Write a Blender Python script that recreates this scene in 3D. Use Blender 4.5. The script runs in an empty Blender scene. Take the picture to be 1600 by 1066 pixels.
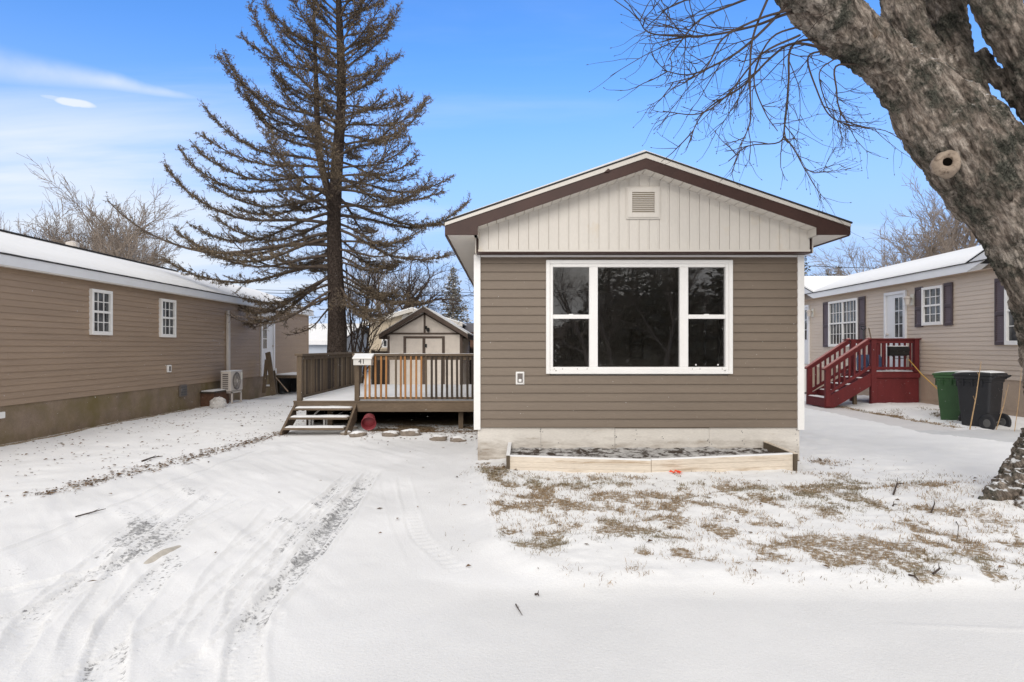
import bpy, bmesh, math, random
import numpy as np
from mathutils import Vector, Matrix
from math import radians as R, sin, cos, pi

random.seed(7)
RNG = np.random.default_rng(11)
SC = bpy.context.scene
COL = SC.collection

# ------------------------------------------------------------------ camera
H = 1.55                       # eye height
cam_d = bpy.data.cameras.new('camera')
cam = bpy.data.objects.new('camera', cam_d)
COL.objects.link(cam)
cam.location = (0, 0, H)
cam.rotation_euler = (R(90), 0, 0)
cam_d.sensor_width = 36
cam_d.lens = 22.5
cam_d.shift_x = 0.005
cam_d.shift_y = 0.00625
cam_d.clip_start = 0.05
cam_d.clip_end = 2000
SC.camera = cam


def P(px, py, Y):
    """point seen at photo pixel (px,py) at distance Y"""
    return ((px - 792) * Y / 1000.0, Y, H - (py - 543) * Y / 1000.0)


def G(px, py, z=0.0):
    Y = (H - z) * 1000.0 / (py - 543)
    return ((px - 792) * Y / 1000.0, Y)


# ------------------------------------------------------------------ noise
def _hash(ix, iy, seed):
    n = (ix.astype(np.int64) * 374761393 + iy.astype(np.int64) * 668265263 + seed * 1442695041) & 0xFFFFFFFF
    n = ((n ^ (n >> 13)) * 1274126177) & 0xFFFFFFFF
    n = n ^ (n >> 16)
    return (n & 0xFFFF) / 65535.0


def vnoise(x, y, seed=0):
    x = np.asarray(x, float); y = np.asarray(y, float)
    ix = np.floor(x); iy = np.floor(y)
    fx = x - ix; fy = y - iy
    u = fx * fx * (3 - 2 * fx); v = fy * fy * (3 - 2 * fy)
    a = _hash(ix, iy, seed); b = _hash(ix + 1, iy, seed)
    c = _hash(ix, iy + 1, seed); d = _hash(ix + 1, iy + 1, seed)
    return a + (b - a) * u + (c - a) * v + (a - b - c + d) * u * v


def fbm(x, y, seed=0, oct=4, gain=0.5):
    s = 0; a = 1; t = 0; f = 1
    for k in range(oct):
        s = s + a * vnoise(np.asarray(x) * f + 17.3 * k, np.asarray(y) * f - 9.1 * k, seed + k)
        t += a; a *= gain; f *= 2.03
    return s / t


def vnoise3(p, seed=0):
    i = np.floor(p); f = p - i; u = f * f * (3 - 2 * f); r = 0
    for dz in (0, 1):
        zz_ = (i[:, 2] + dz) * 57 + seed * 131
        k = u[:, 2] if dz else 1 - u[:, 2]
        for dy in (0, 1):
            ky = u[:, 1] if dy else 1 - u[:, 1]
            for dx in (0, 1):
                kx = u[:, 0] if dx else 1 - u[:, 0]
                r = r + k * ky * kx * _hash(i[:, 0] + dx + zz_ * 31, i[:, 1] + dy + zz_ * 17, seed)
    return r


def fbm3(p, seed=0, oct=3):
    s = 0; a = 1; t = 0; f = 1.0
    for k in range(oct):
        s = s + a * vnoise3(p * f + 11.7 * k, seed + k); t += a; a *= 0.5; f *= 2.03
    return s / t


def sstep(a, b, x):
    t = np.clip((np.asarray(x, float) - a) / (b - a), 0, 1)
    return t * t * (3 - 2 * t)


# ------------------------------------------------------------------ mesh builder
class MB:
    def __init__(self, fn=None):
        self.v = []; self.n = 0; self.f = []; self.fn = fn; self.cols = []

    def add(self, verts, faces):
        if self.fn:
            verts = [self.fn(*p) for p in verts]
        va = np.asarray(verts, float).reshape(-1, 3)
        self.v.append(va)
        for f in faces:
            self.f.append([i + self.n for i in f])
        self.n += len(va)

    def box(self, x0, x1, y0, y1, z0, z1):
        self.add([(x0, y0, z0), (x1, y0, z0), (x1, y1, z0), (x0, y1, z0), (x0, y0, z1), (x1, y0, z1), (x1, y1, z1), (x0, y1, z1)],
                 [(0, 3, 2, 1), (4, 5, 6, 7), (0, 1, 5, 4), (1, 2, 6, 5), (2, 3, 7, 6), (3, 0, 4, 7)])
        return self

    def prism(self, poly, axis, a0, a1):
        """2D polygon extruded along axis; axis 1: poly=(x,z); axis 0: poly=(y,z); axis 2: poly=(x,y)"""
        n = len(poly)
        def pt(p, a):
            return (p[0], a, p[1]) if axis == 1 else ((a, p[0], p[1]) if axis == 0 else (p[0], p[1], a))
        vs = [pt(p, a0) for p in poly] + [pt(p, a1) for p in poly]
        fs = [tuple(range(n))[::-1], tuple(range(n, 2 * n))]
        for i in range(n):
            j = (i + 1) % n
            fs.append((i, j, n + j, n + i))
        self.add(vs, fs)
        return self

    def bar(self, a, b, w, h, up=(0, 0, 1)):
        """rectangular bar from a to b, w across, h along up"""
        a = Vector(a); b = Vector(b); d = (b - a).normalized()
        s = d.cross(Vector(up)).normalized() * (w / 2); u = s.cross(d).normalized() * (h / 2)
        vs = []
        for p in (a, b):
            vs += [p - s - u, p + s - u, p + s + u, p - s + u]
        self.add([tuple(v) for v in vs], [(0, 1, 2, 3), (7, 6, 5, 4), (0, 4, 5, 1), (1, 5, 6, 2), (2, 6, 7, 3), (3, 7, 4, 0)])
        return self

    def tube(self, path, rad, n=8, cap=True):
        path = np.asarray(path, float)
        m = len(path)
        rad = np.broadcast_to(np.asarray(rad, float), (m,))
        t = np.gradient(path, axis=0)
        t /= np.linalg.norm(t, axis=1)[:, None] + 1e-9
        ref = np.array([0.0, 0, 1]) if abs(t[0, 2]) < 0.9 else np.array([1.0, 0, 0])
        u = np.cross(t[0], ref); u /= np.linalg.norm(u)
        us = np.empty((m, 3))
        for i in range(m):
            u = u - t[i] * np.dot(u, t[i]); u = u / (np.linalg.norm(u) + 1e-9); us[i] = u
        ws = np.cross(t, us)
        a = np.arange(n) * 2 * pi / n
        pts = path[:, None, :] + rad[:, None, None] * (np.cos(a)[None, :, None] * us[:, None, :] + np.sin(a)[None, :, None] * ws[:, None, :])
        pts = pts.reshape(-1, 3)
        if self.fn:
            pts = np.array([self.fn(*p) for p in pts])
        self.v.append(pts)
        o = self.n
        for i in range(m - 1):
            for k in range(n):
                k2 = (k + 1) % n
                self.f.append((o + i * n + k, o + i * n + k2, o + (i + 1) * n + k2, o + (i + 1) * n + k))
        if cap:
            self.f.append(tuple(o + k for k in range(n))[::-1]); self.f.append(tuple(o + (m - 1) * n + k for k in range(n)))
        self.n += m * n
        return self

    def lathe(self, prof, c, n=20, M=None):
        """profile of (r,z) round the z axis at c; M an optional rotation"""
        vs = []
        for r, z in prof:
            for k in range(n):
                p = Vector((r * cos(2 * pi * k / n), r * sin(2 * pi * k / n), z))
                if M is not None: p = M @ p
                vs.append((p.x + c[0], p.y + c[1], p.z + c[2]))
        fs = []
        for i in range(len(prof) - 1):
            for k in range(n):
                k2 = (k + 1) % n
                fs.append((i * n + k, i * n + k2, (i + 1) * n + k2, (i + 1) * n + k))
        fs.append(tuple(range(n))[::-1]); fs.append(tuple((len(prof) - 1) * n + k for k in range(n)))
        self.add(vs, fs)
        return self

    def build(self, name, mat, parent=None, smooth=False, recalc=True, bevel=0.0, color=None):
        V = np.concatenate(self.v) if self.v else np.zeros((0, 3))
        off = ORG.get(parent, (0, 0, 0)) if parent else (0, 0, 0)
        V = V - np.asarray(off)
        me = bpy.data.meshes.new(name)
        me.from_pydata(V.tolist(), [], self.f)
        if recalc and len(self.f) < 60000:
            bm = bmesh.new(); bm.from_mesh(me)
            bmesh.ops.recalc_face_normals(bm, faces=bm.faces)
            bm.to_mesh(me); bm.free()
        if smooth:
            me.polygons.foreach_set('use_smooth', [True] * len(me.polygons))
        if color is not None:
            at = me.color_attributes.new('tint', 'FLOAT_COLOR', 'POINT')
            c4 = np.ones((len(V), 4)); c4[:, :3] = color
            at.data.foreach_set('color', c4.ravel())
        me.materials.append(mat)
        o = bpy.data.objects.new(name, me)
        COL.objects.link(o)
        if parent:
            o.parent = parent
            ORG[o] = off
        if bevel:
            b = o.modifiers.new('bevel', 'BEVEL'); b.width = bevel; b.segments = 1; b.limit_method = 'ANGLE'
        return o


ORG = {}


def thing(name, label, cat, loc=(0, 0, 0), rotz=0, group=None, local=False):
    o = bpy.data.objects.new(name, None); COL.objects.link(o)
    o.empty_display_size = 0.2
    o.location = loc; o.rotation_euler = (0, 0, rotz)
    o['label'] = label; o['category'] = cat
    if group: o['group'] = group
    ORG[o] = (0, 0, 0) if local else tuple(loc)
    return o


def tag(o, label=None, cat=None, group=None, kind=None):
    if label: o['label'] = label
    if cat: o['category'] = cat
    if group: o['group'] = group
    if kind: o['kind'] = kind
    return o


def copy_tree(o, parent=None):
    c = o.copy(); COL.objects.link(c); c.parent = parent
    for ch in list(o.children): copy_tree(ch, c)
    return c


def recentre(o, loc):
    """move a single-mesh thing's origin to loc"""
    o.data.transform(Matrix.Translation(-Vector(loc))); o.location = loc
    return o


# ------------------------------------------------------------------ materials
def nmat(name):
    m = bpy.data.materials.new(name); m.use_nodes = True
    nt = m.node_tree; b = nt.nodes['Principled BSDF']
    return m, nt, b


def node(nt, t, **kw):
    n = nt.nodes.new(t)
    for k, v in kw.items():
        if k in n.inputs: n.inputs[k].default_value = v
        else: setattr(n, k, v)
    return n


def ramp(nt, stops, src, interp='LINEAR'):
    r = nt.nodes.new('ShaderNodeValToRGB'); r.color_ramp.interpolation = interp
    el = r.color_ramp.elements
    while len(el) < len(stops): el.new(0.5)
    for e, (p, c) in zip(el, stops):
        e.position = p; e.color = (c, c, c, 1) if not isinstance(c, (tuple, list)) else (*c, 1)
    nt.links.new(src, r.inputs[0])
    return r


def mixc(nt, fac, a, b, blend='MIX'):
    m = nt.nodes.new('ShaderNodeMix'); m.data_type = 'RGBA'; m.blend_type = blend
    for s, v in ((0, fac), (6, a), (7, b)):
        if hasattr(v, 'links') or isinstance(v, bpy.types.NodeSocket): nt.links.new(v, m.inputs[s])
        elif isinstance(v, (tuple, list)): m.inputs[s].default_value = (*v, 1)
        else: m.inputs[s].default_value = v
    return m.outputs[2]


def surf(name, col, rough=0.6, var=0.12, scale=6.0, stretch=(1, 1, 1), bump=0.0, bscale=60.0, stain=None, stain_scale=2.0, stain_amt=(0.55, 0.75),
         fine=0.0, spec=0.4, zstain=None):
    """base colour with broad and fine variation; stain: second colour in patches; zstain: (colour, z_low, z_high) dirt rising from the ground"""
    m, nt, b = nmat(name)
    tc = node(nt, 'ShaderNodeTexCoord')
    mp = node(nt, 'ShaderNodeMapping'); mp.inputs['Scale'].default_value = stretch
    nt.links.new(tc.outputs['Object'], mp.inputs[0])
    nz = node(nt, 'ShaderNodeTexNoise', Scale=scale, Detail=6.0, Roughness=0.6)
    nt.links.new(mp.outputs[0], nz.inputs[0])
    lo = tuple(c * (1 - var) for c in col); hi = tuple(min(1, c * (1 + var)) for c in col)
    c = ramp(nt, [(0.3, lo), (0.7, hi)], nz.outputs[0]).outputs[0]
    if fine:
        nf = node(nt, 'ShaderNodeTexNoise', Scale=scale * 18, Detail=3.0)
        nt.links.new(mp.outputs[0], nf.inputs[0])
        fr = ramp(nt, [(0.3, 1 - fine), (0.7, 1 + fine)], nf.outputs[0])
        c = mixc(nt, 1.0, c, fr.outputs[0], 'MULTIPLY')
    if stain:
        ns = node(nt, 'ShaderNodeTexNoise', Scale=stain_scale, Detail=8.0, Roughness=0.65)
        nt.links.new(mp.outputs[0], ns.inputs[0])
        sr = ramp(nt, [(stain_amt[0], 0.0), (stain_amt[1], 1.0)], ns.outputs[0])
        c = mixc(nt, sr.outputs[0], c, stain)
    if zstain:
        geo = node(nt, 'ShaderNodeNewGeometry'); sx = node(nt, 'ShaderNodeSeparateXYZ')
        nt.links.new(geo.outputs['Position'], sx.inputs[0])
        n2 = node(nt, 'ShaderNodeTexNoise', Scale=5.0, Detail=8.0, Roughness=0.7)
        nt.links.new(mp.outputs[0], n2.inputs[0])
        mr = node(nt, 'ShaderNodeMapRange'); mr.inputs[1].default_value = zstain[1]; mr.inputs[2].default_value = zstain[2]
        mr.inputs[3].default_value = 1; mr.inputs[4].default_value = 0
        nt.links.new(sx.outputs[2], mr.inputs[0])
        mu = node(nt, 'ShaderNodeMath', operation='MULTIPLY'); nt.links.new(mr.outputs[0], mu.inputs[0]); nt.links.new(n2.outputs[0], mu.inputs[1])
        sr = ramp(nt, [(0.22, 0.0), (0.55, 1.0)], mu.outputs[0])
        c = mixc(nt, sr.outputs[0], c, zstain[0])
    nt.links.new(c, b.inputs['Base Color'])
    b.inputs['Roughness'].default_value = rough
    b.inputs['Specular IOR Level'].default_value = spec
    if bump:
        nb = node(nt, 'ShaderNodeTexNoise', Scale=bscale, Detail=5.0, Roughness=0.6)
        nt.links.new(mp.outputs[0], nb.inputs[0])
        bp = node(nt, 'ShaderNodeBump', Strength=bump, Distance=0.02)
        nt.links.new(nb.outputs[0], bp.inputs['Height']); nt.links.new(bp.outputs[0], b.inputs['Normal'])
    return m


M = {}
M['siding_main'] = surf('taupe_vinyl_siding', (0.185, 0.145, 0.110), 0.5, 0.07, 1.5, (0.4, 1, 6), 0.12, 90, fine=0.05)
M['siding_left'] = surf('tan_vinyl_siding', (0.335, 0.245, 0.172), 0.55, 0.10, 1.2, (1, 0.3, 4), 0.1, 80, fine=0.05)
M['siding_right'] = surf('beige_vinyl_siding', (0.60, 0.505, 0.415), 0.5, 0.05, 1.5, (1, 0.4, 5), 0.08, 80, fine=0.03)
M['siding_cream'] = surf('cream_siding', (0.56, 0.47, 0.35), 0.6, 0.08, 2)
M['white_trim'] = surf('white_trim', (0.86, 0.85, 0.835), 0.4, 0.03, 3, fine=0.02)
M['white_vinyl'] = surf('white_vinyl', (0.64, 0.605, 0.555), 0.45, 0.04, 2, (1, 1, 0.6), stain=(0.62, 0.52, 0.38), stain_scale=3.0, stain_amt=(0.62, 0.85), fine=0.02)
M['groove'] = surf('stained_groove', (0.42, 0.34, 0.24), 0.8)
M['brown_metal'] = surf('dark_brown_metal', (0.048, 0.020, 0.015), 0.5, 0.15, 5, fine=0.1, bump=0.05, bscale=20)
M['shingle'] = surf('dark_shingle', (0.035, 0.034, 0.035), 0.9, 0.3, 25, bump=0.4, bscale=80)
M['skirt_white'] = surf('weathered_white_plywood', (0.68, 0.645, 0.595), 0.7, 0.08, 3, (0.5, 1, 2), 0.1, 60, stain=(0.42, 0.34, 0.25), stain_scale=5.0, stain_amt=(0.6, 0.8),
                        fine=0.06, zstain=((0.20, 0.15, 0.105), -0.05, 0.62))
M['skirt_left'] = surf('stained_skirting', (0.26, 0.195, 0.145), 0.8, 0.2, 3, stain=(0.175, 0.135, 0.055), stain_scale=0.9, stain_amt=(0.42, 0.68), bump=0.15, fine=0.1)
M['skirt_right'] = surf('beige_skirting', (0.42, 0.325, 0.25), 0.8, 0.12, 2, fine=0.06)
M['fascia_white'] = surf('painted_metal_fascia', (0.78, 0.79, 0.81), 0.4, 0.04, 2)
M['deck_wood'] = surf('weathered_deck_wood', (0.125, 0.092, 0.062), 0.85, 0.28, 5, (1, 1, 0.15), 0.3, 70, fine=0.15)
M['deck_wood_h'] = surf('weathered_deck_board', (0.155, 0.115, 0.080), 0.85, 0.28, 5, (0.15, 0.3, 1), 0.3, 70, fine=0.15)
M['new_wood'] = surf('orange_new_wood', (0.36, 0.175, 0.065), 0.8, 0.25, 6, (1, 1, 0.12), 0.2, 70, fine=0.1)
M['deck_wood_pale'] = surf('silvered_deck_wood', (0.19, 0.145, 0.10), 0.85, 0.25, 5, (1, 1, 0.15), 0.3, 70, fine=0.15)
M['dark_wood'] = surf('dark_grey_wood', (0.062, 0.048, 0.038), 0.9, 0.3, 5, (1, 1, 0.15), 0.3, 70, fine=0.15)
M['bed_wood'] = surf('peeling_cream_board', (0.70, 0.62, 0.52), 0.75, 0.10, 4, (0.15, 1, 2.5), 0.25, 50, stain=(0.36, 0.25, 0.15), stain_scale=5.0, stain_amt=(0.54, 0.70), fine=0.10)
M['bed_side'] = surf('raw_grey_brown_board', (0.11, 0.085, 0.06), 0.9, 0.25, 6, (1, 0.2, 1), 0.3, 60)
M['red_wood'] = surf('red_stained_wood', (0.120, 0.0125, 0.0145), 0.65, 0.22, 5, (1, 1, 0.3), 0.15, 60, fine=0.1)
M['red_worn'] = surf('worn_red_cap', (0.42, 0.20, 0.18), 0.8, 0.15, 5, fine=0.1)
M['shutter'] = surf('plum_grey_shutter', (0.080, 0.060, 0.066), 0.6, 0.08, 5)
M['shutter_slat'] = surf('shutter_louvre', (0.15, 0.115, 0.125), 0.6, 0.08, 5)
M['door_white'] = surf('white_door_paint', (0.76, 0.77, 0.80), 0.35, 0.03, 3)
M['ac_grey'] = surf('pale_grey_casing', (0.58, 0.53, 0.48), 0.45, 0.06, 4)
M['ac_dark'] = surf('dark_grille', (0.16, 0.14, 0.13), 0.5)
M['black_plastic'] = surf('black_plastic', (0.022, 0.023, 0.027), 0.5, 0.15, 4, fine=0.15, bump=0.05)
M['green_plastic'] = surf('green_bin_plastic', (0.040, 0.100, 0.040), 0.5, 0.1, 4, fine=0.08, bump=0.05)
M['black_metal'] = surf('black_metal', (0.012, 0.012, 0.012), 0.35)
M['red_plastic'] = surf('dark_red_plastic', (0.25, 0.045, 0.055), 0.45, 0.2, 6, stain=(0.5, 0.33, 0.33), stain_scale=6, stain_amt=(0.6, 0.85))
M['rock'] = surf('grey_brown_rock', (0.24, 0.20, 0.165), 0.9, 0.3, 8, bump=0.5, bscale=30, fine=0.15)
def add_upsnow(m, lo, hi, scale=9.0):
    """snow resting on the upward faces of a material"""
    nt = m.node_tree; b = nt.nodes['Principled BSDF']; src = b.inputs['Base Color'].links[0].from_socket
    geo = node(nt, 'ShaderNodeNewGeometry'); sx = node(nt, 'ShaderNodeSeparateXYZ'); nt.links.new(geo.outputs['Normal'], sx.inputs[0])
    n = node(nt, 'ShaderNodeTexNoise', Scale=scale, Detail=6.0, Roughness=0.7); nt.links.new(geo.outputs['Position'], n.inputs[0])
    a = node(nt, 'ShaderNodeMath', operation='MULTIPLY_ADD'); nt.links.new(n.outputs[0], a.inputs[0]); a.inputs[1].default_value = 0.9; nt.links.new(sx.outputs[2], a.inputs[2])
    f = ramp(nt, [(0.0, 0.0), (1.0, 1.0)], a.outputs[0]); f.color_ramp.elements[0].position = 0.0
    mr = node(nt, 'ShaderNodeMapRange'); mr.inputs[1].default_value = lo; mr.inputs[2].default_value = hi; nt.links.new(a.outputs[0], mr.inputs[0])
    nt.links.new(mixc(nt, mr.outputs[0], src, (0.86, 0.865, 0.875)), b.inputs['Base Color'])


add_upsnow(M['rock'], 1.02, 1.22)
M['shed_white'] = surf('shed_panel', (0.78, 0.71, 0.64), 0.85, 0.07, 6, bump=0.5, bscale=45, fine=0.08)
M['shed_trim'] = surf('shed_brown_trim', (0.115, 0.085, 0.070), 0.8, 0.2, 6, fine=0.1)
M['pale_blue'] = surf('pale_blue_siding', (0.45, 0.50, 0.58), 0.6, 0.06, 3)
M['grey_roof'] = surf('grey_roof', (0.13, 0.12, 0.12), 0.9, 0.2, 10)
M['brown_brick'] = surf('brown_wall', (0.16, 0.09, 0.06), 0.9, 0.2, 10)
M['wire'] = surf('black_cable', (0.02, 0.02, 0.02), 0.6)
M['yellow_cord'] = surf('yellow_cord', (0.60, 0.36, 0.07), 0.6)
M['straw'] = surf('dry_straw_stalk', (0.48, 0.32, 0.17), 0.9, 0.2, 20)
M['orange'] = surf('orange_plastic', (0.85, 0.085, 0.02), 0.4)
M['white_plastic'] = surf('white_plastic', (0.72, 0.72, 0.72), 0.4, 0.05)
M['bag'] = surf('snowy_plastic_bag', (0.62, 0.60, 0.58), 0.4, 0.15, 8, bump=0.5, bscale=20)
M['brick'] = surf('brown_block', (0.13, 0.068, 0.042), 0.9, 0.3, 14, fine=0.15, bump=0.3)
M['blue_plastic'] = surf('blue_shovel', (0.07, 0.10, 0.19), 0.45)
M['interior'] = surf('dim_room_paint', (0.60, 0.57, 0.53), 0.9)
M['curtain'] = surf('pale_curtain', (0.42, 0.40, 0.37), 0.9, 0.15, 6, (12, 12, 1))
M['lamp_white'] = surf('lamp_fitting', (0.72, 0.70, 0.62), 0.4)
M['screw'] = surf('dark_fixing', (0.10, 0.10, 0.10), 0.5)
M['twig_dark'] = surf('dark_twig_bark', (0.065, 0.047, 0.038), 0.9, 0.3, 10)
M['twig_far'] = surf('far_twig_bark', (0.25, 0.205, 0.170), 0.9, 0.3, 3)
M['leaf'] = surf('dead_leaf', (0.135, 0.085, 0.050), 0.9, 0.45, 30)
M['mail_white'] = surf('white_mailbox_enamel', (0.68, 0.66, 0.63), 0.4, 0.08, 5)
M['ink'] = surf('black_numeral', (0.015, 0.015, 0.015), 0.5)
M['soil'] = surf('frosted_soil', (0.50, 0.49, 0.48), 0.95, 0.3, 12, stain=(0.06, 0.045, 0.035), stain_scale=9.0, stain_amt=(0.47, 0.56), bump=0.8, bscale=40)


def glass_mat(name, tint=(0.5, 0.5, 0.5), rough=0.0):
    m, nt, b = nmat(name)
    nt.nodes.remove(b)
    out = nt.nodes['Material Output']
    tr = node(nt, 'ShaderNodeBsdfTransparent'); tr.inputs[0].default_value = (*tint, 1)
    gl = node(nt, 'ShaderNodeBsdfGlossy'); gl.inputs['Roughness'].default_value = rough; gl.inputs[0].default_value = (1, 1, 1, 1)
    fr = node(nt, 'ShaderNodeFresnel'); fr.inputs[0].default_value = 1.75
    mx = node(nt, 'ShaderNodeMixShader')
    nt.links.new(fr.outputs[0], mx.inputs[0]); nt.links.new(tr.outputs[0], mx.inputs[1]); nt.links.new(gl.outputs[0], mx.inputs[2])
    nt.links.new(mx.outputs[0], out.inputs[0])
    return m


M['glass'] = glass_mat('window_glass', (0.82, 0.82, 0.82), 0.012)


def dark_glass(name):
    m, nt, b = nmat(name)
    tc = node(nt, 'ShaderNodeTexCoord')
    nz = node(nt, 'ShaderNodeTexNoise', Scale=3.0, Detail=3.0)
    nt.links.new(tc.outputs['Object'], nz.inputs[0])
    c = ramp(nt, [(0.4, (0.03, 0.032, 0.036)), (0.62, (0.11, 0.115, 0.12))], nz.outputs[0])
    nt.links.new(c.outputs[0], b.inputs['Base Color'])
    b.inputs['Roughness'].default_value = 0.03
    b.inputs['IOR'].default_value = 1.6
    return m


M['pane'] = dark_glass('shaded_window_pane')


def snow_mat(name='snow', tint=(0.86, 0.865, 0.875), bump=0.35, dark=0.06):
    m, nt, b = nmat(name)
    tc = node(nt, 'ShaderNodeTexCoord')
    n1 = node(nt, 'ShaderNodeTexNoise', Scale=3.0, Detail=6.0); nt.links.new(tc.outputs['Object'], n1.inputs[0])
    c = ramp(nt, [(0.3, tuple(t * (1 - dark) for t in tint)), (0.65, tint)], n1.outputs[0])
    nt.links.new(c.outputs[0], b.inputs['Base Color'])
    b.inputs['Roughness'].default_value = 0.85
    b.inputs['Specular IOR Level'].default_value = 0.2
    n2 = node(nt, 'ShaderNodeTexNoise', Scale=40.0, Detail=4.0); nt.links.new(tc.outputs['Object'], n2.inputs[0])
    bp = node(nt, 'ShaderNodeBump', Strength=bump, Distance=0.02); nt.links.new(n2.outputs[0], bp.inputs['Height'])
    nt.links.new(bp.outputs[0], b.inputs['Normal'])
    return m


M['snow'] = snow_mat()
M['snow_roof'] = snow_mat('roof_snow', (0.88, 0.885, 0.89), 0.15, 0.03)


def ground_mat(name, under_lo, under_hi, scale_break=26.0, snow=(0.85, 0.855, 0.865), spots=0.0):
    """snow over bare ground; the attribute 'bare' says how thin the snow is, noise breaks its edge up"""
    m, nt, b = nmat(name)
    at = node(nt, 'ShaderNodeAttribute', attribute_name='bare')
    geo = node(nt, 'ShaderNodeNewGeometry')
    n1 = node(nt, 'ShaderNodeTexNoise', Scale=scale_break, Detail=7.0, Roughness=0.65); nt.links.new(geo.outputs['Position'], n1.inputs[0])
    n3 = node(nt, 'ShaderNodeTexNoise', Scale=scale_break * 5, Detail=3.0); nt.links.new(geo.outputs['Position'], n3.inputs[0])
    ad = node(nt, 'ShaderNodeMath', operation='MULTIPLY_ADD'); nt.links.new(n1.outputs[0], ad.inputs[0]); ad.inputs[1].default_value = 1.5
    nt.links.new(at.outputs['Fac'], ad.inputs[2])
    ad2 = node(nt, 'ShaderNodeMath', operation='MULTIPLY_ADD'); nt.links.new(n3.outputs[0], ad2.inputs[0]); ad2.inputs[1].default_value = 0.4
    nt.links.new(ad.outputs[0], ad2.inputs[2])
    fr = ramp(nt, [(0.0, 0.0), (1.0, 1.0)], ad2.outputs[0])
    mr = node(nt, 'ShaderNodeMapRange'); mr.interpolation_type = 'SMOOTHSTEP'
    mr.inputs[1].default_value = 1.28; mr.inputs[2].default_value = 1.62
    nt.links.new(ad2.outputs[0], mr.inputs[0])
    n2 = node(nt, 'ShaderNodeTexNoise', Scale=70.0, Detail=4.0); nt.links.new(geo.outputs['Position'], n2.inputs[0])
    uc = ramp(nt, [(0.3, under_lo), (0.7, under_hi)], n2.outputs[0])
    n4 = node(nt, 'ShaderNodeTexNoise', Scale=1.1, Detail=5.0); nt.links.new(geo.outputs['Position'], n4.inputs[0])
    sc = ramp(nt, [(0.3, tuple(s * 0.93 for s in snow)), (0.65, snow)], n4.outputs[0])
    n5 = node(nt, 'ShaderNodeTexNoise', Scale=160.0, Detail=3.0); nt.links.new(geo.outputs['Position'], n5.inputs[0])
    gr = ramp(nt, [(0.3, 0.94), (0.6, 1.02)], n5.outputs[0])
    du = node(nt, 'ShaderNodeAttribute', attribute_name='thin'); dr_ = ramp(nt, [(0.0, 1.0), (1.0, 0.86)], du.outputs['Fac'])
    sc2 = mixc(nt, 1.0, sc.outputs[0], gr.outputs[0], 'MULTIPLY'); sc2 = mixc(nt, 1.0, sc2, dr_.outputs[0], 'MULTIPLY')
    c = mixc(nt, mr.outputs[0], sc2, uc.outputs[0])
    nt.links.new(c, b.inputs['Base Color'])
    b.inputs['Roughness'].default_value = 0.85; b.inputs['Specular IOR Level'].default_value = 0.2
    nb = node(nt, 'ShaderNodeTexNoise', Scale=55.0, Detail=5.0, Roughness=0.65); nt.links.new(geo.outputs['Position'], nb.inputs[0])
    bp = node(nt, 'ShaderNodeBump', Strength=0.35, Distance=0.02); nt.links.new(nb.outputs[0], bp.inputs['Height'])
    nt.links.new(bp.outputs[0], b.inputs['Normal'])
    return m


M['g_road'] = ground_mat('road_snow', (0.19, 0.19, 0.195), (0.40, 0.40, 0.405), snow=(0.90, 0.902, 0.908))
M['g_drive'] = ground_mat('driveway_snow', (0.20, 0.20, 0.205), (0.42, 0.42, 0.425), snow=(0.90, 0.902, 0.908))
M['g_lawn'] = ground_mat('lawn_snow', (0.17, 0.125, 0.08), (0.40, 0.31, 0.21), snow=(0.90, 0.902, 0.906))
M['g_path'] = ground_mat('path_snow', (0.44, 0.38, 0.37), (0.60, 0.53, 0.52), snow=(0.72, 0.70, 0.70))
M['g_asphalt'] = ground_mat('asphalt_snow', (0.26, 0.26, 0.27), (0.42, 0.42, 0.43), snow=(0.64, 0.645, 0.655))


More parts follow.
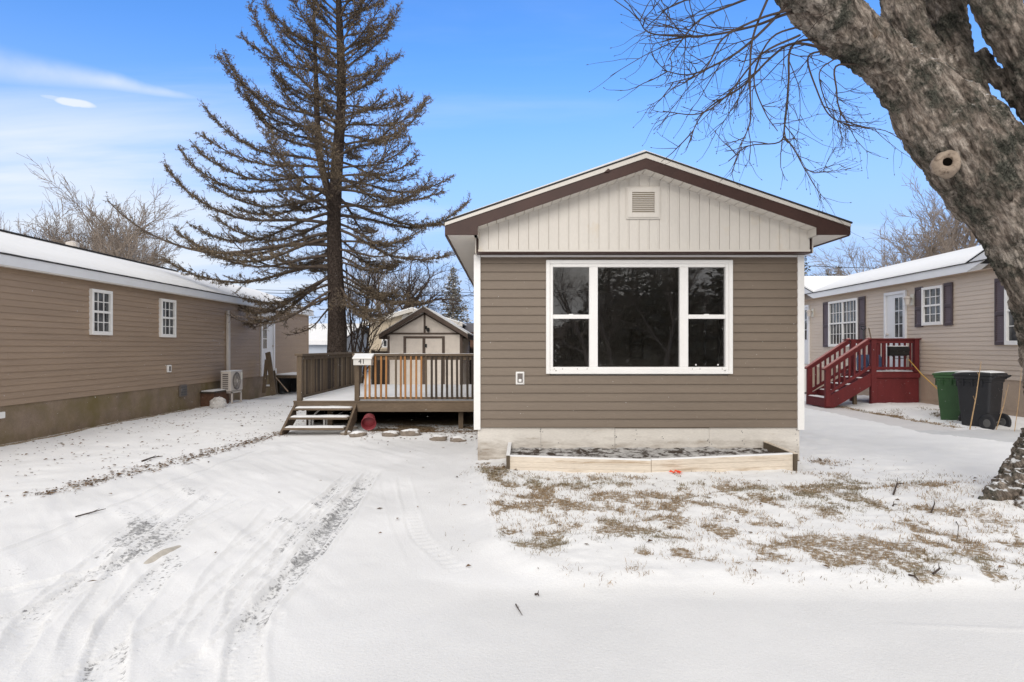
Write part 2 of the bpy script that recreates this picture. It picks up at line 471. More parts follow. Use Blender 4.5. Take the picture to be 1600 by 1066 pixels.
def bark_mat(name, dark, mid, pale, lichen, stretch_rot=(0, 0, 0), scale=(1, 1, 0.22), big=1.0, bump=0.9, snow=True, lich=(0.5, 0.58), orange=None):
    m, nt, b = nmat(name)
    tc = node(nt, 'ShaderNodeTexCoord')
    mp0 = node(nt, 'ShaderNodeMapping'); mp0.inputs['Rotation'].default_value = stretch_rot
    nt.links.new(tc.outputs['Object'], mp0.inputs[0])
    mp = node(nt, 'ShaderNodeMapping'); mp.inputs['Scale'].default_value = scale
    nt.links.new(mp0.outputs[0], mp.inputs[0])
    n1 = node(nt, 'ShaderNodeTexNoise', Scale=16.0 * big, Detail=8.0, Roughness=0.68, Distortion=0.6); nt.links.new(mp.outputs[0], n1.inputs[0])
    c = ramp(nt, [(0.32, dark), (0.5, mid), (0.7, pale)], n1.outputs[0]).outputs[0]
    n2 = node(nt, 'ShaderNodeTexNoise', Scale=3.6 * big, Detail=9.0, Roughness=0.72); nt.links.new(tc.outputs['Object'], n2.inputs[0])
    f = ramp(nt, [(lich[0], 0.0), (lich[1], 1.0)], n2.outputs[0])
    nl = node(nt, 'ShaderNodeTexNoise', Scale=60.0, Detail=3.0); nt.links.new(tc.outputs['Object'], nl.inputs[0])
    lc = ramp(nt, [(0.35, tuple(x * 0.55 for x in lichen)), (0.68, tuple(x * 1.7 for x in lichen))], nl.outputs[0])
    c = mixc(nt, f.outputs[0], c, lc.outputs[0])
    n4 = node(nt, 'ShaderNodeTexNoise', Scale=2.9 * big, Detail=8.0, Roughness=0.7); n4.noise_dimensions = '4D'; n4.inputs['W'].default_value = 3.3
    nt.links.new(tc.outputs['Object'], n4.inputs[0])
    f4 = ramp(nt, [(0.57, 0.0), (0.63, 0.8)], n4.outputs[0])
    c = mixc(nt, f4.outputs[0], c, pale)
    if orange:
        n5 = node(nt, 'ShaderNodeTexNoise', Scale=1.7, Detail=6.0); n5.noise_dimensions = '4D'; n5.inputs['W'].default_value = 7.7
        nt.links.new(tc.outputs['Object'], n5.inputs[0])
        f5 = ramp(nt, [(0.64, 0.0), (0.72, 0.55)], n5.outputs[0])
        c = mixc(nt, f5.outputs[0], c, orange)
    nf = node(nt, 'ShaderNodeTexNoise', Scale=42.0 * big, Detail=6.0, Roughness=0.75); nt.links.new(mp.outputs[0], nf.inputs[0])
    ff = ramp(nt, [(0.34, 0.35), (0.5, 1.0), (0.66, 1.55)], nf.outputs[0]); c = mixc(nt, 1.0, c, ff.outputs[0], 'MULTIPLY')
    hgt = n1.outputs[0]
    if snow:
        geo = node(nt, 'ShaderNodeNewGeometry'); sx = node(nt, 'ShaderNodeSeparateXYZ'); nt.links.new(geo.outputs['Normal'], sx.inputs[0])
        n3 = node(nt, 'ShaderNodeTexNoise', Scale=14.0, Detail=8.0, Roughness=0.75); nt.links.new(tc.outputs['Object'], n3.inputs[0])
        mu = node(nt, 'ShaderNodeMath', operation='MULTIPLY'); nt.links.new(sx.outputs[2], mu.inputs[0]); nt.links.new(n3.outputs[0], mu.inputs[1])
        f3 = ramp(nt, [(0.36, 0.0), (0.44, 1.0)], mu.outputs[0])
        c = mixc(nt, f3.outputs[0], c, (0.82, 0.83, 0.85))
    nt.links.new(c, b.inputs['Base Color'])
    b.inputs['Roughness'].default_value = 0.95; b.inputs['Specular IOR Level'].default_value = 0.15
    bp = node(nt, 'ShaderNodeBump', Strength=bump, Distance=0.06); nt.links.new(hgt, bp.inputs['Height'])
    n6 = node(nt, 'ShaderNodeTexNoise', Scale=90.0, Detail=4.0); nt.links.new(tc.outputs['Object'], n6.inputs[0])
    bp2 = node(nt, 'ShaderNodeBump', Strength=0.5, Distance=0.006); nt.links.new(n6.outputs[0], bp2.inputs['Height']); nt.links.new(bp.outputs[0], bp2.inputs['Normal'])
    nt.links.new(bp2.outputs[0], b.inputs['Normal'])
    return m


M['cavity_shade'] = surf('painted_cavity_shade', (0.006, 0.005, 0.004), 1.0, spec=0.0)
M['maple_bark'] = bark_mat('lichened_maple_bark', (0.038, 0.030, 0.024), (0.24, 0.198, 0.165), (0.47, 0.415, 0.36), (0.060, 0.060, 0.049), (0, R(31), 0), (1, 1, 0.2), lich=(0.44, 0.60), orange=(0.24, 0.145, 0.075))
M['knot'] = surf('callus_wood', (0.34, 0.27, 0.21), 0.85, 0.25, 14, bump=0.6, bscale=45, stain=(0.12, 0.085, 0.06), stain_scale=12, stain_amt=(0.52, 0.66))
M['spruce_bark'] = bark_mat('dark_spruce_bark', (0.022, 0.017, 0.014), (0.058, 0.044, 0.037), (0.11, 0.088, 0.076), (0.05, 0.045, 0.035), (0, 0, 0), (1, 1, 0.6), 1.6, 1.0, False, (0.66, 0.76))
M['spruce_branch'] = surf('spruce_branch_bark', (0.105, 0.080, 0.063), 0.95, 0.3, 6)


def tint_mat(name, rough=0.9):
    m, nt, b = nmat(name)
    at = node(nt, 'ShaderNodeAttribute', attribute_name='tint')
    nt.links.new(at.outputs['Color'], b.inputs['Base Color'])
    b.inputs['Roughness'].default_value = rough; b.inputs['Specular IOR Level'].default_value = 0.15
    return m


M['tinted'] = tint_mat('dry_needles_and_grass')

# ------------------------------------------------------------------ ground
def resample(pts, step=0.06):
    pts = np.asarray(pts, float)
    # Catmull-Rom through the points
    out = []
    p = np.vstack([2 * pts[0] - pts[1], pts, 2 * pts[-1] - pts[-2]])
    for i in range(1, len(p) - 2):
        t = np.linspace(0, 1, max(4, int(np.linalg.norm(p[i + 1] - p[i]) / step)), endpoint=False)[:, None]
        out.append(0.5 * (2 * p[i] + (p[i + 1] - p[i - 1]) * t + (2 * p[i - 1] - 5 * p[i] + 4 * p[i + 1] - p[i + 2]) * t ** 2 + (3 * p[i] - p[i - 1] - 3 * p[i + 1] + p[i + 2]) * t ** 3))
    out.append(pts[-1:])
    return np.concatenate(out)


TRACKS = []          # (polyline, width, depth, bareness, tread)
for px, w, dep, bare, tread in [
    ([(583, 735), (545, 790), (500, 850), (452, 905), (405, 950), (385, 1000), (380, 1066), (378, 1140)], 0.20, 0.011, 0.34, 1),
    ([(320, 848), (262, 885), (216, 930), (178, 980), (160, 1066), (150, 1140)], 0.20, 0.011, 0.36, 1),
    ([(410, 862), (370, 890), (310, 945), (220, 1005), (110, 1066), (20, 1120)], 0.19, 0.009, 0.30, 1),
    ([(345, 765), (250, 838), (160, 893), (70, 945), (-20, 985), (-120, 1030)], 0.20, 0.010, 0.33, 1),
    ([(560, 770), (520, 812), (450, 900), (380, 985), (290, 1052), (230, 1100)], 0.19, 0.010, 0.28, 1),
    ([(395, 775), (330, 810), (210, 868), (90, 905), (-10, 930), (-120, 960)], 0.18, 0.008, 0.22, 1),
    ([(420, 700), (300, 745), (190, 790), (90, 830), (0, 868), (-100, 905)], 0.16, 0.007, 0.16, 0),
    ([(470, 790), (400, 838), (340, 880)], 0.17, 0.007, 0.24, 1),
    ([(628, 742), (640, 790), (655, 835), (690, 868), (735, 905)], 0.16, 0.005, 0.04, 2),
    ([(600, 742), (618, 800), (640, 850), (660, 890)], 0.16, 0.002, 0.0, 0),
]:
    TRACKS.append((resample([G(*p) for p in px]), w, dep, bare, tread))


_tr = random.Random(17)
for k in range(8):
    x0 = _tr.uniform(230, 620); y0 = _tr.uniform(735, 800); sl = _tr.uniform(0.75, 1.7)
    pts_ = []
    for q in range(6):
        yy_ = y0 + q * _tr.uniform(48, 62); pts_.append((x0 - (yy_ - y0) * (1.0 / sl) * (1.25 - 0.10 * q) * 1.3 + _tr.uniform(-6, 6), yy_))
    TRACKS.append((resample([G(*p) for p in pts_]), _tr.uniform(0.13, 0.20), _tr.uniform(0.004, 0.009), _tr.uniform(0.06, 0.16), _tr.choice((0, 1, 1))))


def road_edge(x):
    return 4.12 + 0.10 * (fbm(np.asarray(x) * 0.8, 0 * np.asarray(x) + 3, 5, 3) - 0.5) + sstep(0.0, -1.0, x) * (0.10 + 0.9 * (fbm(np.asarray(x) * 0.9, 0 * np.asarray(x) + 1, 6, 4) - 0.5))


def drive_right(y):
    b = np.interp(y, [3.9, 4.11, 4.47, 5.05, 6.8, 7.2, 8.5, 8.66, 30], [0.9, 0.46, 0.17, -0.11, -0.25, -0.30, -0.44, -0.5, -0.5])
    return b + 0.12 * (fbm(np.asarray(y) * 2.2, 0 * np.asarray(y) + 8, 9, 3) - 0.5)


def drive_left(y):
    return np.interp(y, [3.5, 4.3, 6.0, 7.67, 8.76, 11.3, 12], [-6.4, -5.6, -4.85, -4.54, -4.3, -3.95, -3.9])


def base_h(x, y):
    x = np.asarray(x, float); y = np.asarray(y, float)
    h = 0.05 * (fbm(x * 0.45, y * 0.45, 3, 3) - 0.5) + 0.022 * (fbm(x * 2.1, y * 2.1, 4, 3) - 0.5)
    lawn = sstep(-0.25, 0.25, x - drive_right(np.clip(y, 3.9, 30))) * sstep(-0.1, 0.25, y - road_edge(x))
    h = h + lawn * (0.035 + 0.045 * (fbm(x * 5, y * 6, 21, 4) - 0.5))
    left = sstep(0.2, -0.4, x - drive_left(np.clip(y, 3.5, 12)))
    h = h + left * (0.02 + 0.035 * (fbm(x * 4, y * 4, 23, 4) - 0.5))
    h = h + 0.13 * sstep(8.35, 9.3, x) * sstep(11.7, 12.6, y)
    h = h + 0.11 * np.exp(-(((x - 4.9) / 1.0) ** 2 + ((y - 6.3) / 0.9) ** 2))
    h = h - 0.03 * sstep(0.1, -0.15, y - road_edge(x)) * sstep(-0.6, 0.3, x)
    # shallow dip under the deck and a low bank of rubble in front of it
    h = h + 0.05 * np.exp(-((y - 11.15) / 0.45) ** 2) * sstep(-2.9, -2.4, x) * sstep(-0.3, -0.6, x)
    h = h + 0.035 * np.exp(-((x - drive_right(np.clip(y, 3.9, 30)) - 0.02) / 0.16) ** 2) * sstep(3.9, 4.6, y) * sstep(8.4, 7.6, y)
    return h


def gz(x, y):
    return float(base_h(np.array([x]), np.array([y]))[0])


def grass_density(x, y):
    x = np.asarray(x, float); y = np.asarray(y, float)
    n = fbm(x * 2.3 + 2.2, y * 1.9, 31, 4) + 0.30 * (fbm(x * 8, y * 6.5, 35, 3) - 0.5)
    xr = drive_right(np.clip(y, 3.9, 30))
    m = sstep(-0.02, 0.12, x - xr) * sstep(4.05, 4.2, y)
    nearhouse = 1 - sstep(7.25, 7.9, y) * sstep(-0.2, 0.1, x)
    right = 1 - 0.85 * sstep(3.9, 5.2, x)
    thr = 0.350 + 0.12 * sstep(4.9, 4.25, y) + 0.06 * sstep(6.7, 7.4, y) + 0.10 * sstep(3.3, 4.6, x) - 0.09 * sstep(0.7, 0.1, x - xr) * sstep(4.6, 5.2, y)
    brk = sstep(0.34, 0.58, fbm(x * 7.0, y * 5.5, 37, 4))
    d = sstep(thr - 0.07, thr + 0.17, n) * m * nearhouse * right * (0.22 + 0.78 * brk)
    edge = np.exp(-((y - 4.24) / 0.07) ** 2) * sstep(0.45, 0.62, fbm(x * 3, y * 3 + 9, 44, 3)) * sstep(1.2, 2.0, x) * sstep(4.6, 3.6, x)
    back = np.exp(-((y - 6.95 + 0.10 * (x - 3)) / 0.22) ** 2) * sstep(2.6, 3.2, x) * sstep(4.9, 4.4, x) * 0.9 * sstep(0.4, 0.55, fbm(x * 4, y * 4, 45, 3))
    corner = np.exp(-(((x + 0.12) / 0.22) ** 2 + ((y - 7.9) / 0.3) ** 2)) * 0.9
    cornr = np.exp(-(((x - 4.15) / 0.25) ** 2 + ((y - 8.5) / 0.2) ** 2)) * 0.8
    bins = np.exp(-(((x - 8.9) / 0.7) ** 2 + ((y - 13.6) / 0.9) ** 2)) * sstep(0.4, 0.6, fbm(x * 2.4, y * 1.5, 48, 3)) * 0.9
    strip = np.exp(-((x - 8.42) / 0.10) ** 2) * sstep(11.8, 12.2, y) * sstep(17, 16, y) * 0.8
    return np.clip(d + 0.9 * edge + back + corner + cornr + bins + strip, 0, 1)


XS = np.concatenate([np.arange(-11, -5.0, .055), np.arange(-5.0, -0.6, .0145), np.arange(-0.6, 5.6, .022), np.arange(5.6, 14.01, .06)])
ys = [2.0]
while ys[-1] < 19.5: ys.append(ys[-1] * 1.0057)
YS = np.array(ys)
GX, GY = np.meshgrid(XS, YS)
X = GX.ravel(); Y = GY.ravel()
Z = base_h(X, Y)
bare = np.full(len(X), -0.10)
zone = np.zeros(len(X), int)      # 0 lawn 1 road 2 driveway 3 path 4 asphalt
xr_ = drive_right(np.clip(Y, 3.9, 30)); xl_ = drive_left(np.clip(Y, 3.5, 12)); re_ = road_edge(X)
zone[(Y < 10.6) & (X > xl_) & (X < xr_)] = 2
zone[Y < re_] = 1
pathx = 7.42 + 0.06 * (fbm(Y * 1.3, Y * 0, 61, 2) - 0.5)
zone[(X > pathx) & (X < 8.33) & (Y > 11.6) & (Y < 19)] = 3
acur = 9.35 + 1.75 * sstep(8.6, 7.35, X) + 0.12 * (fbm(X * 1.5, Y * 0, 62, 3) - 0.5)
zone[(Y > acur) & (Y < 11.65 + 0.05 * np.sin(X * 3)) & (X > 7.35)] = 4
# grass on the lawn
gd = grass_density(X, Y)
bare = np.where(zone == 0, np.maximum(bare, -0.12 + 0.70 * gd), bare)
# road: faint thin patches
bare = np.where(zone == 1, -0.12 + 0.16 * sstep(0.5, 0.75, fbm(X * 0.9, Y * 0.9, 71, 4)), bare)
ridge = np.exp(-((Y - 3.60 - 0.04 * np.sin(X * 1.2) + 0.03 * (X - 3)) / 0.018) ** 2) * sstep(2.0, 2.6, X)
Z = Z + 0.008 * ridge; bare = bare + 0.25 * np.exp(-((Y - 3.635 - 0.04 * np.sin(X * 1.2) + 0.03 * (X - 3)) / 0.014) ** 2) * sstep(2.3, 2.9, X) * (zone == 1)
# yard left of the driveway: dirt line and scattered debris, rubble bank by the deck
dl = np.exp(-((X - xl_ + 0.10) / 0.14) ** 2) * sstep(5.9, 6.8, Y) * sstep(12.0, 11.0, Y)
spk = fbm(X * 3.2, Y * 2.2, 81, 4)
bare = bare + (dl * 0.55 * sstep(0.40, 0.62, spk) + 0.22 * sstep(-0.1, -1.2, X - xl_) * sstep(0.58, 0.72, spk) * sstep(-7.9, -7.0, X)) * (zone != 1)
rb = np.exp(-((Y - 11.95) / 0.85) ** 2) * sstep(-2.7, -2.3, X) * sstep(0, -0.4, X)
bare = bare + rb * (0.42 + 0.75 * sstep(0.38, 0.6, fbm(X * 2.6, Y * 3.4, 84, 4)))
# no snow under the deck
ud = sstep(12.3, 13.8, Y) * sstep(-3.95, -3.75, X) * sstep(-0.3, -0.5, X) * sstep(18, 17.2, Y)
bare = bare + ud * 1.3
# dark strip at the foot of the left house
bare = bare + 0.9 * np.exp(-((X + 7.85) / 0.10) ** 2)
bare = bare + 0.22 * (zone == 4) * fbm(X * 2, Y * 2, 87, 4) + 0.20 * (zone == 3)
bare = bare + 0.75 * np.exp(-((Y - acur) / 0.04) ** 2) * (X > 7.5) * sstep(0.45, 0.6, fbm(X * 4, Y * 4, 88, 3))
# broad drift texture on the driveway following the tracks
dirn = (fbm((X * 0.75 + Y * 0.66) * 5.5, (Y * 0.75 - X * 0.66) * 0.9, 90, 4) - 0.5)
left_d = (zone == 2) | ((zone == 1) & (X < -0.9))
Z = Z + 0.040 * dirn * left_d * sstep(-0.8, -1.6, X)
bare = bare + 0.40 * sstep(0.06, 0.22, dirn) * left_d * sstep(-0.9, -2.0, X) * sstep(9.5, 8.0, Y) * sstep(3.3, 4.4, Y) * sstep(0.42, 0.62, fbm(X * 1.4, Y * 1.4, 99, 3))
# tyre tracks
for poly, w, dep, br, tread in TRACKS:
    lo = poly.min(0) - 0.5; hi = poly.max(0) + 0.5
    idx = np.where((X > lo[0]) & (X < hi[0]) & (Y > lo[1]) & (Y < hi[1]))[0]
    if not len(idx): continue
    px_, py_ = X[idx], Y[idx]
    best = np.full(len(idx), 9.0); sgn = np.zeros(len(idx)); sal = np.zeros(len(idx))
    s = 0
    for a, b in zip(poly[:-1], poly[1:]):
        d = b - a; L = np.hypot(*d)
        if L < 1e-6: continue
        t = np.clip(((px_ - a[0]) * d[0] + (py_ - a[1]) * d[1]) / L ** 2, 0, 1)
        qx = px_ - a[0] - t * d[0]; qy = py_ - a[1] - t * d[1]
        dist = np.hypot(qx, qy)
        k = dist < best
        best[k] = dist[k]; sal[k] = s + t[k] * L; sgn[k] = np.sign(d[0] * qy[k] - d[1] * qx[k])
        s += L
    wig = 1 + 0.12 * (fbm(sal * 5, sal * 0, 92, 3) - 0.5)
    w = w * 0.88; u = best / (w / 2 * wig)
    fade = sstep(0, 0.5, sal) * sstep(0, 0.4, s - sal)
    patch = 0.5 + 0.5 * sstep(0.35, 0.6, fbm(px_ * 1.6, py_ * 1.6, 94, 3))
    ins = sstep(1.08, 0.88, u)
    lip = np.exp(-((u - 1.22) / 0.16) ** 2)
    Z[idx] += fade * (-1.7 * dep * ins + 1.0 * dep * lip)
    if tread == 1:
        rib = np.exp(-((u - 0.30) / 0.10) ** 2) + np.exp(-((u - 0.66) / 0.10) ** 2)
        blk = 0.5 + 0.5 * np.sign(np.sin(2 * pi * (sal / 0.052 + 0.3 * sgn * u)))
        Z[idx] += fade * ins * (0.006 * blk * (u > 0.45) + 0.004 * rib)
        edge = np.exp(-((u - 0.95) / 0.10) ** 2) * (0.35 + 0.65 * blk)
        bare[idx] += fade * patch * (br * 2.2 * edge + br * 1.35 * ins * (1 - 0.70 * blk) * (0.25 + 0.75 * sstep(3.5, 5.0, py_)) + 0.36 * ins * rib)
        # worn through to the grey asphalt in places
        worn = sstep(0.46, 0.62, fbm(px_ * 2.4, py_ * 1.7, 97, 3)) * sstep(4.3, 4.8, py_) * sstep(7.2, 5.8, py_)
        bare[idx] += fade * ins * 0.13 * worn * (1 - 0.5 * blk)
    elif tread == 2:
        blk = 0.5 + 0.5 * np.sin(2 * pi * sal / 0.10)
        Z[idx] += fade * ins * 0.008 * blk
        bare[idx] += fade * br * lip * blk
trk = (zone == 2) | (zone == 1); lim = 0.44 + 0.16 * sstep(0.45, 0.65, fbm(X * 7, Y * 7, 121, 3))
bare = np.where(trk, np.minimum(bare, lim), bare)
ny, nx = GX.shape
qi = np.arange((ny - 1) * (nx - 1)); r_ = qi // (nx - 1); c_ = qi % (nx - 1)
Q = np.stack([r_ * nx + c_, r_ * nx + c_ + 1, (r_ + 1) * nx + c_ + 1, (r_ + 1) * nx + c_], 1)
# smooth the outer rim down to the big ground sheet
rim = sstep(-11, -10.2, X) * sstep(14, 13.2, X) * sstep(2.0, 2.25, Y) * sstep(19.5, 18.6, Y)
Z = Z * rim + (-0.055) * (1 - rim)
fz = zone[Q[:, 0]]


thin = sstep(0.10, -0.05, Y - re_) * (0.55 + 0.75 * fbm(X * 0.8, Y * 1.2, 111, 4)) * (0.25 + 0.75 * sstep(-1.6, 0.2, X))
thin = np.maximum(thin, 0.5 * sstep(0.40, 0.65, fbm(X * 1.1 + 4, Y * 1.1, 113, 4)) * (zone == 2)).clip(0, 1)


def submesh(name, mask, mat, label=None):
    q = Q[mask]
    used, inv = np.unique(q.ravel(), return_inverse=True)
    q = inv.reshape(-1, 4)
    me = bpy.data.meshes.new(name)
    me.vertices.add(len(used)); me.vertices.foreach_set('co', np.stack([X[used], Y[used], Z[used]], 1).ravel())
    me.loops.add(len(q) * 4); me.loops.foreach_set('vertex_index', q.ravel().astype(np.int32))
    me.polygons.add(len(q)); me.polygons.foreach_set('loop_start', np.arange(0, len(q) * 4, 4, dtype=np.int32))
    me.polygons.foreach_set('use_smooth', np.ones(len(q), bool))
    me.update(calc_edges=True); me.validate()
    at = me.attributes.new('bare', 'FLOAT', 'POINT'); at.data.foreach_set('value', bare[used].astype(np.float32))
    at = me.attributes.new('thin', 'FLOAT', 'POINT'); at.data.foreach_set('value', thin[used].astype(np.float32))
    me.materials.append(mat)
    o = bpy.data.objects.new(name, me); COL.objects.link(o)
    o['kind'] = 'structure'
    return o


submesh('lawn', fz == 0, M['g_lawn'])
submesh('road', fz == 1, M['g_road'])
submesh('driveway', fz == 2, M['g_drive'])
submesh('path', fz == 3, M['g_path'])
submesh('neighbour_driveway', fz == 4, M['g_asphalt'])
mb = MB(); mb.add([(-700, -700, -0.06), (700, -700, -0.06), (700, 900, -0.06), (-700, 900, -0.06)], [(0, 1, 2, 3)])
tag(mb.build('ground', M['snow']), kind='structure')


def flake_mesh(name, mat, pts, size, flat=0.35, mn=0.5, colr=None):
    """many little bent leaf shapes lying on the snow"""
    m = MB(); cols = []
    for (x, y) in pts:
        z = gz(x, y) + 0.008
        a = random.uniform(0, 2 * pi); s = size * random.uniform(mn, 1.6)
        w = s * random.uniform(0.25, 0.6)
        dx, dy = cos(a), sin(a)
        lift = random.uniform(0.0, 0.5) * s * flat * 2
        m.add([(x - dx * s / 2, y - dy * s / 2, z), (x - dy * w / 2, y + dx * w / 2, z + lift), (x + dx * s / 2, y + dy * s / 2, z + 0.3 * lift), (x + dy * w / 2, y - dx * w / 2, z + 0.6 * lift)],
              [(0, 1, 2), (0, 2, 3)])
        if colr:
            c = colr(); cols += [c] * 4
    return m.build(name, mat, recalc=False, color=np.array(cols) if colr else None)


# grass blades coming through the snow
def build_grass():
    n = 760000
    gx = RNG.uniform(-0.6, 9.6, n); gy = RNG.uniform(4.05, 16.5, n)
    keep = (gy < 8.9) | (gx > 8.0)
    gx, gy = gx[keep], gy[keep]
    d = grass_density(gx, gy)
    clump = 0.30 + 0.70 * sstep(0.45, 0.62, fbm(gx * 11, gy * 11, 51, 3))
    k = RNG.random(len(gx)) < (d ** 1.2) * clump * 0.95 + 0.006 * (gx < 5.5) * (gy > 4.3) * (fbm(gx * 2, gy * 2, 58, 3) > 0.45)
    inpath = (gx > 7.38) & (gx < 8.33) & (gy > 9.3)
    k &= ~inpath & ~((gy > 8.2) & (gx < 4.05))
    gx, gy = gx[k], gy[k]
    m = len(gx)
    z = base_h(gx, gy) - 0.004
    hgt = RNG.uniform(0.010, 0.042, m) * (0.7 + 0.5 * vnoise(gx * 3, gy * 3, 8))
    a = RNG.uniform(0, 2 * pi, m); lean = RNG.uniform(0.3, 1.5, m) * hgt
    w = RNG.uniform(0.0012, 0.0027, m) * np.clip(gy / 6, 0.8, 2)
    ta = RNG.uniform(0, 2 * pi, m)
    bx, by = np.cos(ta) * w, np.sin(ta) * w
    V = np.empty((m, 5, 3))
    V[:, 0] = np.stack([gx - bx, gy - by, z], 1); V[:, 1] = np.stack([gx + bx, gy + by, z], 1)
    mx_, my_ = gx + np.cos(a) * lean * 0.4, gy + np.sin(a) * lean * 0.4
    V[:, 2] = np.stack([mx_ + bx * .8, my_ + by * .8, z + hgt * 0.7], 1); V[:, 3] = np.stack([mx_ - bx * .8, my_ - by * .8, z + hgt * 0.7], 1)
    V[:, 4] = np.stack([gx + np.cos(a) * lean, gy + np.sin(a) * lean, z + hgt * 0.95], 1)
    t = RNG.random(m)[:, None]; v = RNG.uniform(0.6, 1.25, m)[:, None]
    green = sstep(0.5, 0.7, fbm(gx * 0.9, gy * 1.4, 57, 3))[:, None]
    c = (np.array([[0.40, 0.29, 0.175]]) * (1 - t) + np.array([[0.25, 0.175, 0.105]]) * t) * (1 - green) + np.array([[0.24, 0.205, 0.13]]) * green
    c = c * v
    me = bpy.data.meshes.new('dry_grass')
    me.vertices.add(m * 5); me.vertices.foreach_set('co', V.ravel())
    o5 = (np.arange(m) * 5)[:, None]
    li = np.concatenate([o5 + np.array([[0, 1, 2, 3]]), o5 + np.array([[3, 2, 4]])], 1)
    me.loops.add(m * 7); me.loops.foreach_set('vertex_index', li.ravel().astype(np.int32))
    st = (np.arange(m) * 7)[:, None] + np.array([[0, 4]])
    me.polygons.add(m * 2); me.polygons.foreach_set('loop_start', st.ravel().astype(np.int32))
    me.update(calc_edges=True); me.validate()
    at = me.color_attributes.new('tint', 'FLOAT_COLOR', 'POINT')
    c4 = np.ones((m, 5, 4)); c4[:, :, :3] = c[:, None, :]
    at.data.foreach_set('color', c4.ravel())
    me.materials.append(M['tinted'])
    o = bpy.data.objects.new('dry_grass', me); COL.objects.link(o)
    tag(o, 'dry brown grass poking through the thin snow of the front lawn', 'grass', kind='stuff')


build_grass()

# dead leaves and crumbs of bark on the snow
pts = []
while len(pts) < 900:                                   # yard left of the driveway
    y = random.uniform(6.2, 18); x = random.uniform(-7.7, -3.9)
    if x > drive_left(np.array([min(y, 12)]))[0] + 0.1 and random.random() < 0.85: continue
    if fbm(np.array([x * 2.2]), np.array([y * 1.6]), 81, 3)[0] < random.uniform(0.30, 0.62): continue
    pts.append((x, y))
for k in range(900):                                    # along the dirt line
    y = random.uniform(6.6, 11.6); pts.append((drive_left(np.array([y]))[0] - 0.1 + random.gauss(0, 0.10), y))
for k in range(1100):                                    # rubble strip in front of the deck
    x = random.uniform(-2.5, -0.5)
    pts.append((x, random.gauss(11.7, 0.55) - 0.1 * (x > -1)))
for k in range(60): pts.append((random.gauss(-0.15, 0.2), random.gauss(7.95, 0.22)))
for k in range(90): pts.append((random.uniform(-0.2, 5.6), random.uniform(4.3, 8.0)))
for k in range(25): pts.append((random.uniform(-3.8, 0.0), random.uniform(4.2, 9.5)))
for k in range(40): pts.append((random.gauss(4.25, 0.2), random.gauss(8.45, 0.15)))
def lc():
    v = random.uniform(0.5, 1.3); a = random.random()
    return (0.17 * v, (0.10 + 0.02 * a) * v, (0.055 + 0.02 * a) * v)
tag(flake_mesh('leaf_litter', M['tinted'], pts, 0.042, colr=lc), 'scattered dead leaves and bark crumbs lying on the snow', 'leaf litter', kind='stuff')

# ------------------------------------------------------------------ house helpers (wall frames: u along, v up, w outward)
def siding(name, fn, u0, u1, v0, v1, n, mat, parent, depth=0.012, holes=(), seams=()):
    m = MB(fn); h = (v1 - v0) / n
    for k in range(n):
        a = v0 + k * h; b = a + h
        cuts = [(h0, h1) for (h0, h1, z0, z1) in holes if a < z1 and b > z0]
        xs = [u0]
        for h0, h1 in sorted(cuts): xs += [h0, h1]
        xs.append(u1)
        for i in range(0, len(xs), 2):
            s, e = xs[i], xs[i + 1]
            if e - s < 0.01: continue
            # split at panel seams, each panel's end lapping a hair proud of the next
            ends = [s] + [q for q in seams(k) if s + 0.1 < q < e - 0.1] + [e] if seams else [s, e]
            for j in range(len(ends) - 1):
                p, q = ends[j], ends[j + 1]
                o = 0.0014 * (j % 2)
                prof = [(0.0, a), (depth + o, a), (depth + o, a + 0.012), (0.6 * depth + o, a + 0.55 * h), (0.0015 + o, b)]
                m.add([(p, v, w) for w, v in prof] + [(q, v, w) for w, v in prof],
                      [(0, 1, 6, 5), (1, 2, 7, 6), (2, 3, 8, 7), (3, 4, 9, 8), (0, 5, 9, 4), (0, 4, 3, 2, 1), (5, 6, 7, 8, 9)])
    return m.build(name, mat, parent)


def fbox(fn, *b):
    m = MB(fn); m.box(*b); return m


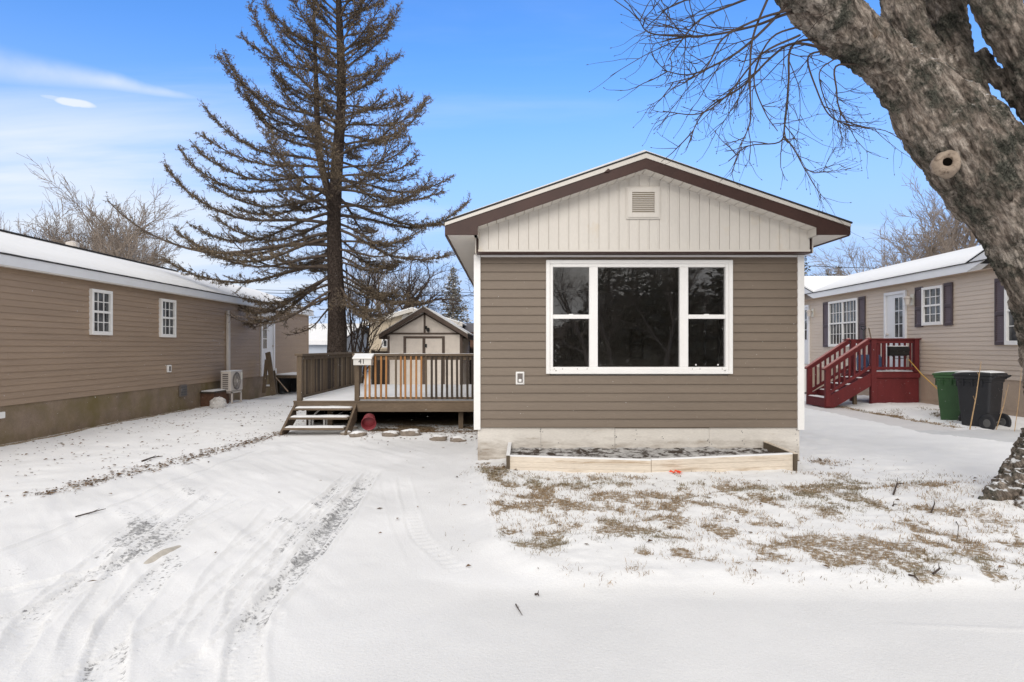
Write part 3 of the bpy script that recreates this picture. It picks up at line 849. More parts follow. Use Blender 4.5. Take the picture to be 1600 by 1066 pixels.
def hung_window(fn, u0, u1, v0, v1, parent, cols=3, rows=2, frame=0.055, double=True, lower_grid=True, w0=0.018, label=None, curtain=None, split=False):
    """white framed window: frame with sash rails; panes with grids are sub-parts. fn takes (u, v, w)"""
    f = MB(fn)
    W = w0 + 0.055
    def bx(a, b, c, d, e, g): f.box(a, b, c, d, e, g)
    # boxes here are (u, v, w)
    bx(u0, u0 + frame, v0, v1, w0 - 0.02, W); bx(u1 - frame, u1, v0, v1, w0 - 0.02, W)
    bx(u0 + frame, u1 - frame, v0, v0 + frame * 1.2, w0 - 0.02, W); bx(u0 + frame, u1 - frame, v1 - frame, v1, w0 - 0.02, W)
    halves = [(u0 + frame, u1 - frame)]
    if split:
        um = (u0 + u1) / 2
        bx(um - 0.035, um + 0.035, v0 + frame * 1.2, v1 - frame, w0 - 0.02, W - 0.008)
        halves = [(u0 + frame, um - 0.035), (um + 0.035, u1 - frame)]
    vm = (v0 + v1) / 2 + 0.01
    win = f.build('window', M['white_trim'], parent, bevel=0.004)
    for a, b in halves:
        g = MB(fn)
        g.box(a, b, vm - 0.022, vm + 0.022, w0 + 0.0, W - 0.012)
        sashes = [(v0 + frame * 1.2, vm - 0.022, lower_grid), (vm + 0.022, v1 - frame, True)]
        for s, e, grid in sashes:
            if not grid: continue
            for i in range(1, cols):
                x = a + (b - a) * i / cols; g.box(x - 0.008, x + 0.008, s, e, w0 + 0.006, w0 + 0.022)
            for j in range(1, rows):
                z = s + (e - s) * j / rows; g.box(a, b, z - 0.008, z + 0.008, w0 + 0.004, w0 + 0.020)
        g.build('muntin', M['white_trim'], win)
        for s, e, grid in sashes:
            p = MB(fn); p.box(a, b, s, e, w0 - 0.012, w0 + 0.003); p.build('pane', M['pane'], win)
    return win


def coach_lamp(fn, u, v, parent, s=1.0):
    m = MB(fn)
    m.box(u - 0.055 * s, u + 0.055 * s, v - 0.11 * s, v + 0.11 * s, 0.012, 0.035)
    m.box(u - 0.02 * s, u + 0.02 * s, v + 0.02 * s, v + 0.045 * s, 0.035, 0.13)
    lamp = m.build('wall_lamp', M['lamp_white'], parent)
    g = MB(fn)
    for (a, b, r0, r1) in [(-0.10, 0.03, 0.045, 0.07), (0.03, 0.075, 0.085, 0.03)]:
        n = 6; vs = []
        for r, z in ((r0, a), (r1, b)):
            for k in range(n): vs.append((u + r * s * cos(2 * pi * k / n), v + z * s, 0.14 + r * s * sin(2 * pi * k / n)))
        g.add(vs, [(k, (k + 1) % n, n + (k + 1) % n, n + k) for k in range(n)] + [tuple(range(n)), tuple(range(n, 2 * n))])
    g.build('lantern', M['ac_grey'], lamp)
    return lamp


# ------------------------------------------------------------------ the main house
YM = 8.66                       # front wall plane
X0, X1 = -0.442, 4.008          # outer faces of the corner trims
YB = 24.6
house = thing('mobile_home', 'taupe sided home with brown gable trim and a big dark front window', 'house', (1.78, YM, 0))
front = lambda u, v, w: (u, YM - w, v)
WIN = (0.528, 3.042, 1.192, 2.728)
OPEN = (0.60, 2.965, 1.285, 2.635)
seam_r = random.Random(3)
SE = {k: sorted(seam_r.uniform(X0, X1) for _ in range(2)) for k in range(40)}
siding('wall', front, X0 + 0.07, X1 - 0.07, 0.467, 2.806, 20, M['siding_main'], house, 0.019, holes=[(OPEN[0] - 0.02, OPEN[1] + 0.02, OPEN[2], OPEN[3])], seams=lambda k: SE[k])
lw = lambda u, v, w: (X0 + 0.03 - w, u, v)
rw = lambda u, v, w: (X1 - 0.03 + w, u, v)
siding('wall', lw, YM + 0.07, YB, 0.467, 2.98, 21, M['siding_main'], house, 0.013)
siding('wall', rw, YM + 0.07, YB, 0.467, 2.98, 21, M['siding_main'], house, 0.013)
m = MB(); m.box(X0 + 0.03, X1 - 0.03, YB, YB + 0.1, 0.0, 3.0); m.build('wall', M['siding_main'], house)
m = MB(lambda u, v, w: (u, YM - w, v))
for (u0, u1) in ((X0, X0 + 0.085), (X1 - 0.085, X1)):
    t = MB(); t.box(u0, u1, YM - 0.034, YM - 0.006, 0.440, 2.80)
    s = -1 if u0 == X0 else 1
    xo = u0 if s < 0 else u1
    t.box(min(xo, xo + s * 0.004), max(xo, xo + s * 0.004), YM - 0.030, YM + 0.085, 0.442, 2.797)
    t.build('corner_trim', M['white_trim'], house)
# skirting: painted plywood sheets with a seam
XS0, XS1 = -0.395, 3.965
for i, (a, b) in enumerate(((XS0, 0.46), (0.463, 1.462), (1.466, 2.74), (2.743, XS1))):
    t = MB(); t.box(a, b, YM + 0.015, YM + 0.030, -0.05, 0.462 - (0.008 if i in (2,) else 0)); t.build('skirting', M['skirt_white'], house)
t = MB(); t.box(XS0, XS0 + 0.012, YM + 0.032, YB, -0.05, 0.462); t.box(XS1 - 0.012, XS1, YM + 0.032, YB, -0.05, 0.462); t.build('skirting', M['skirt_white'], house)
t = MB(); t.box(XS0 + 0.03, XS1 - 0.03, YM + 0.04, YM + 0.06, 0.40, 0.475); t.build('sill_board', M['dark_wood'], house)
t = MB()
for i in range(46):
    x = random.choice([XS0 + 0.03, 0.20, 0.45, 0.475, 0.7, 1.45, 1.48, 1.75, 2.1, 2.72, 2.76, 3.2, XS1 - 0.04]) + random.uniform(-0.02, 0.02)
    z = random.uniform(0.06, 0.45); r = 0.005
    t = MB(); t.box(x - r, x + r, YM + 0.013, YM + 0.015, z - r, z + r); t.build('nail', M['screw'], house)

# picture window
def front_window():
    f = MB(front); u0, u1, v0, v1 = WIN
    W = 0.055
    def bx(a, b, c, d, e=0.0, g=W): f.box(a, b, c, d, e, g)
    fr = 0.052
    bx(u0, u0 + fr, v0, v1); bx(u1 - fr, u1, v0, v1); bx(u0 + fr, u1 - fr, v0, v0 + fr); bx(u0 + fr, u1 - fr, v1 - fr, v1)
    ia, ib, ja, jb = u0 + fr, u1 - fr, v0 + fr, v1 - fr
    k = 0.042
    f.box(ia, ia + k, ja, jb, -0.05, W - 0.016); f.box(ib - k, ib, ja, jb, -0.05, W - 0.016)
    f.box(ia + k, ib - k, ja, ja + k, -0.05, W - 0.016); f.box(ia + k, ib - k, jb - k, jb, -0.05, W - 0.016)
    win = f.build('window', M['white_trim'], house, bevel=0.006)
    a, b = ia + k, ib - k; c, d = ja + k, jb - k
    m1 = (1.112, 1.226); m2 = (2.332, 2.446)
    for p, q in (m1, m2): g = MB(front); g.box(p, q, c, d, -0.05, W - 0.022); g.build('mullion', M['white_trim'], win, bevel=0.004)
    zr = 1.965
    panes = []
    for p, q in ((a, m1[0]), (m2[1], b)):
        g = MB(front); g.box(p, q, zr - 0.028, zr + 0.028, -0.045, W - 0.030)
        g.build('sash_rail', M['white_trim'], win, bevel=0.003)
        l = MB(front); um = (p + q) / 2; l.box(um - 0.03, um + 0.03, zr + 0.028, zr + 0.036, -0.02, W - 0.035); l.build('sash_lock', M['white_trim'], win)
        panes += [(p, q, c, zr - 0.028), (p, q, zr + 0.028, d)]
    panes.append((m1[1], m2[0], c, d))
    for p, q, r, s in panes:
        g = MB(front); g.box(p, q, r, s, -0.020, -0.016); g.build('pane', M['glass'], win)
    for x, z in ((2.56, 1.315), (2.86, 1.315)):
        g = MB(front); g.box(x - 0.008, x + 0.008, z - 0.010, z + 0.010, -0.014, -0.006); g.build('tilt_latch', M['white_trim'], win)
    for x in (0.64, 0.75, 0.95, 1.08, 2.50, 2.6, 2.9): g = MB(front); g.box(x - 0.006, x + 0.006, ja + 0.012, ja + 0.02, W - 0.016, W - 0.013); g.build('weep_hole', M['screw'], win)
    for x in (0.66, 2.93): g = MB(front); g.box(x - 0.014, x + 0.014, v0 + 0.04, v0 + 0.047, W, W + 0.003); g.build('weep_hole', M['screw'], win)


front_window()
# the room behind the glass, with two side windows let into its right-hand and rear walls
rm = MB()
def room_wall_x(x, y0, y1, z0, z1, hole):
    ya, yb, za, zb = hole
    for (p, q, r, s) in ((y0, ya, z0, z1), (yb, y1, z0, z1), (ya, yb, z0, za), (ya, yb, zb, z1)):
        rm.add([(x, p, r), (x, q, r), (x, q, s), (x, p, s)], [(0, 1, 2, 3)])
RZ0, RZ1, RY0, RY1, RX0, RX1 = 0.62, 2.78, YM + 0.06, YM + 5.4, X0 + 0.12, X1 - 0.12
rm.add([(RX0, RY0, RZ0), (RX1, RY0, RZ0), (RX1, RY1, RZ0), (RX0, RY1, RZ0)], [(0, 1, 2, 3)])
rm.add([(RX0, RY0, RZ1), (RX1, RY0, RZ1), (RX1, RY1, RZ1), (RX0, RY1, RZ1)], [(0, 1, 2, 3)])
rm.add([(RX0, RY0, RZ0), (RX0, RY1, RZ0), (RX0, RY1, RZ1), (RX0, RY0, RZ1)], [(0, 1, 2, 3)])
rm.add([(RX0, RY1, RZ0), (RX1, RY1, RZ0), (RX1, RY1, RZ1), (RX0, RY1, RZ1)], [(0, 1, 2, 3)])
rm.add([(RX1, RY0, RZ0), (RX1, RY1, RZ0), (RX1, RY1, RZ1), (RX1, RY0, RZ1)], [(0, 1, 2, 3)])
for p, q, r, s in ((RX0, OPEN[0] - 0.02, RZ0, RZ1), (OPEN[1] + 0.02, RX1, RZ0, RZ1), (OPEN[0] - 0.02, OPEN[1] + 0.02, RZ0, OPEN[2] - 0.02), (OPEN[0] - 0.02, OPEN[1] + 0.02, OPEN[3] + 0.02, RZ1)):
    rm.add([(p, RY0, r), (q, RY0, r), (q, RY0, s), (p, RY0, s)], [(0, 1, 2, 3)])
rm.build('room', M['interior'], house, recalc=False)
# pale window surrounds seen dimly in the room
iw = MB()
def ring(ax, c, a0, a1, z0, z1, t=0.07):
    for (p, q, r, s) in ((a0, a0 + t, z0, z1), (a1 - t, a1, z0, z1), (a0 + t, a1 - t, z0, z0 + t), (a0 + t, a1 - t, z1 - t, z1), (a0 + t, a1 - t, (z0 + z1) / 2 - 0.03, (z0 + z1) / 2 + 0.03)):
        if ax == 'x': iw.box(c - 0.03, c, p, q, r, s)
        else: iw.box(p, q, c - 0.03, c, r, s)
ring('x', RX1 - 0.005, YM + 3.0, YM + 3.9, 1.25, 2.2)
iw.build('inner_window', M['curtain'], house); iw = MB()
ring('y', RY1 - 0.005, 2.7, 3.0, 1.3, 1.95, 0.05)
iw.build('inner_window', M['curtain'], house)

# gable
YG = 8.41                      # gable panel plane
YF = 8.15                      # rake fascia plane
AX = 1.772; SL = 0.3435
zt = lambda x: 4.036 - 0.3437 * abs(x - AX)            # roof top edge
pt = lambda x: 3.838 - 0.341 * abs(x - AX)             # panel top under the soffit
gp = MB(); gv = MB()
gx0, gx1 = -0.373, 3.98; nb = 33; bw = (gx1 - gx0) / nb
for i in range(nb):
    a = gx0 + i * bw; b = a + bw
    y = YG
    xs = [a + 0.002, b - 0.002]
    if a < AX < b: xs.insert(1, AX)
    poly = [(a + 0.002, 2.835)] + [(b - 0.002, 2.835)] + [(x, pt(x)) for x in xs[::-1]]
    gp.prism(poly, 1, y, y + 0.012)
    # narrow rib on each board's right edge
    gp.prism([(b - 0.020, 2.835), (b - 0.004, 2.835), (b - 0.004, pt(b - 0.004)), (b - 0.020, pt(b - 0.020))], 1, y - 0.006, y - 0.0002)
gp.box(gx0 - 0.004, gx1 + 0.004, YG - 0.012, YG + 0.014, 2.808, 2.835)
gp.build('gable_panel', M['white_vinyl'], house)
gv.prism([(gx0, 2.815), (gx1, 2.815), (gx1, pt(gx1)), (AX, pt(AX)), (gx0, pt(gx0))], 1, YG + 0.013, YG + 0.03)
gv.build('gable_backing', M['groove'], house)
t = MB(); t.box(gx0 - 0.03, gx1 + 0.03, YG + 0.0, YM + 0.02, 2.795, 2.807); t.build('drip_board', M['brown_metal'], house)
t = MB(); t.box(X0 + 0.09, X1 - 0.09, YM - 0.03, YM - 0.005, 2.770, 2.794); t.build('trim_strip', M['white_trim'], house)
# corner posts either side of the gable panel: white returns, the gap's shade painted by a dark strip
for s, x in ((-1, gx0), (1, gx1)):
    t = MB(); xa = x + s * 0.030; t.box(min(xa, xa + s * 0.012), max(xa, xa + s * 0.012), YG - 0.01, YM + 0.1, 2.79, 2.99); t.build('return_trim', M['white_vinyl'], house)
    t = MB(); xb = x + s * 0.008; t.box(min(xb, xb + s * 0.018), max(xb, xb + s * 0.018), YG + 0.004, YM, 2.81, 2.98); t.build('painted_gap', M['brown_metal'], house)
# roof edge: shingle, white drip edge, brown fascia with boxed ends
EX0, EX1 = -0.79, 4.377
for (x0, xm) in ((EX0, AX), (EX1, AX)):
    s = 1 if x0 < xm else -1
    a = (x0 - s * 0.02, zt(x0) - 0.007); b = (xm, zt(xm) + 0.004)
    t = MB(); t.prism([(x0 - s * 0.015, zt(x0) - 0.016), (x0 - s * 0.015, zt(x0) + 0.004), (AX, zt(AX) + 0.006), (AX, zt(AX) - 0.014)], 1, YF - 0.022, YB + 0.3); t.build('roof', M['shingle'], house)
    t = MB(); t.prism([(x0 + s * 0.04, zt(x0) + 0.024), (x0 + s * 0.04, zt(x0) + 0.05), (AX, zt(AX) + 0.055), (AX, zt(AX) + 0.012)], 1, YF + 0.08, YB + 0.25); t.build('snow_cover', M['snow_roof'], house)
    t = MB(); t.prism([(x0, zt(x0) - 0.056), (x0, zt(x0) - 0.017), (AX, zt(AX) - 0.015), (AX, zt(AX) - 0.076)], 1, YF - 0.015, YF + 0.012); t.build('rake_trim', M['white_vinyl'], house)
    cx = -0.37 if s > 0 else 3.95
    sof = lambda x: 3.828 - 0.3437 * abs(x - AX)
    zb = 2.984
    t = MB(); t.prism([(x0, zb), (x0, zt(x0) - 0.05), (AX, zt(AX) - 0.07), (AX, sof(AX)), (cx, sof(cx)), (cx, zb)], 1, YF, YF + 0.022); t.build('fascia', M['brown_metal'], house)
    # sloping soffit boards of the gable overhang
    m = MB(); n = 18; L = AX - cx
    for i in range(n):
        p = cx + L * i / n; q = cx + L * (i + 1) / n
        p2, q2 = (p + 0.004 * s, q - 0.004 * s)
        m.prism([(p2, sof(p2)), (q2, sof(q2)), (q2, sof(q2) + 0.012), (p2, sof(p2) + 0.012)], 1, YF + 0.023, YG + 0.001)
    m.build('soffit', M['white_vinyl'], house)
    m = MB(); m.prism([(cx, sof(cx) + 0.014), (AX, sof(AX) + 0.014), (AX, sof(AX) + 0.03), (cx, sof(cx) + 0.03)], 1, YF + 0.023, YM + 0.2); m.build('soffit_backing', M['groove'], house)
    # end face of the boxed eave
    m = MB(); m.box(min(cx, cx - s * 0.01), max(cx, cx - s * 0.01), YF + 0.023, YG + 0.05, zb, sof(cx) + 0.01); m.build('eave_return', M['white_vinyl'], house)
    # level eave soffit running back along the side wall
    wx = X0 + 0.02 if s > 0 else X1 - 0.02
    m = MB()
    yy = YF + 0.023
    while yy < YB + 0.2:
        y2 = min(yy + 0.098, YB + 0.2)
        m.box(min(x0 + s * 0.03, wx), max(x0 + s * 0.03, wx), yy, y2 - 0.004, zb, zb + 0.01); yy += 0.098
    m.build('soffit', M['white_vinyl'], house)
    m = MB(); m.box(min(x0 + s * 0.03, wx), max(x0 + s * 0.03, wx), YF + 0.03, YB + 0.2, zb + 0.012, zb + 0.02); m.build('soffit_backing', M['groove'], house)
    m = MB(); m.box(min(x0, x0 + s * 0.028), max(x0, x0 + s * 0.028), YF + 0.023, YB + 0.25, zb - 0.012, zt(x0) - 0.02); m.build('fascia', M['brown_metal'], house)
# a lifted corner of the white drip edge left of the peak
t = MB(); t.prism([(1.235, 3.775), (1.285, 3.822), (1.315, 3.805), (1.30, 3.785)], 1, YF - 0.024, YF - 0.016); t.build('bent_flashing', M['brown_metal'], house)
# gable vent
vx0, vx1, vz0, vz1 = 1.585, 1.990, 3.255, 3.640
t = MB(lambda u, v, w: (u, YG - 0.007 - w, v)); f_ = 0.055
t.box(vx0, vx0 + f_, vz0, vz1, 0, 0.03); t.box(vx1 - f_, vx1, vz0, vz1, 0, 0.03); t.box(vx0 + f_, vx1 - f_, vz0, vz0 + f_, 0, 0.03); t.box(vx0 + f_, vx1 - f_, vz1 - f_, vz1, 0, 0.03)
t.box(vx0 - 0.02, vx1 + 0.02, vz0 - 0.02, vz0, 0, 0.016); t.box(vx0 - 0.02, vx1 + 0.02, vz1, vz1 + 0.018, 0, 0.020)
t.box(vx0 - 0.02, vx0, vz0, vz1, 0, 0.016); t.box(vx1, vx1 + 0.02, vz0, vz1, 0, 0.016)
vent = t.build('gable_vent', M['white_vinyl'], house)
t = MB(); ns = 10
for i in range(ns):
    z = vz0 + f_ + (vz1 - vz0 - 2 * f_) * i / ns; hh = (vz1 - vz0 - 2 * f_) / ns
    t.prism([(YG - 0.030, z), (YG - 0.030, z + hh * 0.18), (YG - 0.010, z + hh * 0.78), (YG - 0.010, z + hh * 0.60)], 0, vx0 + f_, vx1 - f_)
t.build('louvre', M['white_vinyl'], vent)
t = MB(); t.box(vx0 + f_, vx1 - f_, YG - 0.0075, YG - 0.0065, vz0 + f_, vz1 - f_); t.build('vent_backing', M['groove'], vent)
# outside socket
t = MB(front); t.box(0.120, 0.236, 1.048, 1.222, 0.010, 0.026)
t.box(0.128, 0.228, 1.056, 1.214, 0.026, 0.038)
oc = t.build('outlet_cover', M['white_trim'], house, bevel=0.008)
t = MB(front); t.box(0.142, 0.214, 1.075, 1.200, 0.038, 0.042); t.build('outlet_flap', M['ac_dark'], oc)
t = MB(front); t.box(0.158, 0.198, 1.085, 1.125, 0.042, 0.055); t.build('plug', M['white_trim'], oc, bevel=0.006)
# small meter box on the left side wall
t = MB(); t.box(X0 - 0.06, X0 + 0.01, 12.2, 12.5, 1.95, 2.25); t.build('meter_box', M['white_trim'], house)

# raised flower bed
bed = thing('flower_bed', 'low raised bed of peeling cream boards against the skirting of the middle house', 'flower bed', (1.8, 8.0, 0))
A = (0.015, 7.95); B = (1.737, 7.70); C_ = (3.555, 7.96)
def board(m, a, b, z0a, z1a, z0b, z1b, th):
    a = Vector((a[0], a[1])); b = Vector((b[0], b[1])); d = (b - a).normalized(); n = Vector((-d.y, d.x)) * th
    vs = [(a.x, a.y, z0a), (b.x, b.y, z0b), (b.x, b.y, z1b), (a.x, a.y, z1a)]
    vs += [(p[0] + n.x, p[1] + n.y, p[2]) for p in vs]
    m.add(vs, [(0, 1, 2, 3), (7, 6, 5, 4), (0, 4, 5, 1), (1, 5, 6, 2), (2, 6, 7, 3), (3, 7, 4, 0)])
for p, q, za, zb_ in ((A, (B[0] - 0.004, B[1]), 0.20, 0.190), ((B[0] + 0.004, B[1]), C_, 0.195, 0.225)):
    n = 3
    m = MB()
    for k in range(n):
        lo, hi = k / n, (k + 1) / n
        board(m, p, q, 0.0 + za * lo + 0.002, za * hi - 0.002, zb_ * lo + 0.002, zb_ * hi - 0.002, 0.038)
    board(m, (p[0], p[1] + 0.006), (q[0], q[1] + 0.006), -0.03, za - 0.005, -0.03, zb_ - 0.005, 0.03)
    m.build('front_board', M['bed_wood'], bed)
    m = MB(); board(m, (p[0], p[1] - 0.002), (q[0], q[1] - 0.002), za - 0.004, za + 0.012, zb_ - 0.004, zb_ + 0.012, 0.046); m.build('snow_cover', M['snow'], bed)
m = MB(); m.bar((A[0] + 0.0, A[1] - 0.012, 0.09), (0.04, 8.66, 0.14), 0.045, 0.235); m.build('side_board', M['bed_side'], bed)
m = MB(); m.bar((A[0] - 0.0, A[1] - 0.01, 0.212), (0.04, 8.66, 0.262), 0.047, 0.012); m.build('snow_cover', M['snow'], bed)
m = MB(); m.bar((C_[0] + 0.03, C_[1] - 0.02, 0.105), (3.49, 8.66, 0.15), 0.045, 0.245); m.build('side_board', M['bed_side'], bed)
m = MB(); m.bar((C_[0] + 0.03, C_[1] - 0.02, 0.232), (3.49, 8.66, 0.277), 0.047, 0.010); m.build('side_board', M['bed_wood'], bed)
m = MB(); nx_, ny_ = 90, 18
vs = []; fs = []
for j in range(ny_ + 1):
    for i in range(nx_ + 1):
        u = i / nx_; x = 0.05 + u * 3.43; yf = 7.96 - 0.20 * (1 - abs(x - 1.74) / 1.8); y = yf + (8.67 - yf) * j / ny_
        z = 0.135 + 0.055 * (j / ny_) + 0.05 * (fbm(np.array([x * 9]), np.array([y * 9]), 5, 3)[0] - 0.5)
        vs.append((x, y, z))
for j in range(ny_):
    for i in range(nx_):
        a = j * (nx_ + 1) + i; fs.append((a, a + 1, a + nx_ + 2, a + nx_ + 1))
m.add(vs, fs); m.build('soil', M['soil'], bed, smooth=True)

# orange scrap by the bed
o = MB()
for k in range(5):
    x, y, z = 2.02 + random.uniform(-.06, .06), 7.62 + random.uniform(-.03, .03), gz(2.02, 7.62) + 0.012
    a = random.uniform(0, pi); s = 0.045
    o.add([(x - s * cos(a), y - s * sin(a), z), (x + 0.02, y - 0.02, z + 0.016), (x + s * cos(a), y + s * sin(a), z + 0.004), (x - 0.02, y + 0.02, z + 0.026)], [(0, 1, 2), (0, 2, 3)])
tag(o.build('plastic_scrap', M['orange']), 'bright orange scrap of plastic on the snow in front of the flower bed', 'litter')

# ------------------------------------------------------------------ the deck
YD, YDB = 12.03, 17.1
XD0, XD1 = -3.97, -0.50
DZ = 0.545
deck = thing('wooden_deck', 'weathered grey brown deck with baluster railing and three steps, left of the middle house', 'deck', (-2.2, YD, 0))
m = MB()
for i in range(36):
    y = YD + i * 0.141
    m.box(XD0, XD1, y, y + 0.136, DZ - 0.035, DZ)
m.build('floor', M['deck_wood_h'], deck)
# snow lying on the floor
def snow_sheet(x0, x1, y0, y1, z, th, nx, ny, seed, parent, fn=None, ragged=0.0, name='snow_cover'):
    m = MB(fn); vs = []; fs = []
    for j in range(ny + 1):
        for i in range(nx + 1):
            u, v = i / nx, j / ny
            e = min(u, 1 - u) * nx; e2 = min(v, 1 - v) * ny
            x = x0 + (x1 - x0) * u; y = y0 + (y1 - y0) * v
            k = fbm(np.array([x * 4.0]), np.array([y * 4.0]), seed, 3)[0]
            edge = 0.0 if (i in (0, nx) or j in (0, ny)) else 1.0
            if ragged and not edge:
                r = ragged * (vnoise(np.array([x * 23]), np.array([y * 23]), seed)[0])
                if i == 0: x += r
                if i == nx: x -= r
                if j == 0: y += r
                if j == ny: y -= r
            vs.append((x, y, z + th * edge * (0.55 + 0.7 * k) + 0.001))
    for j in range(ny):
        for i in range(nx):
            a = j * (nx + 1) + i; fs.append((a, a + 1, a + nx + 2, a + nx + 1))
    m.add(vs, fs)
    return m.build(name, M['snow'], parent, smooth=True, recalc=False)
snow_sheet(XD0 + 0.06, XD1 - 0.02, YD + 0.02, YDB - 0.05, DZ, 0.028, 30, 40, 5, deck, ragged=0.03)
m = MB(); m.box(-2.80, XD1, YD - 0.042, YD - 0.002, 0.345, 0.520); m.box(XD0 - 0.04, XD0 - 0.002, YD, YDB, 0.345, 0.52); m.build('rim_joist', M['deck_wood_h'], deck)
m = MB(); m.box(XD0, -2.80, YD - 0.042, YD - 0.002, 0.42, 0.522); m.build('rim_joist', M['deck_wood_h'], deck)
m = MB(); m.box(XD0 - 0.03, XD1, YD - 0.055, YD + 0.002, DZ - 0.022, DZ + 0.004); m.build('nosing', M['deck_wood_h'], deck)
for x in (-3.4, -0.885):
    for y in (YD + 0.3, YD + 2.5, YDB - 0.2):
        m = MB(); m.box(x - 0.045, x + 0.045, y - 0.045, y + 0.045, -0.05, DZ - 0.05); m.build('support_post', M['deck_wood'], deck)
m = MB(); m.box(XD0, XD1, YDB - 0.05, YDB - 0.02, 0.0, 0.5); m.box(XD0 + 0.01, XD0 + 0.03, YD + 0.6, YDB - 0.1, 0.0, 0.5); m.build('dark_underboard', M['dark_wood'], deck)  # dark boards added to keep the space under the deck dark
m = MB()
for i in range(9):
    x = XD0 + 0.1 + i * 0.41; m.box(x, x + 0.04, YD + 0.03, YDB - 0.06, DZ - 0.19, DZ - 0.04)
m.build('joist', M['dark_wood'], deck)
RT = 1.43
for x, y, w in ((-3.905, YD + 0.045, 0.092), (-2.822, YD + 0.045, 0.088), (-3.905, 14.62, 0.055), (-3.905, YDB - 0.1, 0.09)):
    m = MB(); m.box(x - w / 2, x + w / 2, y - w / 2, y + w / 2, DZ if y > 12.2 else 0.50, RT - 0.04); m.build('post', M['deck_wood'], deck, bevel=0.004)
# rails
m = MB(); m.box(-2.90, XD1 + 0.04, YD - 0.035, YD + 0.115, RT - 0.04, RT); m.build('top_rail', M['deck_wood_h'], deck, bevel=0.004)
m = MB(); m.box(-2.86, XD1 + 0.04, YD + 0.02, YD + 0.058, RT - 0.115, RT - 0.042); m.build('rail_board', M['deck_wood_h'], deck)
m = MB(); m.box(-2.778, XD1 + 0.04, YD + 0.016, YD + 0.056, DZ + 0.03, DZ + 0.072); m.build('bottom_rail', M['deck_wood_h'], deck)
m = MB(); m.box(-2.778, XD1 + 0.04, YD + 0.018, YD + 0.054, DZ + 0.073, DZ + 0.083); m.build('snow_cover', M['snow'], deck)
m = MB(); m.box(-3.985, -3.83, YD - 0.03, YDB, RT - 0.04, RT); m.build('top_rail', M['deck_wood'], deck, bevel=0.004)
m = MB(); m.box(-3.924, -3.886, YD + 0.09, YDB, RT - 0.115, RT - 0.042); m.build('rail_board', M['deck_wood'], deck)
m = MB(); m.box(-3.924, -3.886, YD + 0.09, YDB, DZ + 0.03, DZ + 0.085); m.build('bottom_rail', M['deck_wood'], deck)
m = MB(); m.box(-3.86, -3.838, YD + 0.09, YDB, DZ + 0.01, DZ + 0.05); m.build('snow_cover', M['snow'], deck)
snow_sheet(-2.89, XD1 + 0.03, YD - 0.015, YD + 0.11, RT, 0.007, 80, 3, 9, deck, ragged=0.06)
def mem(px): return (px - 792) / 1000 * (YD + 0.035)
bal_px = [571.5, 578.2, 587.5, 595.8, 603.9, 619.1, 626.7, 634.0, 642.3, 650.7, 658.5, 666.4, 674.9, 682.0, 690.9, 698.9, 706.6, 714.6, 721.3, 730.6, 738.5]
for i, bp_ in enumerate(bal_px):
    x = mem(bp_); w = 0.034 if i < 12 else 0.040
    dx = random.uniform(-0.008, 0.008)
    mt = M['new_wood'] if i in (0, 1, 2, 3, 4, 6, 7, 8, 9, 10) else (M['dark_wood'] if i > 11 else M['deck_wood'])
    m = MB(); m.bar((x, YD + 0.0, DZ + 0.035), (x + dx, YD + 0.0, RT - 0.045), 0.034, w, up=(1, 0, 0)); b = m.build('baluster', mt, deck)
    if i == 0: b['label'] = 'fresh orange brown baluster'
yy = YD + 0.19; i = 0
while yy < YDB - 0.16:
    if abs(yy - 14.62) > 0.06:
        m = MB(); w = 0.036
        m.bar((-3.945, yy, DZ - 0.0), (-3.945 + random.uniform(-.004, .004), yy + random.uniform(-.006, .006), RT - 0.042), 0.034, w, up=(0, 1, 0)); m.build('baluster', random.choice((M['deck_wood'], M['deck_wood_pale'], M['dark_wood'])), deck)
    yy += 0.094; i += 1
# steps
tz = [0.430, 0.290, 0.135]; ty = [11.90, 11.63, 11.36]
for z, y in zip(tz, ty):
    m = MB(); m.box(-3.935, -2.86, y - 0.13, y + 0.13, z - 0.038, z); m.build('tread', M['deck_wood_h'], deck, bevel=0.004)
    snow_sheet(-3.92, -2.875, y - 0.125, y + 0.12, z, 0.026, 30, 5, int(z * 100), deck, ragged=0.02)
for x in (-3.965, -2.83):
    m = MB(); m.prism([(YD - 0.03, 0.50), (YD - 0.03, 0.20), (11.45, -0.04), (11.22, -0.04), (11.22, 0.06)], 0, x - 0.02, x + 0.02); m.build('stringer', M['deck_wood_h'], deck)

# mailbox on the deck rail
mbx = thing('mailbox', 'white mailbox numbered 41 hanging on the corner of the deck rail', 'mailbox', P(567, 571, YD - 0.16))
yM = YD - 0.14
xa, xb = (553.5 - 792) * .01191, (583 - 792) * .01191
t = MB(); t.prism([(yM - 0.10, 1.222), (yM + 0.10, 1.222), (yM + 0.10, 1.40), (yM - 0.10, 1.355)], 0, xa + 0.01, xb - 0.01); t.build('box', M['mail_white'], mbx, bevel=0.006)
t = MB(); t.prism([(yM - 0.125, 1.335), (yM - 0.118, 1.352), (yM + 0.10, 1.418), (yM + 0.10, 1.402)], 0, xa - 0.005, xb + 0.005); t.build('lid', M['mail_white'], mbx)
t = MB(); t.prism([(yM - 0.12, 1.353), (yM - 0.11, 1.366), (yM + 0.10, 1.434), (yM + 0.10, 1.419)], 0, xa, xb); t.build('snow_cover', M['snow'], mbx)
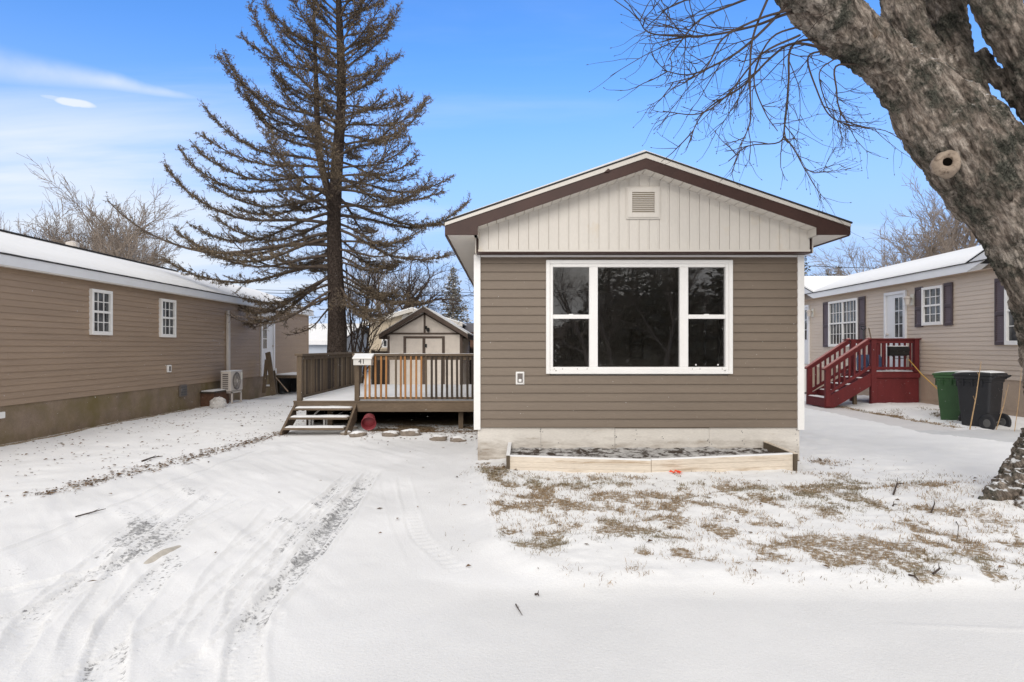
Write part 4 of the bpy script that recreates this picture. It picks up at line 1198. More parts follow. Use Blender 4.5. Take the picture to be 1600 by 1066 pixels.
def text(body, size, loc, rot, mat, name, parent=None, depth=0.002):
    cu = bpy.data.curves.new(name, 'FONT'); cu.body = body; cu.size = size; cu.extrude = depth; cu.align_x = 'CENTER'; cu.align_y = 'CENTER'
    ob = bpy.data.objects.new(name, cu); COL.objects.link(ob)
    dg = bpy.context.evaluated_depsgraph_get(); dg.update()
    me = bpy.data.meshes.new_from_object(ob.evaluated_get(dg)); bpy.data.objects.remove(ob)
    o = bpy.data.objects.new(name, me); COL.objects.link(o); me.materials.clear(); me.materials.append(mat)
    o.rotation_euler = rot
    off = ORG[parent] if parent else (0, 0, 0)
    o.location = Vector(loc) - Vector(off)
    if parent: o.parent = parent
    return o
text('41', 0.125, ((xa + xb) / 2 - 0.01, yM - 0.104, 1.288), (R(90), 0, 0), M['ink'], 'house_number', mbx)

# red bucket tipped over under the deck
Mx = Matrix.Rotation(R(-22), 3, 'Y') @ Matrix.Rotation(R(112), 3, 'X')
bk = thing('bucket', 'dark red plastic flowerpot tipped over beside the deck steps', 'flowerpot', (-2.53, 11.75, 0.02))
t = MB(); t.lathe([(0.001, -0.125), (0.085, -0.125), (0.095, -0.118), (0.122, 0.075), (0.132, 0.08), (0.136, 0.125), (0.128, 0.125), (0.120, 0.085), (0.085, -0.11), (0.001, -0.11)], (-2.53, 11.75, 0.205), 24, Mx); t.build('pot', M['red_plastic'], bk, smooth=True)
t = MB()
for z in (-0.07, -0.02, 0.03):
    rr = 0.095 + (z + 0.118) * 0.14 + 0.0025
    t.lathe([(rr, z - 0.005), (rr + 0.004, z), (rr, z + 0.005)], (-2.53, 11.75, 0.205), 24, Mx)
t.build('band', M['red_plastic'], bk, smooth=True)

# white stool under the steps
st = thing('step_stool', 'small white plastic stool under the deck steps', 'stool', (-3.62, 12.35, 0))
t = MB(); t.box(-3.80, -3.48, 12.25, 12.5, 0.22, 0.25); t.build('seat', M['white_plastic'], st, bevel=0.005)
for x, y in ((-3.78, 12.27), (-3.5, 12.27), (-3.78, 12.47), (-3.5, 12.47)):
    t = MB(); t.box(x - 0.018, x + 0.018, y - 0.018, y + 0.018, -0.03, 0.22); t.build('leg', M['white_plastic'], st)
t = MB(); t.bar((-3.76, 12.27, 0.2), (-3.52, 12.27, 0.42), 0.02, 0.03); t.build('brace', M['white_plastic'], st)

# rocks edging the rubble strip
def rock(loc, s, seed, label, snow=True):
    bm = bmesh.new(); bmesh.ops.create_icosphere(bm, subdivisions=3, radius=1)
    rr = random.Random(seed)
    for v in bm.verts:
        n = fbm(np.array([v.co.x * 1.3 + seed]), np.array([v.co.y * 1.3 + v.co.z * 2.1]), seed, 3)[0]
        v.co *= 0.75 + 0.5 * n
        v.co.x *= s[0]; v.co.y *= s[1]; v.co.z *= s[2]
    me = bpy.data.meshes.new('rock'); bm.to_mesh(me); bm.free()
    for p in me.polygons: p.use_smooth = True
    me.materials.append(M['rock'])
    o = bpy.data.objects.new('rock', me); COL.objects.link(o); o.location = loc; o.rotation_euler = (0, 0, rr.uniform(0, 6))
    o.rotation_euler = (0, 0, 0)
    tag(o, label, 'rock', 'rocks edging the ground in front of the deck')
    return o
for i, (px, py, sx, lab) in enumerate([
        (553, 670, 0.07, 'small round rock lying against the right stringer of the deck steps'),
        (559, 685, 0.13, 'brown flat rock nearest the deck steps, leftmost of the row'),
        (611, 685, 0.13, 'grey rounded rock in the row below the red pot'),
        (641, 684, 0.16, 'wide pale rock capped with snow, in the middle of the row before the deck'),
        (684, 689, 0.13, 'grey pointed rock among dead leaves, right part of the row before the deck'),
        (716, 690, 0.12, 'low dark rock nearest the middle house, rightmost of the row'),
        (541, 680, 0.10, 'snow covered flat rock in front of the lowest step')]):
    x, y = G(px, py)
    rock((x, y, gz(x, y) + 0.02), (sx * 1.15, sx * 0.8, sx * 0.55), 20 + i, lab)

# ------------------------------------------------------------------ the house on the left
LX = -7.92
lh = thing('mobile_home', 'long brown sided home with a snowy roof filling the left edge of the photo', 'house', (LX, 16, 0))
lf = lambda u, v, w: (LX + w, u, v)          # wall facing +x : u=y
LY0, LY1 = 6.2, 25.47
sr = random.Random(5); SE2 = {k: sorted(sr.uniform(LY0, LY1) for _ in range(5)) for k in range(40)}
siding('wall', lf, LY0, LY1 - 0.02, 0.628, 2.84, 21, M['siding_left'], lh, 0.014, seams=lambda k: SE2[k])
t = MB(); t.box(LX - 4.3, LX, LY1, LY1 + 0.05, 0.0, 3.0); t.prism([(LX - 4.3, 3.0), (LX, 3.0), (LX - 2.15, 3.75)], 1, LY1, LY1 + 0.05); t.build('wall', M['siding_left'], lh)
t = MB(); t.box(LX - 4.3, LX, LY0 - 0.05, LY0, 0.0, 3.0); t.prism([(LX - 4.3, 3.0), (LX, 3.0), (LX - 2.15, 3.75)], 1, LY0 - 0.05, LY0); t.build('wall', M['siding_left'], lh)
t = MB(); t.box(LX - 4.32, LX - 4.3, LY0, LY1, 0, 3.0); t.build('wall', M['siding_left'], lh)
t = MB(lf); t.box(LY1 - 0.03, LY1 + 0.052, 0.60, 2.85, 0.0, 0.020); t.build('corner_trim', M['siding_left'], lh)
t = MB(lf); t.box(LY0, LY1, -0.06, 0.64, -0.03, -0.008); t.build('skirting', M['skirt_left'], lh)
RXL = -10.07; RZL = 3.82; EXL = LX + 0.16; EZL = 2.985
t = MB(lf); t.box(LY0 - 0.2, LY1 + 0.2, 2.825, 2.985, 0.14, 0.165); t.build('fascia', M['fascia_white'], lh)
t = MB(lf); t.box(LY0 - 0.2, LY1 + 0.2, 2.812, 2.824, 0.0, 0.155); t.build('soffit', M['white_vinyl'], lh)
t = MB(lf); t.box(LY0 - 0.2, LY1 + 0.2, 2.800, 2.823, 0.156, 0.170); t.build('drip_trim', M['white_vinyl'], lh)
for s in (1, -1):
    e = EXL if s > 0 else 2 * RXL - EXL
    t = MB(); t.prism([(e + s * 0.02, EZL - 0.0), (e + s * 0.02, EZL + 0.018), (RXL, RZL), (RXL, RZL - 0.03)], 1, LY0 - 0.22, LY1 + 0.22); t.build('roof', M['shingle'], lh)
    t = MB()
    # snow blanket with a slightly ragged lower edge
    vs = []; fs = []; ny_ = 240
    for j in range(ny_ + 1):
        y = LY0 - 0.2 + (LY1 - LY0 + 0.4) * j / ny_
        r = 0.035 * vnoise(np.array([y * 6.0]), np.array([1.0 * s]), 3)[0] + 0.004
        for (f, zz) in ((r / 2.2, 0.020), (r / 2.2 + 0.012, 0.055), (0.35, 0.07), (0.7, 0.068), (0.988, 0.05), (0.99, 0.02)):
            x = e + (RXL - e) * f; z = EZL + (RZL - EZL) * f + zz
            vs.append((x, y, z))
    for j in range(ny_):
        for k in range(5):
            a = j * 6 + k; fs.append((a, a + 1, a + 7, a + 6))
    t.add(vs, fs); t.build('snow_cover', M['snow_roof'], lh, smooth=True)
t = MB(); t.box(RXL - 0.12, RXL + 0.12, LY0, 19.4, RZL - 0.01, RZL + 0.055); t.build('ridge_cap', M['shingle'], lh)
for k, (xe, s) in enumerate(((EXL, 1),)):
    for y in (LY1 + 0.2,):
        t = MB(); t.prism([(EXL, EZL - 0.16), (EXL, EZL), (RXL, RZL - 0.03), (2 * RXL - EXL, EZL), (2 * RXL - EXL, EZL - 0.16), (RXL, RZL - 0.19)], 1, y, y + 0.025); t.build('rake_trim', M['fascia_white'], lh)
hung_window(lf, 12.12, 12.75, 1.79, 2.665, lh, 3, 2, 0.06)
hung_window(lf, 14.55, 15.20, 1.785, 2.665, lh, 3, 2, 0.06)
# far door
t = MB(lf); t.box(20.55, 20.67, 0.62, 2.72, 0.0, 0.05); t.box(21.62, 21.74, 0.62, 2.72, 0.0, 0.05); t.box(20.67, 21.62, 2.60, 2.72, 0.0, 0.05)
t.box(20.67, 21.62, 0.64, 2.60, 0.0, 0.016); dr = t.build('door', M['door_white'], lh)
t = MB(lf); t.box(20.72, 21.05, 1.52, 2.45, 0.017, 0.022); t.build('pane', M['pane'], dr)
t = MB(lf)
for z in (1.83, 2.14): t.box(20.72, 21.05, z - 0.012, z + 0.012, 0.022, 0.03)
t.box(20.875, 20.895, 1.52, 2.45, 0.022, 0.028); t.build('muntin', M['door_white'], dr)
t = MB(lf); t.lathe([(0.001, -0.02), (0.03, -0.02), (0.03, 0.02), (0.001, 0.02)], (21.55, 1.6, 0.05), 10); t.build('handle', M['ac_grey'], dr)
coach_lamp(lf, 20.35, 2.48, lh, 1.0)
# line-set cover, outlets, vent
t = MB(lf); t.box(18.02, 18.17, 0.8, 2.52, 0.012, 0.075); t.prism([(18.02, 2.52), (18.17, 2.52), (18.15, 2.60), (18.04, 2.60)], 2, 0.012, 0.06); t.build('pipe_cover', M['ac_grey'], lh, bevel=0.01)
t = MB(lf); t.box(14.86, 15.02, 0.97, 1.14, 0.012, 0.055); oc2 = t.build('outlet_cover', M['white_trim'], lh, bevel=0.008)
t = MB(lf); t.box(14.9, 14.98, 1.0, 1.11, 0.055, 0.06); t.build('outlet_flap', M['ac_dark'], oc2)
t = MB(lf); t.box(15.45, 15.75, 0.36, 0.64, 0.0, 0.05); v = t.build('skirt_vent', M['ac_dark'], lh)
t = MB(lf)
for k in range(4): t.box(15.47, 15.73, 0.39 + k * 0.06, 0.42 + k * 0.06, 0.05, 0.062)
t.build('louvre', M['screw'], v)
t = MB(lf); t.box(9.86, 10.06, 0.44, 0.54, 0.0, 0.04); t.build('outlet_cover', M['white_trim'], lh, bevel=0.006)
# stove pipe peeking over the ridge
t = MB(); t.lathe([(0.1, 3.4), (0.1, 4.15), (0.15, 4.15), (0.15, 4.25), (0.02, 4.3)], (-11.2, 16.5, 0), 14); t.build('vent_pipe', M['ac_grey'], lh, smooth=False)

# heat pump on its stand
ac = thing('heat_pump', 'pale heat pump unit on a metal stand by the wall of the left house', 'heat pump', (-7.55, 17.6, 0))
ax0, ax1, ay0, ay1, az0, az1 = -7.70, -7.42, 17.2, 17.98, 0.36, 0.90
t = MB(); t.box(ax0, ax1, ay0, ay1, az0, az1); body = t.build('casing', M['ac_grey'], ac, bevel=0.02)
def disc(m, c, r, n, nrm, th):
    pass
t = MB(lambda x, y, z: (ax1 + z + 0.001, 17.56 + x, 0.63 + y)); t.lathe([(0.235, 0.0), (0.245, 0.012), (0.225, 0.016), (0.215, 0.004), (0.02, 0.004)], (0, 0, 0), 28); t.build('fan_grille', M['ac_dark'], ac)
t = MB(lambda x, y, z: (ax1 + z + 0.001, 17.56 + x, 0.63 + y))
for r in (0.05, 0.085, 0.12, 0.155, 0.19): t.tube([(r * cos(a), r * sin(a), 0.018) for a in np.linspace(0, 2 * pi, 29)], 0.0035, 4, cap=False)
for a in np.linspace(0, 2 * pi, 9)[:-1]: t.tube([(0.03 * cos(a), 0.03 * sin(a), 0.016), (0.22 * cos(a), 0.22 * sin(a), 0.016)], 0.004, 4)
t.lathe([(0.045, 0.014), (0.045, 0.024), (0.001, 0.026)], (0, 0, 0), 14); t.build('fan_guard', M['ac_grey'], ac)
t = MB(); t.box(ax1, ax1 + 0.003, 17.84, 17.95, 0.66, 0.86); t.build('rating_plate', M['lamp_white'], ac)
t = MB()
for j in range(8): t.box(ax0 + 0.06, ax1 - 0.07, ay0 - 0.006, ay0 + 0.01, az0 + 0.06 + j * 0.055, az0 + 0.095 + j * 0.055)
t.build('coil_louvre', M['ac_dark'], ac)
t = MB(); t.box(ax0, ax1, ay0, ay1, az1 + 0.001, az1 + 0.018); t.build('snow_cover', M['snow'], ac, bevel=0.008)
for y in (17.3, 17.88):
    for x in (-7.69, -7.43): t = MB(); t.box(x - 0.02, x + 0.02, y - 0.02, y + 0.02, -0.05, 0.34); t.build('leg', M['ac_grey'], ac)
t = MB(); t.box(-7.71, -7.41, 17.28, 17.32, 0.31, 0.355); t.box(-7.71, -7.41, 17.86, 17.90, 0.31, 0.355); t.box(-7.45, -7.41, 17.321, 17.859, 0.31, 0.35); t.box(-7.45, -7.41, 17.321, 17.859, 0.02, 0.06); t.build('stand', M['ac_grey'], ac)
# low brick box with a snowy lid
bb = thing('window_well', 'low brown block box with a snow covered lid against the left house', 'utility box', (-7.77, 17.0, 0))
t = MB(); t.box(LX - 0.0, -7.58, 16.55, 17.45, -0.05, 0.36); t.build('block_wall', M['brick'], bb)
t = MB(); t.box(LX + 0.0, -7.54, 16.50, 17.50, 0.362, 0.40); t.build('lid', M['dark_wood'], bb)
t = MB(); t.box(LX + 0.02, -7.56, 16.53, 17.47, 0.401, 0.43); t.build('snow_cover', M['snow'], bb, bevel=0.01)
# crumpled bag
bm = bmesh.new(); bmesh.ops.create_icosphere(bm, subdivisions=4, radius=1)
for v in bm.verts:
    n = fbm(np.array([v.co.x * 2.2 + 5]), np.array([v.co.y * 2.2 + v.co.z * 3.1]), 77, 4)[0]
    v.co *= 0.65 + 0.65 * n; v.co.x *= 0.20; v.co.y *= 0.2; v.co.z = max(-0.5, v.co.z) * 0.19
me = bpy.data.meshes.new('plastic_bag'); bm.to_mesh(me); bm.free()
me.materials.append(M['bag']); o = bpy.data.objects.new('plastic_bag', me); COL.objects.link(o); o.location = (-7.33, 16.25, 0.11)
tag(o, 'crumpled white plastic bag on the snow in front of the brown block box', 'bag')
# porch by the far door
po = thing('porch', 'small snowy landing with leaning grey stair rails at the far door of the left house', 'porch', (-7.4, 22, 0))
t = MB(); t.box(LX + 0.01, -6.9, 21.9, 23.6, 0.50, 0.60); t.build('platform', M['deck_wood'], po)
t = MB(); t.box(LX + 0.02, -6.9, 21.88, 23.6, 0.602, 0.64); t.build('snow_cover', M['snow'], po, bevel=0.01)
t = MB(); t.box(LX + 0.01, -6.9, 23.0, 23.05, -0.05, 0.5); t.box(-7.8, -7.76, 21.95, 23, -0.05, 0.5); t.build('dark_underboard', M['black_plastic'], po)
for x in (-7.05,): 
    t = MB(); t.box(x - 0.06, x + 0.06, 21.95, 22.05, -0.05, 0.5); t.build('support_post', M['brick'], po)
for (a, b, w) in ((P(418.5, 551, 20.4), P(428, 617, 19.9), 0.16), (P(416.5, 562, 20.3), P(412, 614, 20.0), 0.10), (P(427, 580, 20.5), P(431, 616, 20.1), 0.12)):
    t = MB(); t.bar(a, b, w, 0.05, up=(0, 1, 0)); t.build('stair_rail', M['deck_wood'], po)
t = MB(); t.box(*[P(412, 0, 20.2)[0], P(427, 0, 20.2)[0], 20.1, 20.5], 0.28, 0.33); t.build('tread', M['deck_wood_h'], po)
t = MB(); t.box(*[P(412, 0, 20.2)[0], P(427, 0, 20.2)[0], 20.1, 20.5], 0.331, 0.36); t.build('snow_cover', M['snow'], po)
t = MB(); t.bar(P(430, 589, 21.6), P(450, 612, 21.2), 0.03, 0.03); t.build('brace', M['siding_left'], po)
t = MB(); a = P(428, 577, 21.5); t.box(a[0] - 0.03, a[0] + 0.09, 21.4, 21.5, a[2] - 0.14, a[2] + 0.03); t.build('meter_box', M['white_plastic'], po)

# ------------------------------------------------------------------ the house on the right (turned by two degrees)
ROT = -math.atan(0.034)
rh = thing('mobile_home', 'beige sided home with plum shutters and snowy roof at the right edge of the photo', 'house', (9.76, 0, 0), ROT, local=True)
rf = lambda u, v, w: (-w, u, v)
RY0_, RY1_ = 10.6, 27.0
sr2 = random.Random(8); SE3 = {k: sorted(sr2.uniform(RY0_, RY1_) for _ in range(5)) for k in range(60)}
siding('wall', rf, RY0_, RY1_, 0.887, 3.19, 23, M['siding_right'], rh, 0.012, seams=lambda k: SE3[k])
t = MB(rf); t.box(RY0_, RY1_, 0.27, 0.885, -0.03, -0.006); t.build('skirting', M['skirt_right'], rh)
t = MB(rf); t.box(RY0_, RY1_, -0.1, 0.268, -0.03, -0.012); t.build('skirting', M['skirt_right'], rh)
t = MB(); t.box(0.001, 7.0, RY1_, RY1_ + 0.05, -0.1, 3.3); t.box(0.001, 7.0, RY0_ - 0.05, RY0_, -0.1, 3.3); t.build('wall', M['siding_right'], rh)
EW = -0.22; EZ = 3.37; RW = 2.35; RZ = 4.22
ya, yb = 13.95, 21.45           # ends of the plain eave between the two cross gables
t = MB(rf); t.box(ya, yb, 3.195, EZ, 0.20, 0.22); t.build('fascia', M['fascia_white'], rh)
t = MB(rf); t.box(RY0_, RY1_, 3.180, 3.194, 0.0, 0.2); t.build('soffit', M['skirt_right'], rh)
t = MB(); t.prism([(EW - 0.02, EZ), (EW - 0.02, EZ + 0.02), (RW, RZ), (RW, RZ - 0.04)], 1, RY0_, RY1_); t.build('roof', M['shingle'], rh)
t = MB(); vs = []; fs = []
for j in range(161):
    y = ya - 0.3 + (yb - ya + 3.0) * j / 160
    r = 0.02 * vnoise(np.array([y * 7.0]), np.array([4.0]), 5)[0]
    for (f, zz) in ((r / 2.5, 0.024), (r / 2.5 + 0.008, 0.07), (0.5, 0.085), (0.99, 0.075), (1.0, 0.03), (1.6, -0.45)):
        vs.append((EW + (RW - EW) * f, y, EZ + (RZ - EZ) * min(f, 1) + zz))
for j in range(160):
    for k in range(5):
        a = j * 6 + k; fs.append((a, a + 1, a + 7, a + 6))
t.add(vs, fs); t.build('snow_cover', M['snow_roof'], rh, smooth=True)
# cross gables at both ends: rake boards and snowy slopes
def cross_gable(y_in, y_out, up):
    ym = (y_in + y_out) / 2; zp = EZ + abs(y_out - y_in) / 2 * 0.34
    def rk(y): return EZ + (abs(y - y_in) if abs(y - y_in) < abs(ym - y_in) else abs(y_out - y)) * 0.34
    s = 1 if ym > y_in else -1
    lo = 0.18
    t = MB(rf)
    poly = [(y_in, EZ - lo), (y_in, EZ), (ym, zp), (y_out, EZ), (y_out, EZ - lo), (ym, zp - lo)]
    vs = [(y, z, 0.20) for y, z in poly] + [(y, z, 0.225) for y, z in poly]
    n = 6
    t.add(vs, [(0, 1, 2, 5), (2, 3, 4, 5), (6, 7, 8, 11), (8, 9, 10, 11)] + [(i, (i + 1) % n, n + (i + 1) % n, n + i) for i in range(n)])
    t.build('rake_trim', M['fascia_white'], rh)
    t = MB(rf)
    t.add([(y_in, EZ - 0.2, 0.001), (ym, zp - 0.05, 0.001), (y_out, EZ - 0.2, 0.001), (y_in, EZ - 0.2, -0.05), (ym, zp - 0.05, -0.05), (y_out, EZ - 0.2, -0.05)], [(0, 1, 2), (5, 4, 3), (0, 3, 4, 1), (1, 4, 5, 2), (0, 2, 5, 3)])
    t.build('wall', M['siding_right'], rh)
    t = MB(rf)
    for (p, q) in ((y_in, ym), (y_out, ym)):
        d = -0.02 if p < q else 0.02
        t.add([(p + d, EZ + 0.005, 0.24), (q, zp + 0.012, 0.24), (q, zp + 0.012, -3.0), (p + d, EZ + 0.005, -3.0), (p + d, EZ + 0.022, 0.24), (q, zp + 0.03, 0.24), (q, zp + 0.03, -3.0), (p + d, EZ + 0.022, -3.0)],
              [(0, 1, 2, 3), (7, 6, 5, 4), (0, 4, 5, 1), (3, 2, 6, 7), (0, 3, 7, 4), (1, 5, 6, 2)])
    t.build('roof', M['shingle'], rh)
    t = MB(rf)
    for (p, q) in ((y_in, ym), (y_out, ym)):
        t.add([(p, EZ + 0.026, 0.22), (q, zp + 0.034, 0.22), (q, zp + 0.034, -3.0), (p, EZ + 0.026, -3.0), (p, EZ + 0.07, 0.20), (q, zp + 0.09, 0.20), (q, zp + 0.09, -3.0), (p, EZ + 0.07, -3.0)],
              [(0, 1, 2, 3), (7, 6, 5, 4), (0, 4, 5, 1), (3, 2, 6, 7), (0, 3, 7, 4), (1, 5, 6, 2)])
    t.build('snow_cover', M['snow_roof'], rh)
cross_gable(ya, ya - 3.35, 1)
cross_gable(yb, yb + 4.2, 1)
# windows, shutters, doors
def shutter(u0, u1, v0, v1):
    f = MB(rf); e = 0.035; vm = v0 + (v1 - v0) * 0.47
    f.box(u0, u0 + e, v0, v1, 0.012, 0.045); f.box(u1 - e, u1, v0, v1, 0.012, 0.045)
    for a, b in ((v0, v0 + 0.07), (vm - 0.04, vm + 0.04), (v1 - 0.07, v1)): f.box(u0 + e, u1 - e, a, b, 0.012, 0.045)
    sh = f.build('shutter', M['shutter'], rh)
    l = MB(rf)
    for a, b in ((v0 + 0.07, vm - 0.04), (vm + 0.04, v1 - 0.07)):
        n = int((b - a) / 0.042)
        for i in range(n):
            z = a + (b - a) * i / n
            vs = [(u0 + e, z, 0.036), (u1 - e, z, 0.036), (u1 - e, z + (b - a) / n, 0.018), (u0 + e, z + (b - a) / n, 0.018), (u0 + e, z, 0.012), (u1 - e, z, 0.012), (u1 - e, z + (b - a) / n, 0.012), (u0 + e, z + (b - a) / n, 0.012)]
            l.add(vs, [(0, 1, 2, 3), (7, 6, 5, 4), (0, 4, 5, 1), (1, 5, 6, 2), (2, 6, 7, 3), (3, 7, 4, 0)])
    l.build('slat', M['shutter_slat'], sh)
hung_window(rf, 18.90, 20.72, 1.575, 3.02, rh, 4, 2, 0.07, split=True)
shutter(18.52, 18.88, 1.56, 3.03); shutter(20.75, 21.15, 1.56, 3.03)
hung_window(rf, 15.02, 15.80, 2.085, 3.02, rh, 3, 2, 0.065)
shutter(14.70, 15.0, 2.06, 3.05); shutter(15.82, 16.12, 2.06, 3.05)
hung_window(rf, 11.9, 13.05, 1.60, 2.98, rh, 3, 2, 0.07)
shutter(13.07, 13.36, 1.60, 2.98); shutter(11.58, 11.88, 1.60, 2.98)
def house_door(u0, u1, v0, v1, pane):
    t = MB(rf); f = 0.075
    t.box(u0, u0 + f, v0, v1, 0.0, 0.06); t.box(u1 - f, u1, v0, v1, 0.0, 0.06); t.box(u0 + f, u1 - f, v1 - f, v1, 0.0, 0.06)
    t.box(u0 + f, u1 - f, v0, v1 - f, 0.0, 0.014)
    d = t.build('door', M['door_white'], rh, bevel=0.004)
    a, b, c, e = pane
    t = MB(rf); t.box(a, b, c, e, 0.016, 0.021); t.build('pane', M['pane'], d)
    t = MB(rf); w = 0.03
    t.box(a - w, a, c - w, e + w, 0.015, 0.032); t.box(b, b + w, c - w, e + w, 0.015, 0.032); t.box(a, b, c - w, c, 0.015, 0.032); t.box(a, b, e, e + w, 0.015, 0.032)
    t.box((a + b) / 2 - 0.01, (a + b) / 2 + 0.01, c, e, 0.021, 0.029)
    for k in (1, 2): z = c + (e - c) * k / 3; t.box(a, b, z - 0.01, z + 0.01, 0.021, 0.028)
    t.build('muntin', M['door_white'], d)
    t = MB(rf); t.lathe([(0.001, -0.02), (0.03, -0.02), (0.03, 0.02), (0.001, 0.02)], (u1 - f - 0.08, (v0 + v1) / 2 - 0.1, 0.05), 10); t.build('handle', M['ac_grey'], d)
house_door(16.50, 17.50, 0.97, 3.03, (16.66, 17.02, 1.82, 2.86))
house_door(22.20, 23.20, 0.97, 3.03, (22.40, 22.76, 1.82, 2.86))
coach_lamp(rf, 16.25, 2.76, rh, 1.25); coach_lamp(rf, 21.95, 2.74, rh, 1.25)
# steps below the far door
t = MB(rf); t.box(22.1, 23.3, 0.0, 0.95, 0.02, 0.5); t.build('far_step', M['white_plastic'], rh)
t = MB(); t.lathe([(0.16, 3.9), (0.16, 4.02), (0.075, 4.06), (0.075, 4.75), (0.11, 4.75), (0.11, 4.82), (0.01, 4.84)], (1.45, 15.2, 0), 14); t.build('vent_pipe', M['black_plastic'], rh)

# red entrance stairs
rs = thing('entrance_stairs', 'dark red stained wooden landing and stairs with railings at the door of the right house', 'stairs', (9.2, 16.4, 0))
ZL = 0.945; YA, YB2 = 15.95, 17.35; XA, XB = 9.06, 10.28
t = MB()
for i in range(9): t.box(XA, XB - 0.0, YA + i * 0.155, YA + i * 0.155 + 0.150, ZL - 0.035, ZL)
t.build('floor', M['red_wood'], rs)
snow_sheet(XA + 0.08, XB - 0.02, YA + 0.01, YA + 1.35, ZL, 0.022, 14, 14, 33, rs, ragged=0.05)
t = MB(); t.box(XA + 0.12, XB, YA + 0.02, YA + 0.045, 0.08, ZL - 0.04); t.build('skirt_panel', M['red_wood'], rs)
t = MB(); t.box(XA - 0.0, XB, YA - 0.03, YA + 0.018, ZL - 0.15, ZL - 0.036); t.build('rim_joist', M['red_wood'], rs)
t = MB(); t.box(XA, XA + 0.04, YA + 0.02, YB2, ZL - 0.18, ZL - 0.036); t.build('rim_joist', M['red_wood'], rs)
RTZ = 1.775
for (x, y, z0, w) in ((XA + 0.07, YA + 0.02, 0.05, 0.13), (XB - 0.08, YA + 0.02, ZL, 0.12), (XA + 0.05, YA + 0.92, 0.05, 0.12)):
    t = MB(); t.box(x - w / 2, x + w / 2, y - 0.062, y + 0.05, z0, RTZ - 0.032); t.build('post', M['red_wood'], rs, bevel=0.006)
t = MB(); t.box(XA - 0.02, XA + 0.22, YA - 0.05, YA + 0.09, 0.03, 0.14); t.build('post_base', M['red_wood'], rs, bevel=0.01)
t = MB(); t.box(XB - 0.2, XB + 0.02, YA - 0.05, YA + 0.09, 0.03, 0.12); t.build('post_base', M['red_wood'], rs, bevel=0.01)
t = MB(); t.box(XA - 0.09, XB + 0.03, YA - 0.06, YA + 0.10, RTZ - 0.03, RTZ); t.build('top_rail', M['red_wood'], rs, bevel=0.004)
t = MB(); t.box(XA, XB - 0.02, YA - 0.0, YA + 0.04, RTZ - 0.12, RTZ - 0.031); t.build('rail_board', M['red_wood'], rs)
t = MB(); t.box(XA + 0.13, XB - 0.14, YA + 0.0, YA + 0.04, ZL + 0.05, ZL + 0.12); t.build('bottom_rail', M['red_wood'], rs)
for i in range(7):
    x = XA + 0.21 + i * 0.137
    t = MB(); t.box(x - 0.02, x + 0.02, YA + 0.041, YA + 0.078, ZL + 0.04, RTZ - 0.04); t.build('baluster', M['red_wood'], rs)
t = MB(); t.box(XA - 0.19, XB - 0.1, YA + 0.87, YA + 0.97, RTZ - 0.04, RTZ - 0.01); t.build('top_rail', M['red_wood'], rs)
t = MB(); t.box(XA + 0.1, XB - 0.25, YA + 0.9, YA + 0.94, RTZ - 0.12, RTZ - 0.041); t.build('rail_board', M['red_wood'], rs)
for i in range(6):
    x = XA + 0.2 + i * 0.14
    t = MB(); t.box(x - 0.02, x + 0.02, YA + 0.9, YA + 0.94, ZL, RTZ - 0.12); t.build('baluster', M['red_wood'], rs)
# flight going down to the left
nst = 4; xe = 7.93
zs = [ZL - (ZL - 0.12) * (k + 1) / (nst + 1) for k in range(nst)]
run = (XA - xe) / nst
for k, z in enumerate(zs):
    x = XA - run * (k + 0.5)
    t = MB(); t.box(x - run / 2 - 0.02, x + run / 2, YA + 0.02, YA + 0.94, z - 0.035, z); t.build('tread', M['red_wood'], rs)
    t = MB(); t.box(x + run / 2 - 0.025, x + run / 2 - 0.002, YA + 0.03, YA + 0.93, z + 0.002, z + 0.13); t.build('riser', M['red_wood'], rs)
    snow_sheet(x - run / 2 - 0.015, x + run / 2 - 0.03, YA + 0.03, YA + 0.93, z, 0.02, 6, 14, 40 + k, rs, ragged=0.03)
t = MB(); t.box(xe - 0.02, xe + 0.005, YA + 0.02, YA + 0.94, 0.06, zs[-1] - 0.04); t.build('riser', M['red_wood'], rs)
for y in (YA + 0.0, YA + 0.95):
    t = MB(); t.prism([(XA, ZL - 0.04), (XA, ZL - 0.36), (xe + 0.22, 0.05), (xe - 0.02, 0.05), (xe - 0.02, zs[-1] + 0.0)], 1, y - 0.02, y + 0.018); t.build('stringer', M['red_wood'], rs)
    t = MB(); t.box(xe + 0.0, xe + 0.12, y - 0.045, y + 0.055, 0.08, 1.02); t.build('post', M['red_wood'], rs, bevel=0.006)
    h0 = (xe - 0.05, y, 0.995); h1 = (XA - 0.03, y, RTZ - 0.01)
    t = MB(); t.bar(h0, h1, 0.135, 0.035); t.build('handrail', M['red_wood'], rs)
    t = MB(); t.bar((h0[0], y, h0[2] + 0.025), (h1[0], y, h1[2] + 0.025), 0.12, 0.012); t.build('snow_cover', M['red_worn'], rs)
    t = MB(); t.bar((h0[0] + 0.1, y, h0[2] + 0.01), (h1[0], y, h1[2] - 0.07), 0.036, 0.09); t.build('rail_board', M['red_wood'], rs)
    t = MB(); t.bar((xe + 0.1, y, 0.42), (XA - 0.0, y, ZL + 0.12), 0.036, 0.07); t.build('bottom_rail', M['red_wood'], rs)
    for i in range(1, 8):
        f = i / 8; x = xe + 0.10 + (XA - xe - 0.12) * f
        zb_ = 0.42 + (ZL + 0.12 - 0.42) * f; zt_ = 1.0 + (RTZ - 0.07 - 1.0) * f
        t = MB(); t.box(x - 0.02, x + 0.02, y - 0.02, y + 0.02, zb_, zt_ - 0.02); t.build('baluster', M['red_wood'], rs)
